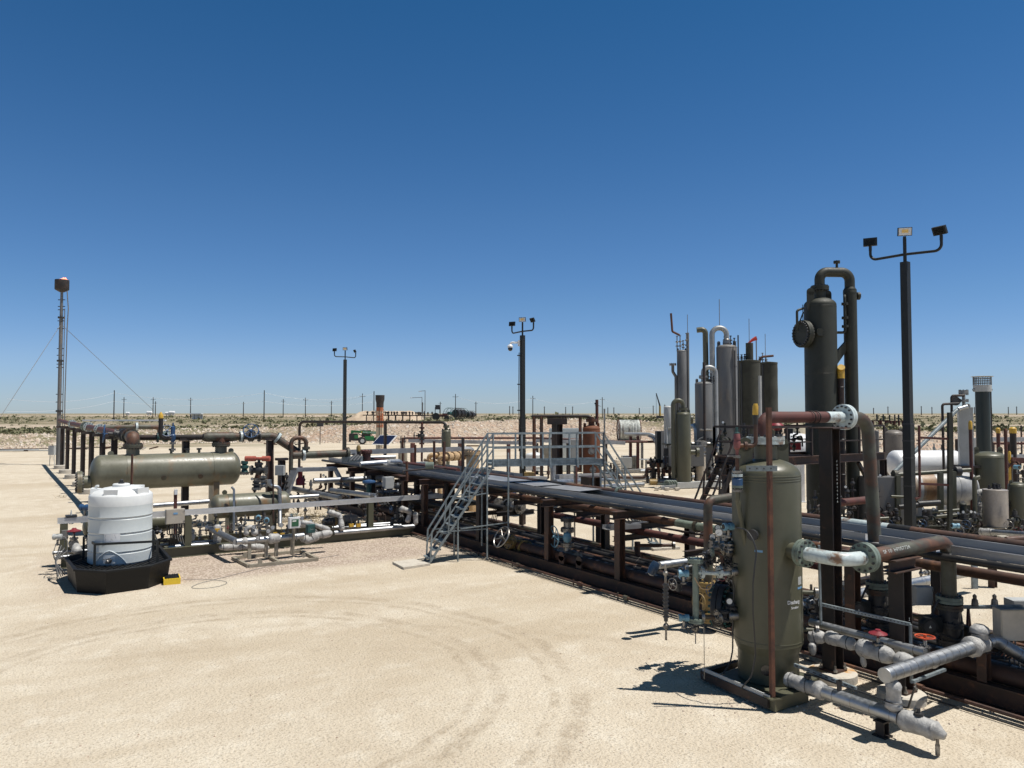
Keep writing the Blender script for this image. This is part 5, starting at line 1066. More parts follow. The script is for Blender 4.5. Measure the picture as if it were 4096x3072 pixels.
t=T('tee_pipe','rusty blue grey tee pipe standing on the right separator nozzle','pipe',(7.0,VY,3.4)); MB().cyl((7.0,VY,3.38),(7.0,VY,HZ),.2,n=22).build('riser',weath,t)
MB().lathe([(.01,-.75),(.15,-.7),(.19,-.6),(.2,-.5),(.2,.45),(.13,.75)],(7.,VY,HZ),(1,0,0),22).build('tee_run',weath,t); MB().flange((7.8,VY,HZ),(1,0,0),.23,.05,12).build('flange',whp,t)
pipe('pipe_run','dark pipe along the top of the separator between elbow and tee','pipe',[(3.9,VY+.9,HZ),(6.35,VY+.1,HZ)],.115,bdark)
valve(V((8.2,VY,HZ)),(1,0,0),.13,'dark valve with large blue handwheel right of the separator tee',dsteel,blue,dsteel,stem=(-.25,-1,.45))
valve(V((4.95,VY+.5,HZ)),(1,0,0),.11,'valve with blue handwheel above the separator middle',teal,blue,teal,stem=(0,-.8,.5))
c=V((5.15,VY,3.1)); t=T('relief_valve','blue relief valve with yellow capped vent elbow on top of the separator','relief valve',c); MB().cyl(c-Z*.05,c+Z*.4,.05).build('riser',steel,t)
for z in(.05,.3): MB().flange(c+Z*z,Z,.12,.03,8).build('flange',steel,t)
MB().lathe([(.06,.35),(.1,.42),(.11,.62),(.08,.66),(.09,.95),(.03,.98),(.03,1.12)],c,Z,16).build('relief_body',blue,t)
MB().tube([c+Z*.5,c+V((-.45,0,.5)),c+V((-.45,0,1.35))],.085,.18,14).build('vent_elbow',bdark,t); MB().lathe([(.09,0),(.09,.12),(.02,.25)],c+V((-.45,0,1.3)),Z,14).build('rain_cap',yel,t)
# outlet line to the rack
L0=V((8.55,VY,HZ)); L1=ay(2,1790,330,VY); L2=ay(2,1925,440,VY-.2); L3=ay(3,350,1163,VY-.3); L4=ay(3,960,1138,VY-.5)
t=T('outlet_pipe','large rusty outlet pipe stepping down from the blue wheel valve toward the rack','pipe',L0)
MB().tube([L0,V((9.15,VY,HZ)),V((10.3,VY-.2,L3.z)),L3,L4],.16,.45,22,k=8).build('pipe',weath,t); MB().tube([V((9.35,VY,HZ-.16)),V((10.2,VY-.18,L3.z+.1))],.163,0,20).build('dark_section',blk,t)
MB().flange(V((9.3,VY,HZ-.08)),V((1,-.1,-.75)),.25,.05,12).build('flange',whp,t); MB().flange(L3.lerp(L4,.28),(L4-L3),.25,.05,12).build('flange',whp,t); MB().flange(L4,(L4-L3),.27,.05,12).build('end_flange',weath,t)
MB().tube([L3.lerp(L4,.32)+Z*.1,L3.lerp(L4,.32)+V((0,0,.75)),L3.lerp(L4,.32)+V((-.65,0,.75)),L3.lerp(L4,.32)+V((-.65,0,-.9)),L3.lerp(L4,.32)+V((-.65,0,-1.3))],.09,.25,14).build('gooseneck',weath,t)
MB().flange(L3.lerp(L4,.32)+Z*.3,Z,.17,.04,8).build('gooseneck_flange',weath,t)
for x,y,zt,lab in((L0.x+.45,VY,HZ-.18,'brown H column under the blue wheel valve outlet pipe'),(L3.x-.15,VY-.25,L3.z-.2,'black post under the low elbow of the outlet pipe'),(5.7,VY+.35,HZ-.15,'dark post behind the separator carrying the top pipe')):
    c=V((x,y,0)); t=T('support_column',lab,'column',c); MB().ib(c+Z*.1,V((x,y,zt)),.26,.26,.02,up=(1,0,0)).build('shaft',beam if 'brown' in lab else bdark,t); MB().box(V((x,y,zt+.06)),(.5,.3,.1)).build('cap_plate',bdark,t); MB().lathe([(.5,-.02),(.5,.15)],c,Z,20).build('concrete_base',concr,t)
# ================================================================ WHITE POLY TANK IN BLACK CONTAINMENT
TC=ad(2,610,900,21.3); TC.z=0; TR=.80
tk=T('chemical_tank','white ribbed plastic chemical tank standing in a black containment tub','tank',TC+Z*.5)
pr=[(TR-.04,.0),(TR,.05)]
for z in(.36,.86,1.28): pr+=[(TR,z-.06),(TR-.014,z-.04),(TR-.014,z-.02),(TR,z),(TR+.006,z+.015),(TR,z+.03)]
pr+=[(TR,1.83),(TR-.02,1.87),(.66,1.955),(.45,2.03),(.27,2.06),(.22,2.06),(.22,2.12),(.2,2.14),(.01,2.14)]
pi_=max(i for i,p_ in enumerate(pr) if p_[0]>.79 and p_[1]<1.5); pr.insert(pi_+1,(TR,1.58)); pi_+=1
MB().lathe(pr[:pi_+1],TC+Z*.5,Z,72).build('liquid_section',polyf,tk); MB().lathe(pr[pi_:],TC+Z*.5,Z,72).build('tank_shell',poly,tk)
for a,w_,h in((-1.2,.42,.28),(.12,.36,.26),(1.3,.42,.28),(3.0,.42,.28)):
    d=-FH*math.cos(a)+RT*math.sin(a); q=MB(); c=TC+d*(TR-.19)+Z*(.5+1.9); u=V((-d.y,d.x,0)); 
    vs=[c+d*i*.13+u*j*w_/2*(1 if i>0 else .7)+Z*(k*h/2+(.0 if k<0 or i>0 else -.03)) for k in(-1,1) for j in(-1,1) for i in(-1,1)]
    q.add(vs,[(0,2,3,1),(4,5,7,6),(0,1,5,4),(2,6,7,3),(0,4,6,2),(1,3,7,5)]); q.build('top_lug',poly,tk)
q=MB(); q.lathe([(.05,0),(.05,.16),(.02,.18)],TC+Z*2.58,Z,12); q.lathe([(.08,.04),(.08,.08)],TC+Z*2.6,Z,12); q.build('vent_cap',dsteel,tk)
q=MB(); c=TC-RT*.55-FH*.3+Z*2.48; q.tube([c-Z*.1,c+Z*.12,c+Z*.12+RT*.08],.03,.04,8); q.lathe([(.06,-.06),(.05,-.03)],c,Z,12); q.build('fill_fitting',poly,tk)
def tmap(z0,a0,R=TR+.004):
    def f(x,y): a=a0+x/R; d=(-FH*math.cos(a)+RT*math.sin(a)); return V((TC.x,TC.y,z0+y))+d*R
    return f
def tpatch(z,a0,w_,h,m_,nm,R=TR+.006):
    f=tmap(z,a0,R); k=6; vs=[f(w_*(i/k-.5),j*h) for j in(0,1) for i in range(k+1)]; return MB().add(vs,[(i,i+1,k+2+i,k+1+i) for i in range(k)]).build(nm,m_,tk)
tpatch(1.14,.22,.4,.23,white,'label_sheet'); 
f=tmap(1.14,.22,TR+.009); q=MB()
for i in range(7):
    yy=.03+i*.026; x0=-.18; x1=-.18+random.uniform(.12,.3); q.add([f(x0,yy),f(x1,yy),f(x1,yy+.006),f(x0,yy+.006)],[(0,1,2,3)])
q.build('label_print',dsteel,tk)
text('2',.13,tmap(1.66,-1.0),gwire,tk); text('1200',.1,tmap(1.53,-1.0),gwire,tk,wid=.22)
# moulded arch and drain valve
q=MB(); f=tmap(.55,.15,TR+.004); P=[f(x,.36*(1-(abs(x)/.42)**1.6)) for x in[(-.42+.84*i/14) for i in range(15)]]; q.tube(P,.018,0,6); q.build('moulded_arch',mat('shadow grey polyethylene',(.5,.54,.56),rough=.5),tk); tpatch(.58,.15,.3,.22,poly,'moulded_plate',TR+.012)  # arch in a slightly greyer tone than the tank shell
c=f(0,.1); d=(c-TC); d.z=0; d.normalize(); q=MB(); q.cyl(c,c+d*.22,.035); q.ball(c+d*.13,.055); q.bar(c+d*.13+Z*.06-RT*.12,c+d*.13+Z*.06+RT*.1,.02,.015); q.flange(c+d*.02,d,.07,.02,6); q.build('drain_valve',steel,tk)
# octagonal containment
rim=[g(21,290,1040,.6),g(21,430,1215,.6),g(21,890,1245,.6),g(21,1560,1160,.6),g(21,1862,1060,.6)]
cc=V((TC.x,TC.y,.6))+FH*.03; ring=rim+[cc*2-p for p in rim[1:4]][:3]; 
ring=[V((p.x,p.y,0)) for p in rim]+[V((2*cc.x-p.x,2*cc.y-p.y,0)) for p in rim[1:4]]
k=len(ring); q=MB(); C0=V((cc.x,cc.y,0))
def rg_(s_,z): return [C0+(p-C0)*s_+Z*z for p in ring]
L=[rg_(.93,0),rg_(.985,.56),rg_(1.02,.57),rg_(1.02,.62),rg_(.95,.62),rg_(.93,.5),rg_(.9,.06)]
vs=[p for l in L for p in l]; fs=[]
for j in range(len(L)-1):
    for i in range(k): fs.append((j*k+i,j*k+(i+1)%k,(j+1)*k+(i+1)%k,(j+1)*k+i))
fs.append(tuple((len(L)-1)*k+i for i in range(k)))
ct=T('containment_tub','low eight sided black plastic containment tub around the white tank','containment tub',C0); q.add(vs,fs); q.build('tub_wall',polyb,ct,smooth=False)
q=MB(); 
inner=rg_(.93,.5)
q.add(inner,[tuple(range(k))]); o=len(q.v)
for i in range(-9,10):
    for D_,E_ in((RT,FH),): 
        c=C0+D_*i*.14+Z*.512; l=math.sqrt(max(0,1.25**2-(i*.14)**2)); q.bar(c-E_*l,c+E_*l,.03,.02)
q.build('grating',polyb,ct,smooth=False)
cg=T('tank_cage','square black steel guard frame around the base of the white tank','guard frame',C0+Z*.5); q=MB(); pts=[ad(2,312,1145,21.6),ad(2,400,1203,20.3),ad(2,905,1158,20.8),ad(2,870,1140,22.6)]
for i in range(4): pts[i].z=1.12
for i in range(3): q.bar(pts[i],pts[i+1],.02,.06)
q.bar(pts[3],pts[0],.02,.06); q.build('top_band',blk2,cg)
for i in range(4): MB().bar(V((pts[i].x,pts[i].y,.5)),pts[i],.06,.04).build('leg',blk2,cg)
q=ad(2,1045,1345,20.9); c=V((q.x-.08,q.y,.0)); t=T('spill_tray','small yellow spill tray with black grate beside the black tub','spill tray',c); q=MB(); q.box(c+Z*.08,(.42,.6,.16),-.1); q.build('tray_body',trayyel,t); q=MB().box(c+Z*.166,(.36,.54,.01),-.1)
for i in range(6): q.box(c+Z*.175+V((-.15+.06*i,0,0)),(.02,.52,.012),-.1)
q.build('grate',polyb,t)
S(MB().tube([c+V((.3,0,.05)),c+V((.9,-.2,.015)),c+V((1.4,-.9,.015)),c+V((.8,-1.4,.015)),c+V((.2,-1.1,.015)),c+V((.6,-.6,.015)),c+V((2.6,.6,.015)),c+V((5.2,1.3,.015))],.006,.5,6,k=8),'hose',gwire,'thin dark hose looping on the gravel beside the yellow spill tray','hose',c)
S(MB().tube([g(2,30,1455),g(2,90,1440),g(2,120,1380),ad(2,60,1240,21.2),ad(2,100,1130,21.6),ad(2,160,1120,22)],.012,.3,6,k=8),'hose',wire,'loose black cable looping on the ground left of the black tub','hose',g(2,30,1455))
for i in range(6): 
    a=ad(2,120+12*i,1160+10*i,21.5); b_=ad(2,100+15*i,1440-8*i,20.6); S(MB().tube([a,a.lerp(b_,.5)-RT*(.1+.05*i),b_],.012,.3,6),'cable',gwire if i%2 else wire,['first','second','third','fourth','fifth','sixth'][i]+' cable hanging from the skid end left of the tub','cable',a,'cables at the skid end')
# ================================================================ LEFT METERING SKID (along X at Y 26.3)
sk=T('metering_skid','long low olive metering skid frame between the tank and the rack','skid',(1.2,26.3,0))
for y in(26.35,28.3): MB().ib((1.1,y,.16),(12.6,y,.16),.16,.32,.015).build('skid_beam',olive,sk)
x=1.3
while x<12.6: MB().ib((x,26.4,.14),(x,28.2,.14),.1,.18,.01).build('cross_member',olive,sk); x+=1.4
for kx,kt,kb in(((2,152),1045,0),((2,1150),965,0),((4,935),780,0)):
    p=ay(kx[0],kx[1],kt,26.55); MB().ib(V((p.x,26.55,.3)),V((p.x,26.55,1.28)),.2,.2,.015,up=(0,1,0)).build('post',olive,sk)
t=T('cable_tray','long straight aluminium cable tray crossing above the metering skid','cable tray',(1,26.6,1.3)); MB().b2(1.0,13.9,26.48,26.72,1.3,1.304).build('tray_floor',alum3,t)
for y in(26.48,26.72): 
    q=MB(); q.b2(1.,13.9,y-.003,y+.003,1.305,1.45); q.b2(1.,13.9,y-.003,y+.02,1.451,1.455); q.b2(1.,13.9,y-.012,y-.004,1.3,1.306); q.build('side_rail',alum3,t)
t=T('clamp_bracket','dark square bracket plate on the left end of the long straight tray','bracket',(1.4,26.6,1.46)); MB().box((1.35,26.6,1.5),(.3,.3,.06)).build('plate',dsteel,t); MB().cyl((1.35,26.6,1.53),(1.35,26.6,1.68),.03,.01).build('cone',greyb,t)
p=ay(2,1045,935,26.3); bx=ibox(p,(.56,.18,.46),'beige enclosure hung on the long straight tray with a fan of conduits',beige,0,cond=6); MB().box(p+V((0,-.11,.1)),(.13,.004,.06)).build('blue_sticker',tape,bx)
q=MB()
for i in range(7): 
    a=p+V((-.22+.07*i,-.02,-.23)); q.tube([a,a-Z*.35,V((p.x-.1+.04*i,26.4,.75)),V((p.x-.1+.04*i,26.5,.4))],.018,.08,6)
S(q,'cable_bundle',wire,'bundle of black cables dropping from the beige enclosure to the skid','cable bundle',p)
# small vessels
t=hvessel('horizontal_vessel','smaller weathered olive horizontal vessel with black straps behind the tray','pressure vessel',(6.05,29,1.22),(8.45,29,1.22),.43,olive2,saddles=(.18,.82),sm=olive,hd=.55)
for x in(6.55,7.95): MB().lathe([(.435,-.05),(.437,-.05),(.437,.05),(.435,.05)],(x,29,1.22),(1,0,0),40).build('strap',polyb,t)
MB().lathe([(.09,-.015),(.09,.015)],(6.3,29,1.72),(0,1,0),14).build('lifting_lug',olive,t)
hvessel('horizontal_vessel','olive horizontal vessel half hidden behind the white plastic tank','pressure vessel',(1.85,27.4,1.02),(4.15,27.4,1.02),.3,olive,saddles=(.2,.8),gz=.3)
valve(ay(2,900,1060,27.),(1,0,0),.05,'small dark valve on the vessel end right of the white tank',dsteel,dsteel,dsteel,wheel=False)
# gooseneck clad pipes on smaller vessel
clad('clad gooseneck pipe looping onto the right end of the smaller vessel',[ay(2,1805,640,28.6),ay(2,1805,690,28.6),ay(2,1885,700,28.6),ay(2,1890,900,28.6),ay(2,1890,1010,28.)],.075,ring=.4,b=.16)
clad('slim clad pipe rising past the left strap of the smaller vessel',[ay(2,1500,700,28.4),ay(2,1520,720,28.4),ay(2,1520,1050,28.2)],.04,ring=.4,b=.08)
S(MB().cyl(ay(2,1833,400,28.3),ay(2,1838,990,28.1),.03),'thin_post',beam,'thin tall rusty pole in front of the smaller vessel','post',ay(2,1838,990,28.1))
p=ay(2,1050,800,29.5); t=T('pipe_post','dark red post with beacon standing behind the long tray','post',V((p.x,p.y,.2))); MB().bar(V((p.x,p.y,.2)),ay(2,1050,735,29.5),.12,.1).build('post',redbr,t); MB().box(ay(2,1052,740,29.45),(.1,.1,.18)).build('beacon',white,t)
# lines along the skid
for i,(k1,a,b_,Y,r,lab) in enumerate(((2,(925,1165),(1380,1130),26.9,.05,'slim clad pipe low along the skid right of the tank'),(2,(990,1185),(1370,1158),26.6,.07,'larger clad pipe low along the skid right of the tank'),(2,(870,850),(1320,815),30.2,.09,'clad pipe behind the tray running to the smaller vessel'),(2,(1960,785),(2200,770),29.,.075,'clad pipe leaving the smaller vessel toward the rack'),(4,(560,1010),(1240,985),27.2,.06,'upper clad pipe along the skid left of the stair'),(4,(580,1062),(1370,995),26.3,.085,'lower large clad pipe along the skid left of the stair'),(4,(600,1000),(1240,960),28.,.06,'rear clad pipe along the skid left of the stair'))):
    clad(lab,[ay(k1,a[0],a[1],Y),ay(k1,b_[0],b_[1],Y)],r,ring=.6)
for i,(k1,pts,Y,r,lab) in enumerate(((2,((1400,1185),(1660,1180),(1800,1190)),25.9,.1,'silver wrapped pipe low behind the small meter stand'),(2,((1385,1000),(1385,1175)),26.6,.12,'silver wrapped vertical drum at the left of meter stand'),(2,((1175,1040),(1185,1130)),26.8,.1,'silver wrapped knob beside the olive post'),(4,((1230,820),(1330,850),(1300,960)),26.,.1,'silver wrapped elbow just left of the stair foot'),(4,((1380,860),(1385,980)),25.9,.085,'silver wrapped pipe drop beside the near stair'),(4,((250,1110),(330,1130),(420,1085),(560,1060)),24.6,.13,'silver wrapped valve body right of the green screen box'),(4,((250,960),(350,970),(540,1030)),25.4,.08,'silver wrapped pipe sloping down behind the meter stand'),(2,((2010,1010),(2110,1010)),26.3,.07,'silver wrapped short pipe behind the green screen box'))):
    soft(lab,[ay(k1,x,y,Y) for x,y in pts],r)
soft('silver wrapped pump discharge pipe arching beside the motor',[ay(4,520,850,26.6),ay(4,640,890,26.4),ay(4,660,1040,26.2)],.095)
# pump and motor
p=ay(4,730,920,26.9); t=T('electric_motor','dark finned electric motor of the pump on the skid','motor',p); MB().cyl(p-V((.22,0,0)),p+V((.25,0,0)),.13,n=20).build('motor_body',greyt,t); q=MB()
for i in range(16): a=2*pi*i/16; q.box(p+V((0,math.cos(a)*.135,math.sin(a)*.135)),(.4,.012,.012))
q.cyl(p+V((.25,0,0)),p+V((.3,0,0)),.12,.1,n=20); q.build('fins',greyt,t); MB().box(p+V((0,0,-.2)),(.4,.25,.12)).build('foot',dsteel,t); MB().box(p+V((0,-.15,.02)),(.12,.06,.1)).build('terminal_box',greyt,t)
p=ay(4,600,945,26.9); t=T('pump','dark multistage pump with brass collar left of the motor','pump',p); MB().lathe([(.1,-.5),(.14,-.3),(.15,0),(.1,.15)],p,(1,0,0),18).build('casing',dsteel,t); MB().lathe([(.16,-.03),(.16,.05)],p+V((-.05,0,0)),(1,0,0),18).build('collar',ylw2,t)
for i,x in enumerate((750,820)):
    p=ay(4,x,985,26.3); t=T('solenoid_valve',['left','right'][i]+' small yellow solenoid valve pair member below the motor','valve',p,'yellow solenoid valves'); MB().box(p,(.16,.1,.12)).build('body',yel,t); MB().cyl(p+Z*.06,p+Z*.18,.04).build('coil',dsteel,t)
# front meter assembly on its own frame
fr=T('meter_stand_frame','low tan grey angle steel frame on the gravel before the metering skid','skid frame',(5.8,24,0)); A=g(2,1510,1270,.05);B=g(2,1640,1335,.05);C=g(2,2190,1280,.05);Dp=g(2,2060,1215,.05)
skb=mat('tan grey steel paint',(.3,.27,.21),(.25,.22,.17),3,rough=.55)
for a,b_ in((A,B),(B,C),(C,Dp),(A,Dp),(A.lerp(Dp,.45),B.lerp(C,.45))): MB().bar(a,b_,.09,.09).build('frame_beam',skb,fr)
for x,y in((1610,1245),(1730,1300),(2080,1250)): p=g(2,x,y,.15); MB().lathe([(.07,-.01),(.07,.01)],p,(0,1,0),12).build('lifting_eye',skb,fr)
RY=24.35; rz=ay(2,1540,1140,RY).z
for x in(1645,1780,1860,1990): p=ay(2,x,1150,RY); MB().bar(V((p.x,RY,.08)),V((p.x,RY,rz-.05)),.1,.07).build('post',skb,fr)
clad('capped clad pipe jutting toward the viewer over the meter frame',[ay(2,1310,1025,27.4),V((ay(2,1540,1140,RY).x,RY,rz))],.1,ring=.5)
a=ay(2,1540,1140,RY); b_=ay(2,2080,1100,RY); clad('clad meter run pipe carried on the small stand frame',[a,V((b_.x,RY,rz))],.095,ring=.35)
soft('silver wrapped flange pair in the middle of the meter run',[V((a.x+.95,RY,rz)),V((a.x+1.35,RY,rz))],.14); soft('silver wrapped joint at the left of the meter run',[V((a.x+.1,RY,rz)),V((a.x+.35,RY,rz))],.12)
soft('silver wrapped elbow left above the meter run',[ay(2,1620,1090,25.6),ay(2,1620,1030,25.6),ay(2,1680,1020,25.6),ay(2,1690,1090,25.4)],.09)
for i,(x,y,Y) in enumerate(((1712,1130,24.2),(1797,1073,24.2),(1833,1045,24.4),(1900,1025,24.6),(1680,1040,25.4),(2068,965,26),)): 
    gauge(ay(2,x,y+30,Y),-FH-RT*.1,['white gauge lowest at the meter run middle','white gauge tilted above the wrapped flange pair','small white gauge right above the wrapped flange pair','white gauge next to the clad vessel drop pipe','white gauge on the wrapped elbow','white gauge farthest right above the meter run'][i],.07)
for i,(x,y,Y) in enumerate(((1715,950,24.8),(1782,970,24.6))): transm(ay(2,x,y+60,Y),RT*.3-FH,['left blue transmitter above the meter run','right blue transmitter above the meter run'][i],lblue,1.3)
for i,(x,y) in enumerate(((1385,1040),(1850,1070),(1910,1075))): 
    p=ay(2,x,y,25.3); S(MB().box(p,(.14,.05,.05)).cyl(p-Z*.08,p+Z*.02,.03),'lever_valve',yel,['yellow valve handle on the capped clad pipe','left yellow valve handle over the meter run','right yellow valve handle over the meter run'][i],'valve',p)
p=ay(2,2005,985,24.1); bx=ibox(p,(.36,.16,.34),'white flow computer box with green screen on a post',white,0,cond=2); MB().box(p+V((0,-.1,0)),(.22,.01,.22)).build('screen',mat('green lcd panel',(.02,.1,.05),rough=.3),bx); MB().box(p+V((-.03,-.107,.06)),(.12,.004,.04)).build('readout',glass,bx); MB().bar(V((p.x,24.2,.08)),p-Z*.15,.06,.06).build('post',skb,bx); q=MB()
for i in range(4): q.tube([p+V((-.1+.06*i,0,.17)),p+V((-.1+.06*i,0,.27)),p+V((-.05+.06*i,.08,.27))],.012,.03,6)
q.build('top_fittings',teal,bx)
p=ay(2,2135,1035,24.1); bx=ibox(p,(.26,.16,.26),'dark green flow meter head right of the white flow computer',teal,0.1,cond=0); text('Coriolis'[:5],.05,lambda x,y:p+V((x,-.1,y-.02)),chalk,bx); MB().cyl(p-Z*.13,V((p.x,p.y,rz)),.05).build('neck',steel,bx)
valve(ay(2,232,1160,25.8),(0,1,0),.075,'valve with bright red diaphragm actuator left of the black tub',steel,red,steel,wheel=False,act='dia')
soft('fat silver wrapped elbow below the bright red actuator',[ay(2,250,1160,25.4),ay(2,255,1210,25.2),ay(2,255,1240,25.2)],.13)
clad('clad pipe stub pointing left at the far left skid end',[ay(2,60,1230,25.8),ay(2,350,1210,26)],.05,ring=.3); clad('lower clad pipe stub at the far left skid end',[ay(2,80,1268,25.4),ay(2,340,1250,25.6)],.06,ring=.3)
transm(ay(2,100,1170,25.4),-RT-FH*.2,'round grey transmitter at the far left skid end',greyb,1.3); transm(ay(2,320,940,28.),-RT,'blue transmitter standing above the vessel left of white tank',blue,1.6)
ibox(ay(2,160,1080,26.1),(.16,.12,.24),'small dark lamp box on the leftmost olive post',greyt,0,cond=1)
lab=['left of the white tank near the cage','between tank and beige enclosure low','below the beige enclosure','right of the olive post near wrapped drum','behind capped clad pipe','left end of meter run','behind the wrapped elbow','behind the white flow computer','right of the dark green meter head','in front of the pump','behind the pump motor','left of rack foot','under the smaller vessel','right under smaller vessel','behind the long tray near dark red post','near red post of separator saddle']
for i,(k1,x,y,Y,h) in enumerate(((2,300,1250,26.5,.5),(2,900,1180,26.6,.5),(2,1040,1180,26.8,.6),(2,1245,1130,27,.9),(2,1330,1160,27.2,.9),(2,1570,1140,27,.8),(2,1730,1120,26.5,.9),(2,1950,1110,26.,.8),(2,2110,1120,25.6,.6),(4,480,1010,26.8,.9),(4,700,1010,27.6,.6),(4,1180,980,27.4,.6),(2,1500,1060,28.6,.6),(2,1720,1050,28.6,.7),(2,1180,880,30.,.7),(2,960,880,30,.6))):
    tree(V((ay(k1,x,y,Y).x,Y,.3)),h,'small valve and gauge riser '+lab[i],60+i,1.3,m=[steel,dsteel,greyt][i%3])
# ================================================================ CENTRE BACKGROUND
def vpx(k,xl,xr,yt,d,name,lab,m,zbot=0.,hd=.45,ybot=None,skirt=None,legs=0,lugs=True,group=None,cat='pressure vessel',n=32,leg=.0):
    c=ad(k,(xl+xr)/2,yt,d); r=(xr-xl)*ZR[k][2]/FPX*d/2; zt=c.z; b=V((c.x,c.y,0))
    zb=zbot if ybot is None else ad(k,(xl+xr)/2,ybot,d).z
    t=vessel(name,lab,cat,b,r,zb+(r*hd if skirt is None else .3),zt-r*hd,m,skirt=(r*.97 if skirt else None),hd=hd,lugs=lugs,group=group,n=n)
    if legs:
        for i in range(legs): a=2*pi*i/legs+.4; p=b+V((math.cos(a),math.sin(a),0))*r*.8; MB().bar(p+Z*leg,p+Z*(zb+r*hd+.1),.12,.12).build('leg',m,t)
    return t,b,r,zt
def topfit(t,b,z,h=.7,m=steel,s=.12,n=3,seed=1):
    rs=random.Random(seed)
    for i in range(n):
        p=b+RT*(i-(n-1)/2)*s*1.7+FH*rs.uniform(-.1,.1)+Z*(z-.05); q=MB(); hh=h*rs.uniform(.5,1); q.cyl(p-Z*.1,p+Z*hh,s*.28,n=8); q.flange(p+Z*hh*.3,Z,s*.8,.04,6); q.ball(p+Z*hh*.6,s*.7,8); q.flange(p+Z*hh,Z,s*.6,.03,6); q.bar(p+Z*hh*.6-RT*s,p+Z*hh*.6+RT*s*1.3,.03,.03); q.build('top_fitting',m,t)
def goal(pts,r,lab,m,bends=.18,name='overhead_pipe'): return pipe(name,lab,'pipe',pts,r,m,bends)
# telehandler
p=ad(3,1120,1032,113); p.z=0.; th=T('telehandler','green telehandler forklift parked before the rock berm','telehandler',p)
X=RT*.97+FH*.24; X=X.normalized(); Y=Z.cross(X)
def L_(x,y,z): return p+X*x+Y*y+Z*z
for x in(-.28,2.0):
    for y in(-.95,.95):
        w_=MB(); c=L_(x,y,.54); w_.lathe([(.3,-.2),(.5,-.2),(.54,-.12),(.54,.12),(.5,.2),(.3,.2)],c,Y,24); wh=w_.build('wheel',tire,th); MB().lathe([(.29,-.215),(.29,.215)],c,Y,16).build('rim',greyb,wh)
ra=math.atan2(X.y,X.x)
q=MB(); q.box(L_(.2,0,.75),(3.8,.9,.4),ra); q.build('chassis',dsteel,th)
q=MB(); q.box(L_(.75,-.6,.85),(1.35,.6,.72),ra); q.build('engine_cover',grn,th); MB().box(L_(.75,-.905,.62),(1.2,.01,.1),ra).build('step_plate',dsteel,th)
q=MB(); q.box(L_(-1.5,0,1.1),(1.15,1.8,1.0),ra); q.box(L_(-2.05,0,.95),(.25,1.6,1.1),ra); q.build('rear_body',blk2,th); MB().box(L_(-1.15,-.91,1.15),(.55,.02,.48),ra).build('green_panel',grn,th)
q=MB(); q.bar(L_(-1.9,0,1.92),L_(3.3,0,1.6),.45,.36); q.bar(L_(-1.9,0,1.7),L_(-1.3,0,1.95),.5,.3); q.bar(L_(3.1,0,1.6),L_(3.7,0,.9),.35,.32); bm_=q.build('boom',grn,th)
bd=(L_(3.3,0,1.6)-L_(-1.9,0,1.92)).normalized()
text('SUNBELT RENTALS',.24,lambda x,y:L_(.9,-.235,1.72)+bd*(x-.1)+Z*(y-.06),white,bm_,wid=2.0)
MB().cyl(L_(-.35,-.232,1.82),L_(-.35,-.24,1.82),.09,n=14).build('logo_disc',yel,bm_)
q=MB(); q.bar(L_(-.9,-.3,1.6),L_(.1,-.3,1.05),.12,.12); q.bar(L_(1.3,-.3,1.0),L_(1.0,-.3,1.6),.08,.08); q.build('lift_cylinder',dsteel,th)
q=MB(); q.box(L_(.35,.55,1.55),(1.2,.8,.9),ra); q.build('cab_glass',dglass,th)
q=MB()
for x in(-.25,.95):
    for y in(.15,.95): q.bar(L_(x,y,1.1),L_(x,y,2.05),.07,.07)
q.box(L_(.35,.55,2.06),(1.35,.95,.06),ra); q.build('cab_frame',blk2,th)
# rust streaked stack
b=ad(3,1275,1000,90.); b.z=0; t=T('rusty_stack','tall beige stack streaked with orange rust and a dark flared cap','stack',b)
sm=mat('rust banded stack',(.5,.38,.27),(.36,.1,.035),.9,.42,.54,rough=.8,fine=.2,stretch=(.6,.6,3.2)); sm2=mat('beige stack paint',(.5,.43,.32),(.43,.36,.26),.8,rough=.8,c3=(.3,.12,.05),sc3=1.5,lo3=.62,hi3=.7,stretch=(1,1,3))
MB().cyl(b,b+Z*2.9,.44,n=28).build('lower_shell',sm2,t); MB().cyl(b+Z*2.9,b+Z*5.6,.42,n=28).build('upper_shell',sm,t)
MB().lathe([(.43,5.3),(.44,5.85),(.53,6.2),(.54,6.75),(.5,6.75),(.48,6.25),(.4,5.8)],b,Z,28).build('wind_cap',mat('scorched steel',(.03,.03,.03)),t)
q=MB(); q.tube([b-FH*.47-RT*.0+Z*.5,b-FH*.47+RT*.05+Z*3,b-FH*.47+Z*5.7],.03,0,5); q.tube([b-FH*.47+RT*.3+Z*.5,b-FH*.47+RT*.28+Z*4.9],.03,0,5); q.build('conduit',dsteel,t)
for i,(x,l) in enumerate(((1150,'left'),(1395,'right'))):
    e=ad(3,x,760,100) if i else ad(3,x,770,100); a=b+Z*6.2; S(MB().tube([a,V((e.x,e.y,2.2))],.022,0,5),'guy_wire',gwire,l+' guy wire of the rust streaked stack','guy wire',a)
b=ad(3,1320,1100,66); b.z=0; t=T('solar_panel','small tilted dark blue solar panel on a pole before the stack','solar panel',b); c=ad(3,1322,1008,66); F=(-FH*.5-RT*.35+Z*.8).normalized(); up=(Z-F*F.z).normalized(); R_=up.cross(F)
MB().box(c,(2.0,.06,1.3),ax=(R_,F,up)).build('panel_frame',white,t); MB().box(c+F*.035,(1.88,.01,1.18),ax=(R_,F,up)).build('solar_cells',mat('solar cells',(.012,.018,.05),rough=.15),t); MB().cyl(b,c,.07).build('pole',bdark,t)
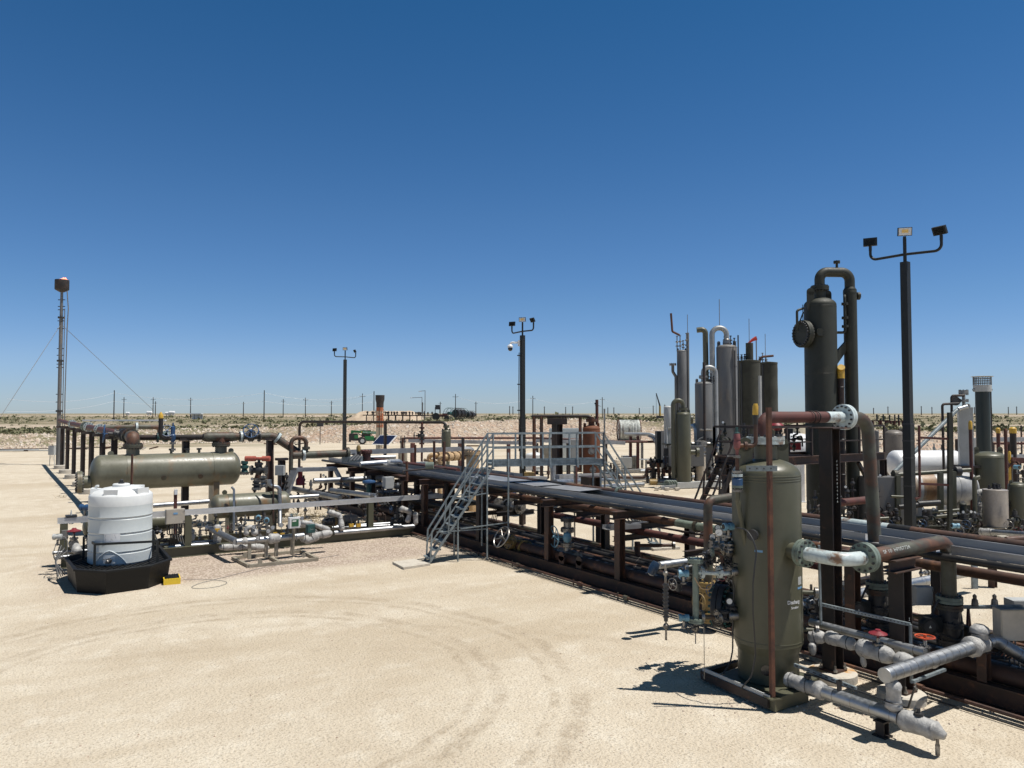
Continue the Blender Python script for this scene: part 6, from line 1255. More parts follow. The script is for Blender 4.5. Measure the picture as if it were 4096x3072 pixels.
b=ad(3,690,880,112); b.z=0.; t=T('box_on_post','small dark control box on a thin post before the berm','control box',b); MB().cyl(b,b+Z*2.9,.06,n=6).build('post',dsteel,t); MB().box(b+Z*2.9,(.9,.4,.5),-HEAD).build('box',dsteel,t)
# long black header pipe over green vessel
dg=48.; hzp=ad(3,1000,835,dg).z
a=ad(3,485,1130,dg+4);a.z=.0; a2=V((a.x,a.y,hzp)); e=ad(3,1925,830,dg); e.z=hzp
goal([a,a2,e,V((e.x,e.y,hzp-.55))],.09,'long dark overhead pipe spanning from the left post to the small olive vessel',bdark,.35)
for x,l in((1330,'dark post with bracket under the long overhead pipe near solar panel'),): 
    c=ad(3,x,840,dg+1.5); q=MB(); q.bar(V((c.x,c.y,0)),V((c.x,c.y,hzp-.05)),.16,.16); S(q,'support_column',bdark,l,'column',V((c.x,c.y,0)))
t,b,r,zt=vpx(3,1884,1974,903,dg,'small_vessel','slim olive upright vessel under the end of the long overhead pipe',olive,zbot=1.75,legs=3,hd=.5)
MB().cyl(b+Z*(zt-.05),b+Z*(hzp-.2),.1).build('top_nozzle',olive,t); MB().flange(b+Z*(zt+.18),Z,.2,.06,10).build('flange',olive,t)
c=ad(3,1690,900,dg+.5); c.z=0; zz=hzp
pipe('drop_pipe','dark riser with flanged valve hanging from the long overhead pipe','pipe',[V((c.x,c.y,hzp)),V((c.x,c.y,.3))],.07,redbr,0,fl=((V((c.x,c.y,hzp-.35)),Z,.17),(V((c.x,c.y,hzp-1.35)),Z,.17)))
valve(V((c.x,c.y,hzp-.85)),Z,.1,'dark gate valve on the riser between solar panel and olive vessel',dsteel,dsteel,dsteel,stem=-RT)
# near-left top-of-rack items (pipes crossing the rack top)
clad('short shiny clad pipe lying across the rack top',[ay(19,180,475,31.),ay(19,640,440,31.)],.12,ring=3)
clad('shiny clad elbow dropping into the rack behind the short clad pipe',[ay(19,680,430,31.3),ay(19,880,430,31.5),ay(19,905,520,31.5)],.13,ring=.5,b=.3)
soft('silver wrapped coupling between two clad pipes on the rack top',[ay(19,640,440,31.1),ay(19,700,432,31.2)],.13)
clad('shiny clad pipe further back above the rack start',[ay(19,350,360,36),ay(19,800,345,36)],.11,ring=1.2)
t=T('relief_valve','red brown valve with yellow tipped vent elbow on the rack start','relief valve',ay(19,290,350,33.)); c=ay(19,290,330,33.); MB().lathe([(.16,-.25),(.2,-.1),(.2,.15),(.27,.17),(.27,.25),(.1,.3)],c,Z,18).build('body',redbr,t); MB().bolts(c+Z*.2,Z,.23,10,.02,.2).build('bolts',rusto,t)
MB().tube([c-Z*.1,c+V((-.38,-.1,-.1)),c+V((-.42,-.1,.42))],.095,.22,14).build('vent_elbow',bdark,t); MB().lathe([(.1,-.12),(.1,.06),(.05,.16)],c+V((-.42,-.1,.36)),Z,14).build('yellow_tip',ylw2,t)
c=V((14.4,25.4,2.5)); c=ay(19,1410,495,25.4); t=T('junction_fitting','round grey green conduit head beside the stair on the rack top','conduit fitting',c); MB().cyl(c-RT*.15,c+RT*.15,.13,n=16).build('body',mint,t)
pipe('pipe_run','thin dark line looping over the tray left of the stair','pipe',[ay(19,935,620,26),ay(19,950,590,26),ay(19,1300,560,26.5),ay(19,1690,545,27.5),ay(19,1740,580,27.5)],.035,bdark,.08)
pipe('pipe_run','thin rusty post line rising through the tray by the thin loop','pipe',[ay(19,1005,420,27),ay(19,1010,760,27)],.05,rusto,0)
ibox(ay(19,675,800,29),(.42,.25,.48),'light grey angular box hanging on the rack left of the stair',greyb,0.1,cond=2)
t=T('blue_cap_valve','dark valve with bright blue round cap inside the rack left end','valve',ay(19,335,800,30)); c=ay(19,335,790,30); MB().lathe([(.05,-.1),(.26,-.04),(.28,0),(.26,.06),(.08,.1)],c,Z,20).build('blue_cap',blue,t); MB().cyl(c-Z*.7,c-Z*.1,.11).build('body',teal,t)
for i in range(7): 
    a=ay(19,20+18*i,300+8*i,33); S(MB().tube([a,a+V((.1,-.3,.05)),ay(19,-20+30*i,400,31.5)],.022,.2,6),'cable',gwire if i%2 else wire,['first','second','third','fourth','fifth','sixth','seventh'][i]+' cable of the fan spilling onto the tray start','cable',a,'cables spilling onto the tray start')
t=T('tray_fitting','galvanised box fitting where the cables spill onto the tray','tray fitting',ay(19,40,380,32.5)); MB().box(ay(19,40,385,32.5),(.8,.5,.25),.4).build('box',galv,t)
# aluminium tray beyond rack, carried along X
p0=ay(3,985,1150,35.);p1=ay(3,2085,1112,35.); zt_=(p0.z+p1.z)/2; t=T('cable_tray','aluminium cable tray crossing before the tan meter piping','cable tray',p0); MB().bar(V((p0.x,35,zt_)),V((p1.x,35,zt_)),.45,.006).build('tray_floor',alum2,t)
for y in(34.78,35.22): MB().bar(V((p0.x,y,zt_+.1)),V((p1.x,y,zt_+.1)),.008,.22).build('side_rail',alum2,t)
q=MB(); q.tube([V((p1.x,35,zt_+.1)),V((p1.x+.6,35,zt_+.1)),V((p1.x+.75,35,zt_-.4)),V((p1.x+.75,35,.2))],.14,.4,8); q.build('drop_bend',alum2,t)
# tall thin rusty posts around the tan valves
for i,(k,x,yt,yb,d,lab) in enumerate(((19,1490,65,560,33,'thin rusty post in front of the left tan elbow'),(19,1665,70,430,33,'thin rusty post in front of the right tan elbow'),(19,2000,0,480,34,'thin dark post right of the tan meter piping'),(19,1155,130,490,38,'short thin rusty post left of the tan piping'),(19,935,0,500,40,'thin tall rusty post left of twin small cylinders'),(5,2,0,0,0,''))):
    if d==0: continue
    a=ad(k,x,yb,d); b=ad(k,x,yt,d); S(MB().bar(V((a.x,a.y,0)),b,.1,.1),'thin_post',rusto if i!=2 else bdark,lab,'post',V((a.x,a.y,0)),'thin posts by the tan piping')
# tan meter runs
for j,(y,dd,lab) in enumerate(((345,40.,'far tan flanged meter pipe with elbow behind the aluminium tray'),(375,38.5,'near tan flanged meter pipe with elbow beside the stair'))):
    a=ad(19,[1400,1590][j],y+100,dd);b=ad(19,[1400,1590][j],y+10,dd);c=ad(19,[1500,1680][j],y,dd);e=ad(19,[1980,2060][j],y-20,dd+1.5); e.z=c.z=b.z+.12
    t=T('meter_pipe',lab,'meter piping',a,'tan meter runs'); MB().tube([V((a.x,a.y,.4)),V((a.x,a.y,c.z)),c,e],.125,.3,16).build('pipe',tan,t); f=MB()
    for u in(.1,.16,.34,.4,.46,.62,.7,.86): MB().flange(c.lerp(e,u),e-c,.24,.05,10).build('flange',tan,t)
    MB().cyl(c.lerp(e,.2),c.lerp(e,.32),.19,n=16).build('ball_valve',tan,t); MB().cyl(c.lerp(e,.5),c.lerp(e,.6),.18,n=16).build('meter_body',tan,t)
    MB().flange(V((a.x,a.y,a.z+.1)),Z,.3,.07,10).build('base_flange',tan,t); MB().box(V((a.x,a.y,a.z-.25)),(.55,.4,.4)).build('support_block',tan,t)
c=ad(19,2170,220,36); c.z=0; t=T('tan_filter','tan upright filter housing with bolted lid behind the stair rail','filter',c); zc=ad(19,2170,240,36).z; MB().cyl(c,c+Z*zc,.3,n=24).build('housing',tan,t); MB().flange(c+Z*(zc-.1),Z,.42,.08,16).build('lid_flange',tan,t); MB().bar(c+Z*(zc+.25)-RT*.3,c+Z*(zc+.25)+RT*.3,.07,.07).build('davit',tan,t)
ibox(ad(19,1275,492,34),(.5,.3,.3),'small grey box on the tray level left of tan piping',greyb,-HEAD,cond=1)
for i,(x,y,d,lab) in enumerate(((900,210,52,'left one of twin tan small cylinders with gauges'),(968,200,52,'right one of twin tan small cylinders with gauges'))):
    b=ad(19,x,y,d); t=T('small_cylinder',lab,'cylinder',V((b.x,b.y,0)),'twin cylinders'); MB().lathe([(.18,0),(.18,b.z-.15),(.08,b.z-.02),(.05,b.z+.1)],V((b.x,b.y,0)),Z,16).build('shell',skb,t); q=MB(); q.cyl(V((b.x,b.y,b.z)),V((b.x,b.y,b.z+.9)),.035); q.ball(V((b.x,b.y,b.z+.5)),.1,8); q.bar(b+Z*.7-RT*.2,b+Z*.7+RT*.2,.05,.05); q.build('valve_stack',dsteel,t)
# pale tray / line on rusty posts at mid distance
p0=ad(3,1560,990,57);p1=ad(20,870,480,57);p2=ad(20,1500,490,60);p3=ad(20,2212,520,58)
t=T('cable_tray','pale aluminium tray on dark posts running across behind the walkway','cable tray',p0); q=MB()
for a,b in((p0,p1),(p1,p3)): q.bar(V((a.x,a.y,2.55)),V((b.x,b.y,2.35)),.5,.24)
q.build('tray',alum2,t)
pipe('pipe_run','thin brown pipe lying on the pale mid distance tray','pipe',[V((p0.x-.5,p0.y,.3)),V((p0.x-.5,p0.y,2.75)),V((p1.x,p1.y,2.75)),V((p3.x,p3.y,2.5))],.08,redbr,.3)
for i,(k,x,lab) in enumerate(((19,1110,'dark red post under left end of the pale tray'),(19,1945,'dark red post under pale tray right of the olive vessel'),(20,372,'dark red post under pale tray behind left of the walkway'),(20,868,'dark red post under pale tray behind the goalpost risers'),(20,1430,'dark red post under pale tray by the white cabinet'),(20,2085,'dark red post under pale tray right of the rusty vessel'))):
    c=ad(k,x,500 if k==20 else 40,57.5); S(MB().bar(V((c.x,c.y,0)),V((c.x,c.y,2.35)),.3 if i==0 else .22,.22),'support_column',redbr if i<3 else bdark,lab,'column',V((c.x,c.y,0)),'posts under the pale tray')
# rusty goalpost pipes and orange rusty vessel
dv=48.; zt_=ad(20,1300,65,dv).z
def gp(x,y=65,d=dv): c=ad(20,x,y,d); c.z=zt_; return c
goal([V((gp(825).x,gp(825).y,.3)),gp(825),],.11,'left rusty riser of the goalpost piping behind the walkway',rusto)
goal([V((gp(955).x,gp(955).y,.3)),gp(955)],.11,'second rusty riser of the goalpost piping behind the walkway',rpipe)
goal([V((gp(1640).x,gp(1640).y,.9)),gp(1640)],.1,'right thin rusty riser of the goalpost piping',rusto)
goal([gp(780),gp(955),gp(1840),gp(1840)-Z*.9],.11,'long rusty crosspipe on top of the goalpost ending on the orange vessel',bdark,.3)
c=gp(1232); S(MB().ib(V((c.x,c.y,0)),V((c.x,c.y,zt_-.5)),.5,.5,.04,up=(1,0,0)),'support_column',bdark,'wide brown column with T cap in the middle of goalpost piping','column',V((c.x,c.y,0)))
S(MB().bar(c-RT*.62-Z*.32,c+RT*.62-Z*.32,.4,.4),'steel_block',bdark,'brown beam block lying on the wide goalpost column','beam',c)
t,b,r,zt=vpx(20,1687,1992,220,dv,'rusty_vessel','upright orange brown rusty vessel with lifting ears behind the walkway',mat('rusted vessel',(.15,.05,.02),(.11,.038,.018),1.5,rough=.75,fine=.15),zbot=.1,skirt=True,hd=.42)
MB().cyl(b+Z*(zt-.1),b+Z*(zt+.5),.2).build('top_nozzle',rusto,t); MB().flange(b+Z*(zt+.3),Z,.36,.08,12).build('flange',rusto,t)
for x,y in((1830,685),(1860,1010)): c=ad(20,x,y,dv-.7); MB().cyl(c-FH*-.3,c-FH*.2,.12).build('side_nozzle',steel,t); MB().flange(c-FH*.2,FH,.2,.05,8).build('side_flange',steel,t)
c=ad(20,1938,235,dv+.3); goal([V((c.x,c.y,zt)),V((c.x,c.y,zt+1.6))],.1,'tall thin vent pipe behind the orange rusty vessel',redbr,0)
c=ad(6,1070,1180,dv+.3); q=MB(); q.ball(c+Z*.1,.09,8,(1.5,.9,1)); q.ball(c+Z*.2-RT*.1,.055,8); q.cyl(c+Z*.1,c+Z*.02+RT*.28,.03,.01,6); S(q,'bird',dsteel,'small dark bird perched on the tall vent pipe','bird',c)
# boxes and tanks behind
def tank2(k,xl,xr,yt,yb,d,lab,m=poly,name='plastic_tank'):
    a=ad(k,(xl+xr)/2,yt,d); b=ad(k,(xl+xr)/2,yb,d); r=(xr-xl)*ZR[k][2]/FPX*d/2; z0=max(0,b.z); t=T(name,lab,'tank',V((a.x,a.y,z0)))
    MB().lathe([(r,0),(r,(a.z-z0)*.86),(r*.9,(a.z-z0)*.93),(r*.25,a.z-z0),(.01,a.z-z0)],V((a.x,a.y,z0)),Z,28).build('shell',m,t); q=MB()
    for u in(.25,.5,.75): q.torus(V((a.x,a.y,z0+(a.z-z0)*u*.86)),Z,r*1.0,.03,28,5)
    q.build('rib',m,t); MB().cyl(V((a.x,a.y,a.z-.02)),V((a.x,a.y,a.z+.12)),r*.15).build('lid',m,t); return t
tank2(20,675,1000,705,1020,52,'wide low white plastic tank behind the walkway left of the brown column')
ibox(ad(20,1385,660,60),(2.6,.8,3.4-.0),'tall pale blue white cabinet with grey door behind the walkway',mat('pale cabinet',(.6,.64,.62),rough=.5),-HEAD,name='cabinet',cat='cabinet',cond=0)
tank2(20,1445,1520,520,900,57,'slim white ribbed plastic tank beside the pale cabinet')
ibox(ad(20,1110,700,54),(1.5,.15,1.0),'beige box panel on legs left of the brown goalpost column',skb,-HEAD,cond=2,legs=1)
ibox(ad(20,1620,700,51),(1.1,.5,1.7),'grey cabinet left in front of the orange rusty vessel',greyb,-HEAD,cond=0)
# cylinder and clutter under walkway (beyond rack)
clad('upright clad pipe stub standing beyond the rack under the walkway',[V((ad(20,1160,920,36).x,ad(20,1160,920,36).y,.8)),ad(20,1160,930,36)],.13,ring=.4)
clad('long pale clad pipe on the ground beyond the rack to the right',[ad(20,1200,1245,35.),ad(20,2212,1200,45.)],.15,ring=1.)
clad('second pale clad pipe on the ground beyond the rack to the right',[ad(20,1900,1330,37),ad(20,2300,1290,42)],.12,ring=1.)
t=T('cable_tray','low pale tray running over the ground beyond the walkway','cable tray',ad(20,660,1185,34)); q=MB(); q.bar(ad(20,660,1185,34),ad(20,1000,1180,35),.4,.26); q.bar(ad(20,1200,1150,36),ad(20,2212,1100,48),.4,.24); q.build('tray',alum2,t)
t=T('steel_block','square black beam end block standing beyond the rack under far stair','steel block',ad(20,1830,1280,33)); c=ad(20,1830,1290,33); MB().ib(V((c.x,c.y,.1)),V((c.x,c.y,c.z+.35)),.62,.62,.04,up=(1,0,0)).build('block',bdark,t); MB().box(V((c.x,c.y,c.z+.37)),(.75,.75,.04)).build('cap_plate',bdark,t)
S(MB().bar(V((ad(20,1570,1000,37).x,ad(20,1570,1000,37).y,0)),ad(20,1570,940,37),.09,.09),'thin_post',redbr,'thin dark red post left of the black beam end block','post',ad(20,1570,1000,37))
pts=((330,1000,38,'left end of the walkway'),(480,1010,39,'just left of the camera mast'),(720,1090,39,'just right of the camera mast'),(820,1060,40,'under the walkway third from left'),(900,1050,41,'under the walkway middle'),(1000,1010,42,'under the walkway by clad stub'),(1080,1000,43,'left of upright clad stub'),(1480,1030,46,'before the far rusty pipes under walkway'),(1540,1030,47,'second before the far rusty pipes'),(1700,720,49,'at the foot of the grey cabinet'),(2120,640,50,'right of the far stair top'))
for i,(x,y,d,lab) in enumerate(pts):
    c=ad(20,x,y,d); c.z=0; tree(c,1.0+.35*(i%3),'dark piping cluster '+lab,90+i,2.4,m=[dsteel,bdark,rpipe][i%3])
ibox(ad(20,740,1110,38),(.5,.4,.3),'yellow green valve box on the ground piping right of the camera mast',ylw2,-HEAD,cond=0)
# gas equipment inside/behind left of rack: red/green valves by separator
valve(ad(2,1720,565,30.5),RT,.11,'valve with long salmon red cylinder actuator right of the separator',dsteel,salm,steel,wheel=False,act='cyl',stem=(0,0,.2))
for i,(x,y,yb,d,lab,m_) in enumerate(((1605,490,600,31,'green topped control valve at the right end of the separator',teal),(1715,500,650,31,'rusty bolted round flange stack right of separator',rusto),(1890,510,620,31,'white junction box behind the salmon actuator',None),(1700,650,720,30,'black instrument head below the salmon actuator',dsteel),(505+1250,610,700,30.5,'steel valve bunch below the salmon actuator',steel))):
    c=ad(2,x,(y+yb)/2,d)
    if m_ is None: ibox(c,(.35,.2,.4),lab,greyb,-HEAD,cond=2); continue
    t=T('control_valve',lab,'valve',c); h=(yb-y)*.4973/FPX*d; MB().lathe([(.1,-h/2),(.14,-h*.3),(.1,-h*.1),(.16,0),(.16,h*.15),(.08,h*.2),(.14,h*.3),(.14,h*.5)],c,Z,16).build('body',m_,t); MB().flange(c-Z*h*.4,Z,.18,.04,8).build('flange',steel,t); q=MB().tube([c+Z*h*.2,c+V((.2,0,h*.1)),c+V((.2,0,-h*.4))],.02,.05,6); q.build('tubing',steel,t)
for i,(k,x,y,d,h,lab) in enumerate(((2,1580,760,30,1.4,'right end of separator low'),(2,1640,700,31,1.6,'left of the salmon actuator'),(2,1790,720,30,1.3,'below the salmon actuator right side'),(2,1850,640,31,1.6,'below the white junction box'),(2,1900,600,32,1.8,'right of the white junction box'),(4,230,560,33,1.6,'in the rack start near red valve'),(4,300,620,32,1.5,'behind the rack start second'),(4,400,600,34,1.6,'under the outlet pipe gooseneck'),(4,450,560,34,1.5,'behind rack columns left'),(4,600,640,33,1.5,'behind rack columns second'),(4,900,690,30,1.4,'under the blue capped valve'),(4,960,690,30,1.3,'right of the blue capped valve'),(4,1010,700,31,1.3,'under the light grey angular box'),(4,1180,690,31,1.4,'right of the light grey angular box'),(4,1340,660,33,1.5,'behind stair rail left'),(4,1400,700,33,1.4,'behind stair stringer'),(4,1150,760,29,1.0,'low between the rack columns'),(4,870,690,33,1.2,'left of the blue capped valve'))):
    c=ad(k,x,y,d); c.z=.0 if d<31 else .3; tree(c,h,'small bore piping and valves '+lab,130+i,1.9,m=[dsteel,bdark,steel,rpipe][i%4])
for i,(a,b,d0,d1,r,lab) in enumerate((((4,380,550),(4,1060,520),33,35,.12,'large clad pipe behind the rack columns at the left'),((4,150,620),(4,640,720),33,31,.11,'clad pipe sloping behind the first rack columns'),((4,550,640),(4,1000,700),32,30.5,.1,'clad pipe low behind the second rack columns'),((4,900,600),(4,1300,560),34,36,.08,'thin clad pipe behind the rack middle'),((4,1000,660),(4,1300,650),33,34,.09,'clad pipe just right under the grey angular box'))):
    clad(lab,[ad(*a,d0),ad(*b,d1)],r,ring=1.)
t=T('angled_tray','grey tray rising at an angle at the start of the rack','cable tray',ad(4,110,680,32)); q=MB(); q.bar(ad(4,90,720,32),ad(4,190,450,32.5),.35,.12); q.bar(ad(4,190,440,32.5),ad(4,590,430,34),.35,.16); q.bar(ad(4,590,430,34),ad(4,670,580,34),.35,.12); q.build('tray',alum2,t)
q=T('red_valve','bright red upright valve body at the rack start','valve',ad(4,248,520,33)); c=ad(4,248,510,33); MB().lathe([(.2,-.35),(.18,-.1),(.1,0),(.1,.45)],c,Z,14).build('body',red,q)
t=T('tumbleweed','dry brown tumbleweed heap behind the smaller vessel','tumbleweed',ad(4,330,760,33)); c=ad(4,330,780,32); c.z=.2; q=MB()
for i in range(260):
    a=V((random.gauss(0,.55),random.gauss(0,.3),random.gauss(0,.16))); b=a+V((random.gauss(0,.15),random.gauss(0,.15),random.gauss(0,.12))); q.cyl(c+a,c+b,.008,n=3)
q.build('twigs',drygrass,t,smooth=False)
for i,(pt,n_) in enumerate(((V((14.9,13.6,.45)),150),(V((14.2,8.9,.5)),220),(g(21,260,150),60),(g(2,135,785),0))):
    if not n_: continue
    q=MB()
    for j in range(n_): a=V((random.gauss(0,.16),random.gauss(0,.16),abs(random.gauss(0,.1)))); b=a+V((random.gauss(0,.08),random.gauss(0,.08),random.gauss(0,.08))); q.cyl(pt+a,pt+b,.004,n=3)
    S(q,'tumbleweed',drygrass,['small dry tumbleweed caught in the skid near the yellow valve','dry tumbleweed lodged in the skid behind the tallest column','small dry weed on the bare ground left of the tank'][i],'tumbleweed',pt,smooth=False)
# reel
b=ad(6,1425,1545,126); b.z=0; t=T('pipe_reel','large reel of coiled white line pipe standing before the berm','pipe reel',b); r=1.78; c=b+Z*r
MB().lathe([(r*.96,-1.65)]+[(r*(.96+.025*(i%2)),-1.65+3.3*i/26) for i in range(1,26)]+[(r*.96,1.65)],c,RT,40).build('coiled_pipe',reelm,t,ang=.2)
for e in(-1.75,1.75): q=MB(); q.torus(c+RT*e,RT,r,.07,32,6); q.wheel(c+RT*e,RT,r,.05,6,.2); q.build('reel_flange',redbr,t)
q=MB()
for j in range(14): x=-1.5+3.*j/14; q.torus(c+RT*x,RT+FH*random.uniform(-.05,.05),r*.985,.02,32,4)
q.build('coil_gaps',dsteel,t)
for e in(-1.2,-.1,.9): MB().box(c+RT*e-FH*r*.98,(.08,.06,r*1.2),-HEAD).build('strap',rusto if e<0 else white,t)
text('76557',.42,lambda x,y:c+RT*(.6+x)+Z*(1.45+y)-FH*1.05,dsteel,t)

t=T('cable_tray','pale perforated tray running behind the near stair toward the camera mast','cable tray',(17.4,26.4,2.0)); MB().b2(17.2,17.6,26.4,33.5,1.9,1.905).build('tray_floor',alum2,t)
for x in(17.2,17.6): MB().b2(x-.004,x+.004,26.4,33.5,1.906,2.09).build('side_rail',galvp,t)
for y in(27.5,32.5): MB().bar((17.4,y,0),(17.4,y,1.89),.12,.12).build('post',bdark,t)

c=g(5,1085,905); S(MB().box((c.x,c.y,.98),(.2,.2,1.9),.3).box((c.x-.1,c.y-.1,.62),(.5,.3,.1),.3),'square_post',bdark,'square black post with bracket standing below the rack under the camera mast','post',c)
c=g(15,1470,1290); e=ad(15,1490,235,dep_(c) if 'dep_' in globals() else c.dot(FH)); S(MB().cyl(V((c.x,c.y,0)),V((c.x,c.y,e.z)),.03,n=8),'thin_post',steel,'thin grey post rising behind the rack right of the camera mast','post',c)
# ================================================================ TOWERS AND VESSELS BEHIND (right of centre)
TV={}
def tower(k,xl,xr,yt,d,lab,m,hd=.3,skirt=True,name='process_tower',**kw):
    t,b,r,zt=vpx(k,xl,xr,yt,d,name,lab,m,zbot=0,hd=hd,skirt=skirt,**kw); TV[lab]=(t,b,r,zt); return t,b,r,zt
# tall slim grey column
t,b,r,zt=tower(7,238,322,330,62,'tallest slim grey column topped by a bunch of valves',greyt)
topfit(t,b,zt,1.5,steel,.15,4,3); MB().tube([b-RT*.15+Z*(zt+1.2),b-RT*.75+Z*(zt+1.5),b-RT*.85+Z*(zt+3.0)],.09,.15,8).build('vent_pipe',rusto,t)
MB().tube([b+RT*(r+.12)+Z*.5,b+RT*(r+.12)+Z*(zt+1.4)],.11,0,8).build('side_pipe',greyt,t); MB().tube([b-RT*(r+.1)+Z*.5,b-RT*(r+.1)+Z*(zt-2.2),b-RT*(r+.35)+Z*(zt-1.8),b-RT*(r+.35)+Z*(zt-1.2)],.12,.3,8).build('side_pipe',greyt,t); MB().flange(b-RT*(r+.35)+Z*(zt-1.2),Z,.28,.08,8).build('flange',steel,t)
MB().cyl(b+RT*.5+Z*zt,b+RT*.5+Z*(zt+2.9),.025,n=5).build('lightning_rod',gwire,t)
# big grey tower with twin overhead pipes
t,b,r,zt=tower(7,588,768,283,55,'broad grey tower with silver pipe looping over its domed top',greyt)
topfit(t,b+RT*.2,zt-.1,.8,dsteel,.13,4,5); zz=zt+1.2
MB().tube([b+Z*(zt-.1),b+Z*zz,b-RT*(r+.32)+Z*zz,b-RT*(r+.32)+Z*2.],.19,.5,14,k=9).build('overhead_pipe',galvp,t)
MB().tube([b-RT*(r+1.3)+FH*.5+Z*(zz-.1),b-RT*(r+.7)+FH*.4+Z*(zz-.05),b-RT*(r+.65)+FH*.4+Z*3],.2,.4,14).build('olive_overhead_pipe',olive,t)
MB().lathe([(.2,-.1),(.28,0),(.26,.3),(.2,.36)],b+Z*(zt+.05),Z,16).build('top_cap',steel,t)
for x in(.08,.42): MB().tube([b+RT*(r*x+.3)-FH*(r+.03)+Z*.5,b+RT*(r*x+.3)-FH*(r+.03)+Z*(zt+(.6 if x>.2 else -.5))],.05,0,6).build('riser_line',dsteel,t)
for z in(3.4,5.6,8.,): MB().lathe([(r+.005,-.02),(r+.02,-.015),(r+.02,.015),(r+.005,.02)],b+Z*z,Z,40).build('ring_seam',greyt,t)
MB().cyl(b-RT*.5+Z*zz,b-RT*.5+Z*(zz+2.1),.025,n=5).build('lightning_rod',gwire,t)
# medium grey tower
t,b,r,zt=tower(7,398,548,610,51,'medium grey tower with silver inverted pipe on its right',greyt)
MB().tube([b+Z*(zt-.1),b+Z*(zt+1.0),b+RT*(r+.25)+Z*(zt+.9),b+RT*(r+.25)+Z*2],.16,.4,14,k=8).build('overhead_pipe',galvp,t); topfit(t,b+RT*.5,zt-.05,.7,dsteel,.1,3,8); MB().flange(b+Z*(zt+.3),Z,.3,.08,10).build('flange',steel,t)
c=ad(7,480,720,49.5); MB().tube([V((c.x,c.y,2.0)),V((c.x,c.y,ad(7,480,440,49.5).z))],.09,0,8).build('tall_vent',bdark,t)
MB().tube([ad(7,440,1035,49.5),ad(7,550,1040,49.5)],.07,0,8).build('cross_pipe',steel,t); c=ad(7,495,1200,50.); q=MB(); q.flange(c,FH,.75,.1,20); q.cyl(c,c+FH*.6,.6,n=24); q.build('round_manway',greyt,t)
# olive vessel with gooseneck
t,b,r,zt=tower(7,228,358,875,47,'olive vessel with big gooseneck pipe left of the grey towers',olive,hd=.4)
MB().tube([b+RT*.0+Z*(zt-.1),b+Z*(zt+.68),b-RT*(r+.16)+Z*(zt+.68),b-RT*(r+.16)+Z*.6],.14,.35,16,k=9).build('gooseneck_pipe',olive,t); MB().flange(b+Z*(zt+.15),Z,.28,.07,12).build('flange',olive,t); q=MB(); c=b+RT*(r+.2)+Z*2.2; q.cyl(c-RT*.4,c+RT*.25,.16); q.build('side_nozzle',olive,t); MB().flange(c+RT*.2,RT,.3,.08,10).build('side_flange',olive,t); MB().flange(b+RT*(r+.1)+Z*(zt-.5)+FH*.2,RT,.28,.06,10).build('manway',olive,t)
t,b,r,zt=vpx(7,122,197,825,50,'small_vessel','small pale grey vessel on legs left of the gooseneck vessel',greyb,ybot=1035,hd=.35,legs=4,leg=2.3)
# twin rough tanks
for k,xl,xr,yt,d,lab in((7,771,970,432,62,'left sprayed foam dark olive tank with stub stack on flat roof'),(7,967,1124,448,67,'right sprayed foam dark olive tank with valves on flat roof')):
    c=ad(k,(xl+xr)/2,yt,d); r=(xr-xl)*ZR[k][2]/FPX*d/2; b=V((c.x,c.y,0)); t=T('storage_tank',lab,'tank',b,'foam covered tanks'); prf=[(r*(1+.012*math.sin(z*2.1+xl)),z*c.z/14) for z in range(14)]+[(r*.99,c.z-.1),(r*1.02,c.z-.1),(r*1.02,c.z+.05),(.01,c.z+.15)]
    MB().lathe(prf,b,Z,48).build('tank_wall',foam,t); topfit(t,b-RT*r*.6,c.z+.1,.9,steel if xl>900 else dsteel,.15,3,xl)
    if xl<900: MB().cyl(b+RT*.1+Z*c.z,b+RT*.1+Z*(c.z+1.5),.3,n=18).build('stub_stack',foam,t)
    else: MB().tube([b-RT*r+Z*(c.z-.0),b-RT*r*.8+Z*(c.z+.55),b+RT*r*.6+Z*(c.z+.65)],.1,.3,8).build('roof_pipe',rusto,t)
    MB().cyl(b+RT*r*(.1 if xl<900 else -.3)+Z*c.z,b+RT*r*(.1 if xl<900 else -.3)+Z*(c.z+2.6+(.9 if xl<900 else 0)),.025,n=5).build('lightning_rod',gwire,t)
    MB().tube([b-RT*r*.8-FH*r*.6+Z*.2,b-RT*r*.8-FH*r*.6+Z*(c.z-.2)],.07,0,6).build('down_pipe',dsteel,t)
c=ad(7,975,800,60); MB_=MB().tube([V((c.x,c.y,.5)),V((c.x,c.y,ad(7,975,560,60).z))],.12,0,8); S(MB_,'pipe_run',greyb,'pale vertical pipe in the gap between the two foam covered tanks','pipe',V((c.x,c.y,.5)))
b=ad(7,942,400,66); b.z=0; zt=ad(7,942,212,66).z; t=T('windsock','red orange windsock streaming from a thin mast above the foam tanks','windsock',b); MB().cyl(b,b+Z*zt,.05,n=6).build('mast',gwire,t); q=MB(); a=b+Z*(zt-.15); e=ad(7,870,272,66); q.tube([a,a.lerp(e,.5)+Z*.05,e],.15,0,10,rad=lambda u:.19-.12*u); q.build('sock',cloth,t)
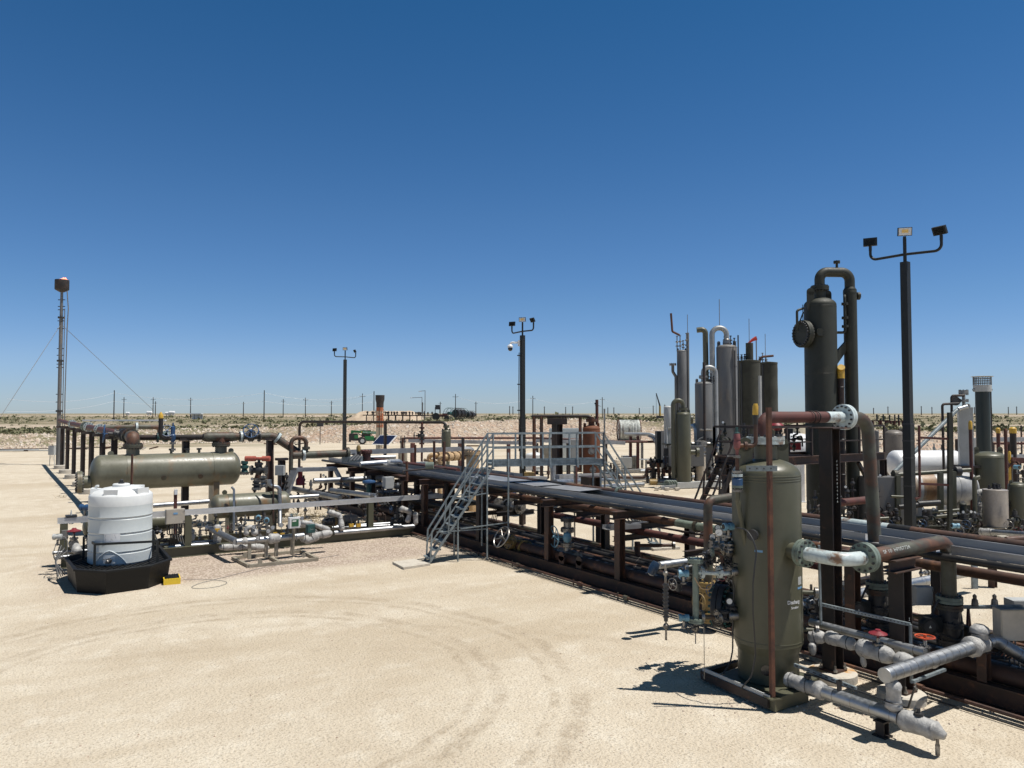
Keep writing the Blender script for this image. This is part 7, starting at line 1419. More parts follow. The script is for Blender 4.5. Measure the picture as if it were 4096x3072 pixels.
# skid pipes in front of towers (z14)
for i,(a,b,d0,d1,r,lab) in enumerate((((850,1020),(1270,1000),49.5,49.5,.33*.55,'thick clad pipe with brass cap on the ground before the towers'),((0,1015),(800,975),50,53,.15,'long clad pipe on ground left of the brass capped pipe'),((0,1095),(640,1060),46,48,.13,'lower long clad pipe on ground left of the brass capped pipe'),((900,975),(1440,950),52,53,.14,'clad pipe behind the small posts before the towers'),((1540,985),(1750,975),51,50,.2,'clad pipe with round white end right of cream cylinder'),((600,865),(860,850),58,58,.12,'far clad pipe below the brown tray posts'))):
    clad(lab,[ad(14,*a,d0),ad(14,*b,d1)],r,ring=2)
c=ad(14,790,1035,49); t=T('end_cap','round brass coloured pipe end before the towers','pipe end',c); MB().cyl(c-RT*.25,c+RT*.3,.24,n=20).build('cap',ylw2,t); MB().flange(c+RT*.3,RT,.28,.05,10).build('flange',steel,t)
c=ad(14,1735,980,50); S(MB().ball(c,.25,14),'end_cap',white,'white domed pipe end right of the cream cylinder','pipe end',c)
q=MB(); p=ad(14,0,930,58); 
t=T('skid_beam_line','long grey I shaped skid beam on the ground before the towers','steel beam',p); q.ib(ad(14,0,925,58),ad(14,1440,872,60),.3,.75,.05); q.ib(ad(14,1440,872,60),ad(14,1900,905,52),.3,.75,.05); q.build('beam',alum2,t); 
p=ad(14,1110,1080,46); t=T('ground_channel','low grey channel on the ground at the front of the towers skid','steel channel',p); MB().bar(ad(14,1110,1075,46.5),ad(14,1850,1040,47.5),.5,.35).build('channel',greyb,t)
p=ad(14,1000,1085,46); t=T('valve_rack','small rack of four pale handles on the ground before the towers','valve rack',p); MB().bar(ad(14,900,1110,46),ad(14,1110,1085,46),.4,.2).build('base',greyb,t)
for i in range(4): c=ad(14,985+36*i,1050,46); MB().torus(c,FH+RT*.3,.16,.06,14,6).build('handle',mint,t)
MB().bar(ad(14,850,1055,46),ad(14,1120,1045,46),.06,.06).build('rail',mint,t)
for i in range(3): MB().bar(ad(14,810+i*150,1120+i*3,45.5),ad(14,870+i*150,1118+i*3,45.5),.4,.1).build('block',concr,t)
c=ad(14,1490,1030,49.5); b=V((c.x,c.y,0)); zc=ad(14,1490,640,49.5).z; t=T('cream_filter','cream upright cylinder with steel coupling on top before the towers','filter',b); MB().cyl(b,b+Z*zc,.32,n=24).build('shell',skb and mat('cream paint',(.5,.44,.35),(.45,.39,.31),2),t); MB().lathe([(.3,0),(.36,.08),(.3,.2),(.36,.3),(.33,.6),(.42,.65),(.42,.95),(.2,1.0)],b+Z*zc,Z,20).build('steel_coupling',steel,t)
for e in(-1,1): c=b+Z*(zc+.75)+RT*e*.5; MB().cyl(c-RT*e*.2,c+RT*e*.1,.16).build('side_valve',steel,t)
clad('tall clad pipe standing behind the cream cylinder',[ad(14,1440,700,51),ad(14,1425,200,51),ad(14,1340,200,52)],.2,ring=.6,b=.3)
for i,(x,yt,yb,d,m_,lab) in enumerate(((450,350,872,60,redbr,'left brown post under the curved silver tray'),(558,345,868,59.5,redbr,'right brown post under the curved silver tray'),(620,410,800,64,steel,'thin grey post right of the brown tray posts'),(783,740,1010,50,bdark,'left dark post of the small pipe rack before the towers'),(1122,720,980,52,redbr,'middle red brown post of the small pipe rack before towers'),(1283,720,1038,49,redbr,'right dark red post of the small pipe rack before towers'),(940,760,940,54,redbr,'thin red brown post between silver downpipe and middle post'))):
    a=ad(14,x,yb,d); b=ad(14,x,yt,d); S(MB().bar(V((a.x,a.y,0)),b,.34 if i<2 else .2,.2),'support_column',m_,lab,'column',V((a.x,a.y,0)))
goal([ad(14,690,735,51),ad(14,1430,695,51)],.13,'brown header pipe along the small pipe rack before the towers',rpipe)
for i,(x,y) in enumerate(((800,725),(870,725),(1130,715),(1290,700))): c=ad(14,x,y,50.8); MB_=MB().flange(c,RT,.22,.05,8); S(MB_,'pipe_flange',dsteel,['first flange from the left on the brown rack header','second flange from the left on brown rack header','third flange from the left on brown rack header','fourth flange from the left on brown rack header'][i],'flange',c)
t=T('cable_tray','silver tray reaching from the brown posts and curving down to the ground','cable tray',ad(14,372,320,60)); q=MB()
for e in(0,.5): q.tube([ad(14,372,318,60)+FH*e,ad(14,800,322,59.5)+FH*e,ad(14,880,460,59.)+FH*e,ad(14,905,800,58)+FH*e],.13,1.1,8,k=8)
q.build('side_rail',alum,t)
for e in(.1,.35): MB().tube([ad(14,720,340,59.5)+FH*e,ad(14,800,380,59.3)+FH*e,ad(14,845,470,59.)+FH*e,ad(14,855,790,58)+FH*e],.11,1.,8,k=8).build('conduit',alum,t)
clad('bright clad pipe at mid height running right from the brown posts',[ad(14,860,330,60.5),ad(14,1075,322,57)],.1,ring=3)
goal([ad(14,40,430,57),ad(14,800,432,60),ad(14,1070,430,58)],.1,'dark red pipe running level behind the brown tray posts',redbr)
MB_=MB().bar(ad(14,20,432,56),ad(14,350,448,57),.4,.28); S(MB_,'cable_tray',alum2,'pale tray end left of the brown posts behind the far stair','cable tray',ad(14,20,432,56))
goal([ad(14,0,955,49),ad(14,680,955,50),ad(14,690,830,50),ad(14,760,830,50)],.11,'rusty pipe low before the towers bending up at its right end',rpipe,.3)
goal([ad(14,850,740,50),ad(14,866,860,50),ad(14,866,990,50)],.1,'rusty riser under the left end of the rack header',rusto,0)
goal([ad(14,1025,990,50),ad(14,1025,810,50),ad(14,1190,815,50),ad(14,1215,900,50),ad(14,1215,990,50)],.08,'small rusty goalpost loop in the pipe rack before towers',rpipe,.3)
ibt=T('liquid_tote','white and yellow caged liquid tote on a pallet left of brown posts','tote',ad(14,435,790,61)); c=ad(14,435,735,61); MB().box(c,(1.15,1.0,.95),-HEAD).build('bottle',mat('tote plastic',(.55,.5,.36),rough=.5),ibt); q=MB()
for i in range(6):
    for s_ in(-.51,.51): q.box(c+RT*(-.58+.232*i)+FH*s_,(.04,.03,1.05),-HEAD)
for z in(-.5,-.2,.15,.5): q.box(c+Z*z,(1.2,1.06,.03),-HEAD)
q.build('cage',steel,ibt); MB().box(c-Z*.6,(1.2,1.05,.14),-HEAD).build('pallet',dsteel,ibt)
ibox(ad(14,370,740,58),(1.0,.4,.8),'pale grey board leaning before the caged liquid tote',greyb,-HEAD,cond=0)
tank2(14,190,305,690,850,56,'cream open drum tank with dark lid left of the caged tote',mat('cream paint',(.5,.44,.35)))
gp_=ad(14,680,690,62); S(MB().box(gp_,(3.0,.8,.05),-HEAD+.2).cyl(V((gp_.x,gp_.y,0)),gp_,.08),'folding_table',greyb,'grey flat table top right of the caged tote','table',gp_)
for i,(x,y,z_,w_,h,lab) in enumerate(((1270,640,49,2.1,1.3,'grey control cabinet with red lights before the olive vessel'),(1030,560,51,1.0,2.6,'dark grey narrow cabinet left of the control cabinet'),(1450,620,50,1.3,1.5,'dark cabinet right of the control cabinet'),(955,540,53,1.2,2.5,'black tall machinery housing behind silver downpipes'))):
    ibox(ad(14,x,y,z_),(w_,.8,h),lab,[greyt,greyt,greyt,blk2][i],-HEAD,cond=0)
t=T('canopy_roof','thin olive canopy roof over the control cabinet','canopy',ad(14,1350,468,50)); MB().box(ad(14,1350,468,50),(3.6,1.5,.12),-HEAD).build('roof',odark,t)
for e in(-1.7,): MB().box(ad(14,1190,590,50),(.15,.15,2.6),-HEAD).build('post',odark,t)
rsn=['leftmost','second','third','fourth','fifth','sixth','seventh','eighth','ninth','tenth','eleventh','twelfth','thirteenth','fourteenth','fifteenth','sixteenth','seventeenth','eighteenth']
for i,(x,y,d) in enumerate(((700,950,50),(760,800,51),(920,950,50),(1000,700,50),(1075,930,51),(1130,850,50),(1200,930,50.5),(1340,960,50),(1410,940,50),(1340,700,51),(1560,860,51),(1620,830,50),(1680,820,49),(1760,850,49),(1830,800,48),(1880,880,48),(150,930,47),(1120,640,50))):
    c=ad(14,x,y+60,d); c.z=.0 if y>780 else .9; tree(c,1.7,rsn[i]+' dark valve cluster in the piping before the grey towers',200+i,2.6,m=[dsteel,bdark,rpipe,steel][i%4],m2=dsteel)
# ================================================================ ELEVATED PLATFORM AND TALL FILTER VESSEL
DP=30.5; dz=3.02
t=T('elevated_platform','brown steel platform with railings and stair around the tall olive vessel','platform',V((20,20,0)))
def pf(k,x,y,d,z): c=ad(k,x,y,d); c.z=z; return c
# deck outline in plant axes
L0_=pf(7,570,1250,28.5,dz); X0=L0_.x; Yb=L0_.y; Yf=Yb-2.1; X1=X0+7.6
fx=MB(); fx.ib((X0,Yf,dz-.15),(X1,Yf,dz-.15),.2,.3,.02); fx.ib((X0,Yb,dz-.15),(X1,Yb,dz-.15),.2,.3,.02); fx.ib((X0,Yf,dz-.15),(X0,Yb,dz-.15),.2,.3,.02); fx.ib((X1,Yf,dz-.15),(X1,Yb,dz-.15),.2,.3,.02); fx.build('deck_beam',beam,t)
q=MB(); x=X0+.1
while x<X0+3: q.b2(x,x+.01,Yf+.1,Yb-.1,dz,dz+.03); x+=.06
q.b2(X0,X0+3,Yf+.1,Yf+.12,dz,dz+.03); q.b2(X0,X0+3,Yb-.12,Yb-.1,dz,dz+.03); q.build('deck_grating',bdark,t)
def rail(a,b,n):
    a=V(a);b=V(b); q=MB()
    for z in(.52,1.08): q.bar(a+Z*z,b+Z*z,.05,.05 if z<1 else .08)
    q.build('railing',bdark,t)
    for i in range(n+1): c=a.lerp(b,i/n); MB().bar(c,c+Z*1.08,.07,.07).build('rail_post',bdark,t)
rail((X0,Yf,dz),(X0+2.9,Yf,dz),2); rail((X0,Yb,dz),(X1,Yb,dz),4); rail((X0,Yf,dz),(X0,Yb,dz),1); rail((X0+4.2,Yf,dz),(X1,Yf,dz),2)
for x,y in((X0+.6,Yf),(X0+.6,Yb),(X0+3.6,Yf),(X0+3.6,Yb),(X1-.1,Yf),(X1-.1,Yb)): MB().ib((x,y,0),(x,y,dz-.3),.2,.2,.016,up=(1,0,0)).build('leg',bdark,t)
sf=g(8,1090,750); st0=V((X0+.1,Yb-1.,dz-.1)); sf=V((X0-1.9,Yb-1.,0.05))
for e in(0,.75):
    MB().bar(sf+V((0,e,0)),st0+V((0,e,0)),.06,.22).build('stair_stringer',bdark,t); q=MB(); q.bar(sf+V((.3,e,.95)),st0+V((0,e,1.05)),.045,.06); q.bar(sf+V((.1,e,0.1)),sf+V((.3,e,.95)),.05,.05); q.bar(sf.lerp(st0,.5)+V((0,e,0)),sf.lerp(st0,.5)+V((.1,e,1.)),.05,.05); q.build('stair_rail',bdark,t)
for i in range(12): c=sf.lerp(st0,(i+.6)/12)+V((0,.375,0)); MB().box(c,(.24,.72,.03)).build('stair_tread',beam,t)
for a,b in(((X0+.6,Yb,.9),(X0+2.4,Yb,dz-.35)),((X1-.1,Yf,.6),(X1-1.8,Yf,dz-.35))): MB().bar(a,b,.12,.12).build('knee_brace',bdark,t)
# tall vessel
fl=ad(10,478,1500,31.); B=V((fl.x,fl.y,0)); r=.63; zt=ad(10,478,565,31.).z
tv=T('filter_vessel','tall dark olive filter vessel with looped side pipe beside the big light pole','pressure vessel',B)
MB().lathe([(r-.03,.1),(r,1.2),(r,zt-.33)]+[(a,zt-.33+b) for a,b in head(r,.33,n=8)][1:],B,Z,56).build('shell',odark,tv)
q=MB()
for z in(3.6,6.2,zt-.4): q.lathe([(r,-.012),(r+.005,-.006),(r+.005,.006),(r,.012)],B+Z*z,Z,56)
q.build('weld_seam',odark,tv)
MB().lathe([(r+.12,0),(r+.12,.12)],B+Z*.0,Z,40).build('base_ring',odark,tv)
MB().cyl(B+Z*(zt-.05),B+Z*(zt+.32),.22,n=24).build('top_nozzle',odark,tv); MB().flange(B+Z*(zt+.38),Z,.36,.08,16).build('top_flange',odark,tv)
S2=B+RT*1.28+FH*.1; zs=ad(10,665,500,31.2).z; zl=zs+.62
MB().tube([B+Z*(zt+.4),B+Z*zl,S2+Z*zl,S2+Z*(zs-.1)],.2,.5,22,k=10).build('loop_pipe',odark,tv); MB().lathe([(.2,0),(.26,-.12),(.27,-.25)],S2+Z*zs,Z,24).build('reducer',odark,tv); MB().cyl(S2+Z*.3,S2+Z*(zs-.1),.262,n=28).build('side_pipe',odark,tv)
q=MB(); c=(B+S2)/2+Z*(zl+.15)+RT*.1; q.cyl(c,c+Z*.25,.05); q.build('top_stub',odark,tv); MB().flange(c+Z*.27,Z,.13,.05,6).build('stub_flange',odark,tv)
for e in(-1,1):
    c=B+RT*e*.5*(1 if e<0 else .9)+FH*(-.3 if e<0 else .3)+Z*(zt+.0); q=MB(); q.bar(c-Z*.55,c+Z*.2,.3,.05,FH); q.lathe([(.15,-.025),(.15,.025)],c+Z*.2,FH,16); q.build('lifting_lug',odark,tv)
md=(-RT*.96-FH*.28).normalized(); zc=ad(10,335,810,31).z; c=B+md*(r+.12)+Z*zc; MB().cyl(B+md*r*.8+Z*zc,c,.36,n=28).build('manway_neck',odark,tv); MB().flange(c+md*.08,md,.56,.1,24).build('manway',odark,tv); q=MB(); q.tube([c+md*.3-RT*.05+Z*.1,c+md*.3-RT*.05+Z*.95,c+md*.05+Z*1.05],.05,.12,8); q.bar(c+md*.3+Z*.35,c+md*.05+Z*.9,.04,.04); q.cyl(c+md*.08+Z*.5,c+md*.08+Z*1.2,.015); q.build('davit_arm',odark,tv)
c=B-FH*(r+.05)-RT*.3+Z*(zc+.02); MB().flange(c-FH*.05,FH,.16,.05,8).build('front_flange',odark,tv); MB().cyl(c-FH*.05,c+FH*.2,.08).build('front_nozzle',odark,tv)
q=MB(); a=B+RT*(r+.02)-FH*.2; z1=ad(10,590,555,31).z; z2=ad(10,590,800,31).z; q.tube([S2-RT*.2+Z*z1,a+RT*.28+Z*z1,a+RT*.28+Z*z2,a-RT*.1+Z*z2],.055,.12,10); q.build('balance_line',odark,tv); 
for z in(z1-.35,z2+.25,z2+.6): MB().flange(a+RT*.28+Z*z,Z,.13,.045,8).build('line_flange',odark,tv)
MB().flange(S2+RT*.34+Z*(z1+.02),RT,.16,.05,8).build('side_flange',odark,tv); MB().cyl(S2+RT*.2+Z*(z1+.02),S2+RT*.34+Z*(z1+.02),.06).build('side_stub',odark,tv)
zb=ad(10,600,930,31).z; q=MB(); p0=B+RT*r*.9-FH*.15; p1=S2-RT*.2-FH*.1; q.add([p0+Z*(zb-.55),p1+Z*(zb+.1),p1+Z*(zb+.5),p0+Z*(zb+.0),p0+FH*.2+Z*(zb-.55),p1+FH*.2+Z*(zb+.1),p1+FH*.2+Z*(zb+.5),p0+FH*.2+Z*(zb+.0)],[(0,1,2,3),(7,6,5,4),(0,4,5,1),(1,5,6,2),(2,6,7,3),(3,7,4,0)]); q.build('support_bracket',odark,tv,smooth=False)
MB().tube([B+RT*(r+.1)+FH*.1+Z*1.,B+RT*(r+.1)+FH*.1+Z*(zb-.8)],.05,0,6).build('conduit',dsteel,tv)
v=ad(10,603,1060,30.6); t=T('vent_pipe','dark vent pipe with yellow hooded top between tall vessel and side pipe','vent pipe',V((v.x,v.y,1))); MB().cyl(V((v.x,v.y,1)),V((v.x,v.y,v.z-.2)),.12,n=14).build('pipe',bdark,t); MB().tube([V((v.x,v.y,v.z-.25)),V((v.x,v.y,v.z+.1)),V((v.x-.12,v.y-.1,v.z+.2))],.14,.1,14).build('yellow_hood',yel,t); 
q=MB()
for i in range(6): q.torus(V((v.x,v.y,v.z-.6-.7*i)),Z,.13,.015,14,4)
q.build('clamp',dsteel,t)
# items around the platform
v=ad(7,930,880,31.5); 
for k,x,y,d,lab,m_ in((10,170,1540,33,'low crimson painted flanged skid box with white marking on the platform',red),):
    c=ad(k,x+55,y+8,d); t=T('painted_flange_box',lab,'equipment',c); MB().box(c,(1.3,.5,.34),-HEAD).build('box',red,t); text('WU-07761',.17,lambda x_,y_:c+RT*x_-FH*.26+Z*(y_-.06),chalk,t,wid=.7)
tank2(10,240,385,1400,1590,42,'white tank with yellow domed top behind the platform',mat('yellowed white tank',(.55,.48,.34),rough=.5))
hvessel('white_tank','white horizontal tank end showing behind the platform','tank',ad(10,262,1560,40),ad(10,380,1575,40),.8,white,saddles=(.5,))
for i,(k,x,y,d,lab) in enumerate(((7,1120,1010,30,'red valve head behind the overhead red brown pipe'),(7,1225,1050,31,'black floodlight head behind the overhead pipe'))):
    c=ad(k,x,y,d); t=T('valve' if i==0 else 'flood_light',lab,'valve' if i==0 else 'floodlight',c); (MB().lathe([(.1,-.15),(.25,-.05),(.28,.05),(.1,.2)],c,Z,14) if i==0 else MB().box(c,(.3,.2,.2),-HEAD)).build('housing',red if i==0 else blk2,t); MB().cyl(c-Z*1.1,c-Z*.1,.06).build('stem',bdark,t)
goal([V((X0+2.4,Yf-.9,1.35)),V((X0+4.8,Yf-.9,1.35))],.14,'rust red pipe stub crossing below the platform behind the scrubber',redbr)
for i in range(10):
    c=V((X0+1.6+.65*i,Yf-.6+.2*(i%3),.0)); tree(c,1.5+.3*(i%3),rsn[i]+' piping cluster beneath the elevated platform',240+i,2.,m=[odark,dsteel,bdark][i%3],m2=dsteel)
for i in range(6):
    c=V((X0+.8+1.1*i,Yb+.4,dz)); tree(c,1.2,rsn[i]+' valve cluster standing on the platform level',260+i,2.,m=[odark,dsteel][i%2])
# black square posts
for i,(k,x,yt,yb,d,w_,m_,lab) in enumerate(((12,778,390,1335,26.5,.13,odark,'square black post with red brown ladder rungs near the white tanks'),(22,1092,240,900,15.6,.22,bdark,''),(12,1128,520,700,40,.1,redbr,''),)):
    if not lab: continue
    c=ad(k,x,yb,d); b=ad(k,x,yt,d); S(MB().bar(V((c.x,c.y,.0)),b,w_,w_,RT),'square_post',m_,lab,'post',V((c.x,c.y,0)))
t=T('rung_frame','red brown upright frame with two rungs beside the square black post','frame',ad(12,540,1060,26.5)); q=MB(); q.tube([ad(12,510,1062,26.5),ad(12,545,1055,26.5),ad(12,539,490,26.5)],.045,.1,8)
for y in(590,950): q.bar(ad(12,545,y-4,26.5),ad(12,765,y+6,26.5),.07,.08)
q.build('frame',redbr,t)
# ================================================================ RIGHT BACKGROUND EQUIPMENT
tower(12,265,412,525,44,'brown grey domed vessel behind the white horizontal tank',mat('brown grey paint',(.16,.14,.12),(.13,.115,.1),2,rough=.5),hd=.5)
tower(12,196,224,530,45,'sliver of grey vessel left of the brown grey domed vessel',greyt,hd=.5)
def hpx(k,xl,xr,yt,yb,d,lab,m,name='horizontal_tank',hd=.5,sad=(.2,.8),nz=0):
    a=ad(k,xl,(yt+yb)/2,d);b=ad(k,xr,(yt+yb)/2,d); r=(yb-yt)*ZR[k][2]/FPX*d/2; X=(b-a).normalized(); zz=(a.z+b.z)/2; a.z=b.z=zz
    return hvessel(name,lab,'tank',a+X*r*hd,b-X*r*hd,r,m,hd=hd,saddles=sad,n=48),a,b,r
t,a,b,r=hpx(12,300,868,686,905,36,'clean white horizontal tank behind the rust stained silver tank',white)
t,a,b,r=hpx(12,350,960,855,1110,31.5,'silver horizontal tank with big rust stains behind the rack',rustwh,hd=.25)
q=MB()
for u in(.05,.93): q.lathe([(r+.004,-.04),(r+.015,-.035),(r+.015,.035),(r+.004,.04)],a.lerp(b,u),(b-a),48)
q.build('band',greyt,t); MB().lathe([(r+.001,0),(r+.003,.01),(r+.003,(b-a).length*.3),(r+.001,(b-a).length*.31)],a.lerp(b,.14),(b-a),48).build('rust_stained_section',rusts,t)
c=ad(12,270,1070,30.5); t=T('grey_panel','tall grey flat box with bracket at the left end of the stained tank','equipment box',V((c.x,c.y,.2))); c=c-Z*.15; MB().box(c,(1.7,.9,2.15),-HEAD).build('box',greyt,t); q=MB()
for e in(-.9,.9): q.box(c+RT*e*.9-FH*.46,(.07,.05,2.15),-HEAD)
q.build('frame',greyb,t)
t=T('square_duct','tall pale grey square duct column standing above the white tank','duct',ad(12,906,800,34)); a=ad(12,908,805,34);b=ad(12,906,350,34); b=V((a.x,a.y,b.z)); MB().bar(a,b,.56,.56,FH+RT*.45).build('duct',greyb,t); MB().box(a-Z*.03,(.8,.8,.1),-HEAD).build('base_plate',bdark,t); MB().box(V((a.x,a.y,(a.z)/2)),(.5,.5,a.z),-HEAD).build('lower_box',odark,t); q=MB(); q.cyl(b-RT*.05,b-RT*.05+Z*.65,.07); q.build('top_nozzle',steel,t)
for z in(.3,.62,.72): MB().flange(b-RT*.05+Z*z,Z,.2,.05,8).build('flange',steel,t)
MB().lathe([(.12,-.02),(.12,.02)],b+RT*.12+Z*.05,FH,12).build('lifting_eye',steel,t); MB().flange(b-RT*.42+Z*.28,FH,.2,.06,8).build('side_flange',dsteel,t)
goal([ad(12,732,845,33.5),ad(12,720,325,33.5),ad(12,850,320,33.6)],.055,'dark thin pipe rising left of the duct and turning to its flange',bdark,.12)
goal([ad(12,800,830,33.8),ad(12,792,258,33.8),ad(12,890,258,33.8)],.055,'second dark thin pipe rising left of the duct, taller one',bdark,.12)
goal([ad(12,330,870,32.2),ad(12,830,375,33.4),ad(12,885,352,33.6)],.085,'slanting galvanised pipe climbing from lower left to the duct top',galv,.5)
c=ad(12,845,365,33.4); q=MB(); q.tube([c,c+RT*.4+Z*.12],.09,0,10); S(q,'pipe_elbow',alum,'shiny elbow where the slanting pipe meets the duct','pipe fitting',c)
goal([ad(12,350,877,30.5),ad(12,940,838,30.5)],.085,'olive level pipe crossing before the stained tank with round end flange',olive)
c=ad(12,350,878,30.5); S(MB().flange(c,RT,.2,.06,8),'pipe_flange',weath,'round green end flange of the olive level pipe','flange',c); c=ad(12,838,848,30.4); S(MB().flange(c,RT,.2,.1,8),'pipe_flange',dsteel,'dark flange pair on the olive level pipe near the duct','flange',c)
for i,(x,yt,yb,lab) in enumerate(((372,880,1285,'left olive leg post before the stained tank'),(705,860,1160,'middle olive leg post before the stained tank'),(805,850,1145,'right olive leg post before the stained tank'))):
    a=ad(12,x,yb,30.);b=ad(12,x,yt,30.); S(MB().bar(V((a.x,a.y,.1)),b,.17,.17,RT),'leg_post',olive,lab,'post',V((a.x,a.y,.1)))
t=T('exhaust_stack','tall black exhaust stack with perforated silver crown at the right','stack',ad(12,1045,690,40)); b=ad(12,1045,700,40); zt=ad(12,1040,228,40).z; B=V((b.x,b.y,0)); MB().cyl(B+Z*.5,B+Z*zt,.345,n=32).build('stack_pipe',mat('black stack paint',(.012,.02,.018),rough=.35),t)
MB().lathe([(.36,0),(.42,0),(.43,.35),(.4,.35)],B+Z*zt,Z,32).build('crown_base',greyb,t); q=MB()
for i in range(30):
    a=2*pi*i/30; d=V((math.cos(a),math.sin(a),0)); q.bar(B+d*.42+Z*(zt+.35),B+d*.42+Z*(zt+.78),.025,.02)
for i in range(3): q.torus(B+Z*(zt+.45+.12*i),Z,.42,.012,28,4)
q.build('mesh_screen',steel,t); MB().lathe([(.5,0),(.52,.03),(.02,.06)],B+Z*(zt+.78),Z,30).build('cap_plate',greyb,t)
for e in(-.46,.46): MB().torus(B+RT*e+Z*(zt+.1),FH,.06,.02,10,4).build('lifting_eye',steel,t)
MB().tube([B+RT*.42+Z*.5,B+RT*.42+Z*zt],.05,0,6).build('conduit',bdark,t)
tower(12,960,1198,693,34,'squat olive domed vessel right of the square duct',olive,hd=.35,skirt=True)
t,b,r,zt=vpx(12,1045,1218,988,28.5,'insulated_drum','cream clad upright drum before the squat olive vessel',mat('cream cladding',(.42,.38,.34),(.37,.34,.31),1,rough=.4,metal=.5),ybot=1290,hd=.03,lugs=False); 
topfit(t,b,zt,.25,dsteel,.07,4,77); MB().box(b+Z*(zt+.12),(.16,.1,.2),-HEAD).build('top_box',blk2,t)
soft('silver wrapped elbow pipe on the left of the cream drum',[ad(12,1040,1020,29.2),ad(12,1000,1010,29.2),ad(12,990,1250,29.2)],.13)
t,b,r,zt=vpx(12,1240,1372,932,28.8,'small_vessel','olive vessel with yellow ladder rail cut by the right frame edge',olive,zbot=.1,skirt=True); MB().bar(b-FH*r+RT*.35+Z*.8,b-FH*r+RT*.3+Z*(zt-.1),.07,.04).build('yellow_rail',yel,t)
t,b,r,zt=vpx(12,855,905,1095,29,'small_filter','slim dark olive filter bottle below the stained tank',odark,zbot=.1,skirt=True,lugs=False)
for i,(x,yt,yb,d,r,m_,tip,lab) in enumerate(((953,465,1090,31,.065,redbr,yel,'thin dark red vent with small yellow tip right of the duct'),(1160,515,700,48,.11,redbr,yel,'yellow tipped vent pipe nearest the black stack on its right'),(1225,525,1010,33,.065,redbr,rusto,'thin dark red vent with orange tip before the squat vessel'),(1278,512,800,44,.17,bdark,yel,'fat brown vent pipe with wide yellow tip'),(1246,700,790,38,.06,yel,yel,'short yellow post below the fat brown vent'),(1337,495,560,70,.07,bdark,bdark,'far thin dark post at the right frame edge'))):
    a=ad(12,x,yb,d);b=ad(12,x,yt,d); b=V((a.x,a.y,b.z)); t=T('vent_pipe',lab,'vent pipe',V((a.x,a.y,0))); MB().cyl(V((a.x,a.y,0)),b-Z*.2,r,n=12).build('pipe',m_,t); MB().lathe([(r*1.15,-.3),(r*1.15,-.02),(r*.6,.06)],b,Z,12).build('tip',tip,t)
c=ad(12,1265,800,38); valve(c,RT,.1,'rust red relief valve at the foot of fat brown vent',rusto,rusto,rusto,wheel=False)
transm(ad(12,1305,870,32),-FH,'pale blue transmitter at the right frame edge',lblue,1.5)
goal([ad(12,980,1350,28.5),ad(12,970,905,28.5),ad(12,1010,895,28.5)],.08,'olive upright pipe with elbow left of the cream drum',olive,.2)
clad('clad pipe leaving right from below the cream drum',[ad(12,1120,1325,26.5),ad(12,1390,1345,25.)],.1,ring=.5); soft('dull grey wrapped valve lump below the cream drum',[ad(12,1010,1320,27),ad(12,1140,1325,26.5)],.13)
S(MB().lathe([(.16,0),(.2,.32),(.18,.32)],ad(12,830,1300,27.5),Z,18),'bucket',mat('old brown bucket',(.07,.06,.045)),'old brown bucket hanging before the filter bottle','bucket',ad(12,830,1300,27.5))
transm(ad(12,825,1335,24.5),-RT,'white and blue capped transmitter just above the rusty rack pipe',lblue,1.3)
S(MB().box(ad(12,1195,1378,24.5),(.26,.2,.2),-HEAD),'concrete_block',concr,'pale block beneath the clad pipe at the right','block',ad(12,1195,1378,24.5))
pipe('pipe_run','rusty pipe entering at the right edge behind the rack','pipe',[ad(12,1220,1385,23.5),ad(12,1400,1370,23.5)],.1,rpipe,0)
for i,(a,b,r,lab) in enumerate((((520,1215),(830,1190),.07,'olive pipe in the dark piping skid below the stained tank'),((620,1170),(850,1150),.05,'upper olive pipe in the dark piping skid'),((380,1130),(560,1110),.1,'black header pipe under the stained tank left'),((530,1105),(700,1095),.11,'teal black header pipe under the stained tank right'),((320,1045),(430,1050),.05,'thin olive pipe left of the big light pole'),((210,1220),(300,1215),.06,'olive pipe low behind the dropping pipe'))):
    goal([ad(12,*a,27.8),ad(12,*b,27.8)],r,lab,[olive,olive,blk,blk,olive,olive][i])
kt=T('dark_piping_skid','dark cluttered piping skid base under the silver tanks','skid',V((22,10,0))); a=ad(12,100,1250,31); q=MB()
for yy in(1330,1270,1210): q.ib(V((ad(12,80,yy,29+(1330-yy)*.03).x,ad(12,80,yy,29+(1330-yy)*.03).y,.25)),V((ad(12,1390,yy,28+(1330-yy)*.03).x,ad(12,1390,yy,28+(1330-yy)*.03).y,.25)),.25,.3,.02)
q.build('base_beam',odark,kt)
rnd=random.Random(5); nn=0
words=['behind the dropping pipe','left of the light pole','right beside the light pole','under the stained tank left','under the stained tank middle','under the stained tank right','left of the square black post','right of the square black post','by the filter bottle','left of the wrapped elbow','below the cream drum','right of the cream drum','right of the cream drum higher','before the right edge vessel','at the right frame edge','below the duct','left of the filter bottle','near the brown bucket','near the white transmitter','far left by the grey box']
xs_=[(110,1260),(330,1250),(555,1230),(590,1180),(640,1260),(700,1240),(740,1280),(830,1220),(930,1180),(960,1250),(1110,1300),(1230,1120),(1225,1040),(1260,1200),(1330,1250),(880,1280),(870,1230),(790,1300),(860,1330),(270,1150)]
for i,((x,y),w_) in enumerate(zip(xs_,words)):
    d=27.3+rnd.random()*2.5; c=ad(12,x,y+40,d); c.z=max(.15,c.z-.35); tree(c,.5+.3*rnd.random(),'dark valve piping cluster '+w_,300+i,2.2,m=[odark,dsteel,steel,odark,bdark][i%5],m2=dsteel)
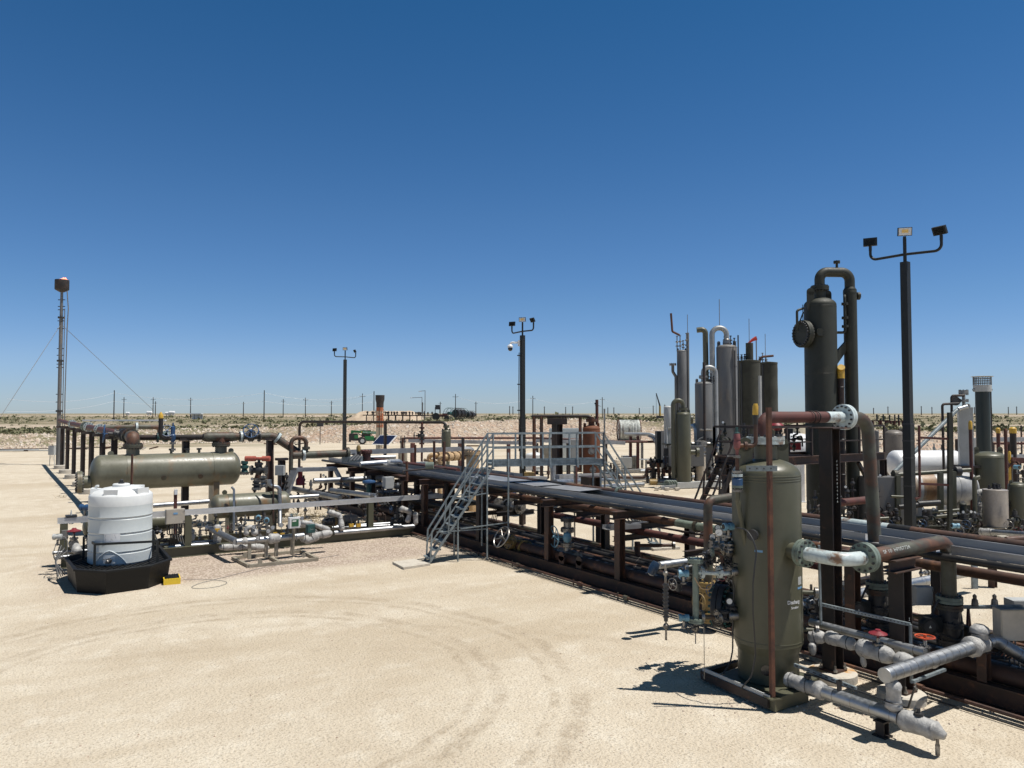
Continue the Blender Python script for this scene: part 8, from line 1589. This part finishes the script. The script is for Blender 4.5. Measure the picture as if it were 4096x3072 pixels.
# far right pipe racks
for i,(x0,y0,x1,y1,d,h,lab) in enumerate(((825,605,990,600,48,.14,'dark red far pipe left behind the square duct'),(1090,600,1390,602,52,.3,'pale far tray right of the black stack'),(1100,632,1390,640,50,.14,'dark red far pipe right of the black stack'),(1195,735,1390,740,44,.25,'pale far clad pipe below the yellow vents'),(1195,765,1390,775,43,.3,'brown far pipe below the pale far clad pipe'))):
    a=ad(12,x0,y0,d);b=ad(12,x1,y1,d); b.z=a.z; MB_=MB().bar(a,b,h,h); t=T('pipe_rack',lab,'pipe rack',V((a.x,a.y,0))); MB_.build('pipe',[redbr,alum2,redbr,alum2,redbr][i],t)
    for u in(.05,.5,.95): c=a.lerp(b,u); MB().bar(V((c.x,c.y,0)),c,.16,.16).build('post',bdark,t)
for i,(x,y,d) in enumerate(((640,670,60),(700,690,58),(990,610,50),(1250,700,46),(1310,690,46),(1345,700,45),(1200,700,48),(1375,690,47),(430,700,58))):
    c=ad(12,x,y+30,d); c.z=0; tree(c,2.2,rsn[i]+' far valve cluster on the pad left to right behind tanks',340+i,2.6,m=[galv,dsteel,bdark][i%3])
ibox(ad(12,985,670,44),(.9,.5,1.2),'grey cabinet behind the duct and black stack',greyb,-HEAD,cond=0,legs=0)
for i,(k,x,y,d) in enumerate(((12,210,455,150),(12,260,455,150),(12,310,458,150),(12,350,458,148),(12,380,458,148))):
    c=ad(k,x,y,d); t=T('manifold_frame',['leftmost','second','third','fourth','rightmost'][i]+' far wellhead frame right of the tall vessel','pipe manifold',c,'far right manifold frames'); q=MB(); q.bar(c-RT*1.3,c+RT*1.3,.2,.2); q.bar(c-RT*.8-Z*.9,c-RT*.8,.3,.3); q.bar(c+RT*.8-Z*.9,c+RT*.8,.3,.3); q.build('frame',redbr,t); MB().cyl(c,c+Z*1.3,.14).build('valve_stem',dsteel,t)
# left edge items: strips on the ground, debris at the berm foot
p=ad(1,120,1318,92); p.z=.15; t=T('pipe_bundle','grey steel pipe lengths lying on the pad at the left edge','pipe bundle',p)
for i in range(7): a=p+RT*random.uniform(-5,1)+FH*random.uniform(-1.5,1.5); MB().cyl(a,a+RT*random.uniform(3,6)+FH*random.uniform(-.4,.4),.09,n=6).build('pipe_length',greyb if i%3 else bdark,t)
for i,(k,x,y,d,lab) in enumerate(((1,560,1305,96,'scrap pile at berm foot left of the header'),(1,850,1303,100,'scrap pile at berm foot behind the separator valve'),(3,390,1025,110,'scrap pile at berm foot right of the outlet pipe'),(2,700,378,95,'scrap pile at berm foot beyond separator middle'),(6,830,1530,125,'scrap pile at berm foot behind the rusty vessel'))):
    c=ad(k,x,y,d); c.z=.1; t=T('scrap_pile',lab,'scrap pile',c)
    for j in range(6): a=c+RT*random.gauss(0,1.2)+FH*random.gauss(0,.5); MB().bar(a,a+RT*random.gauss(0,1.2)+FH*random.gauss(0,.5)+Z*random.uniform(0,.3),.15,.15).build('scrap',[bdark,rusto,concr][j%3],t)
q=MB().cyl(ad(1,0,1322,88)-Z*.0,ad(1,700,1310,92),.05,n=5); S(q,'ground_hose',bdark,'long thin dark line lying on the pad before the berm at left','hose',ad(1,0,1322,88))
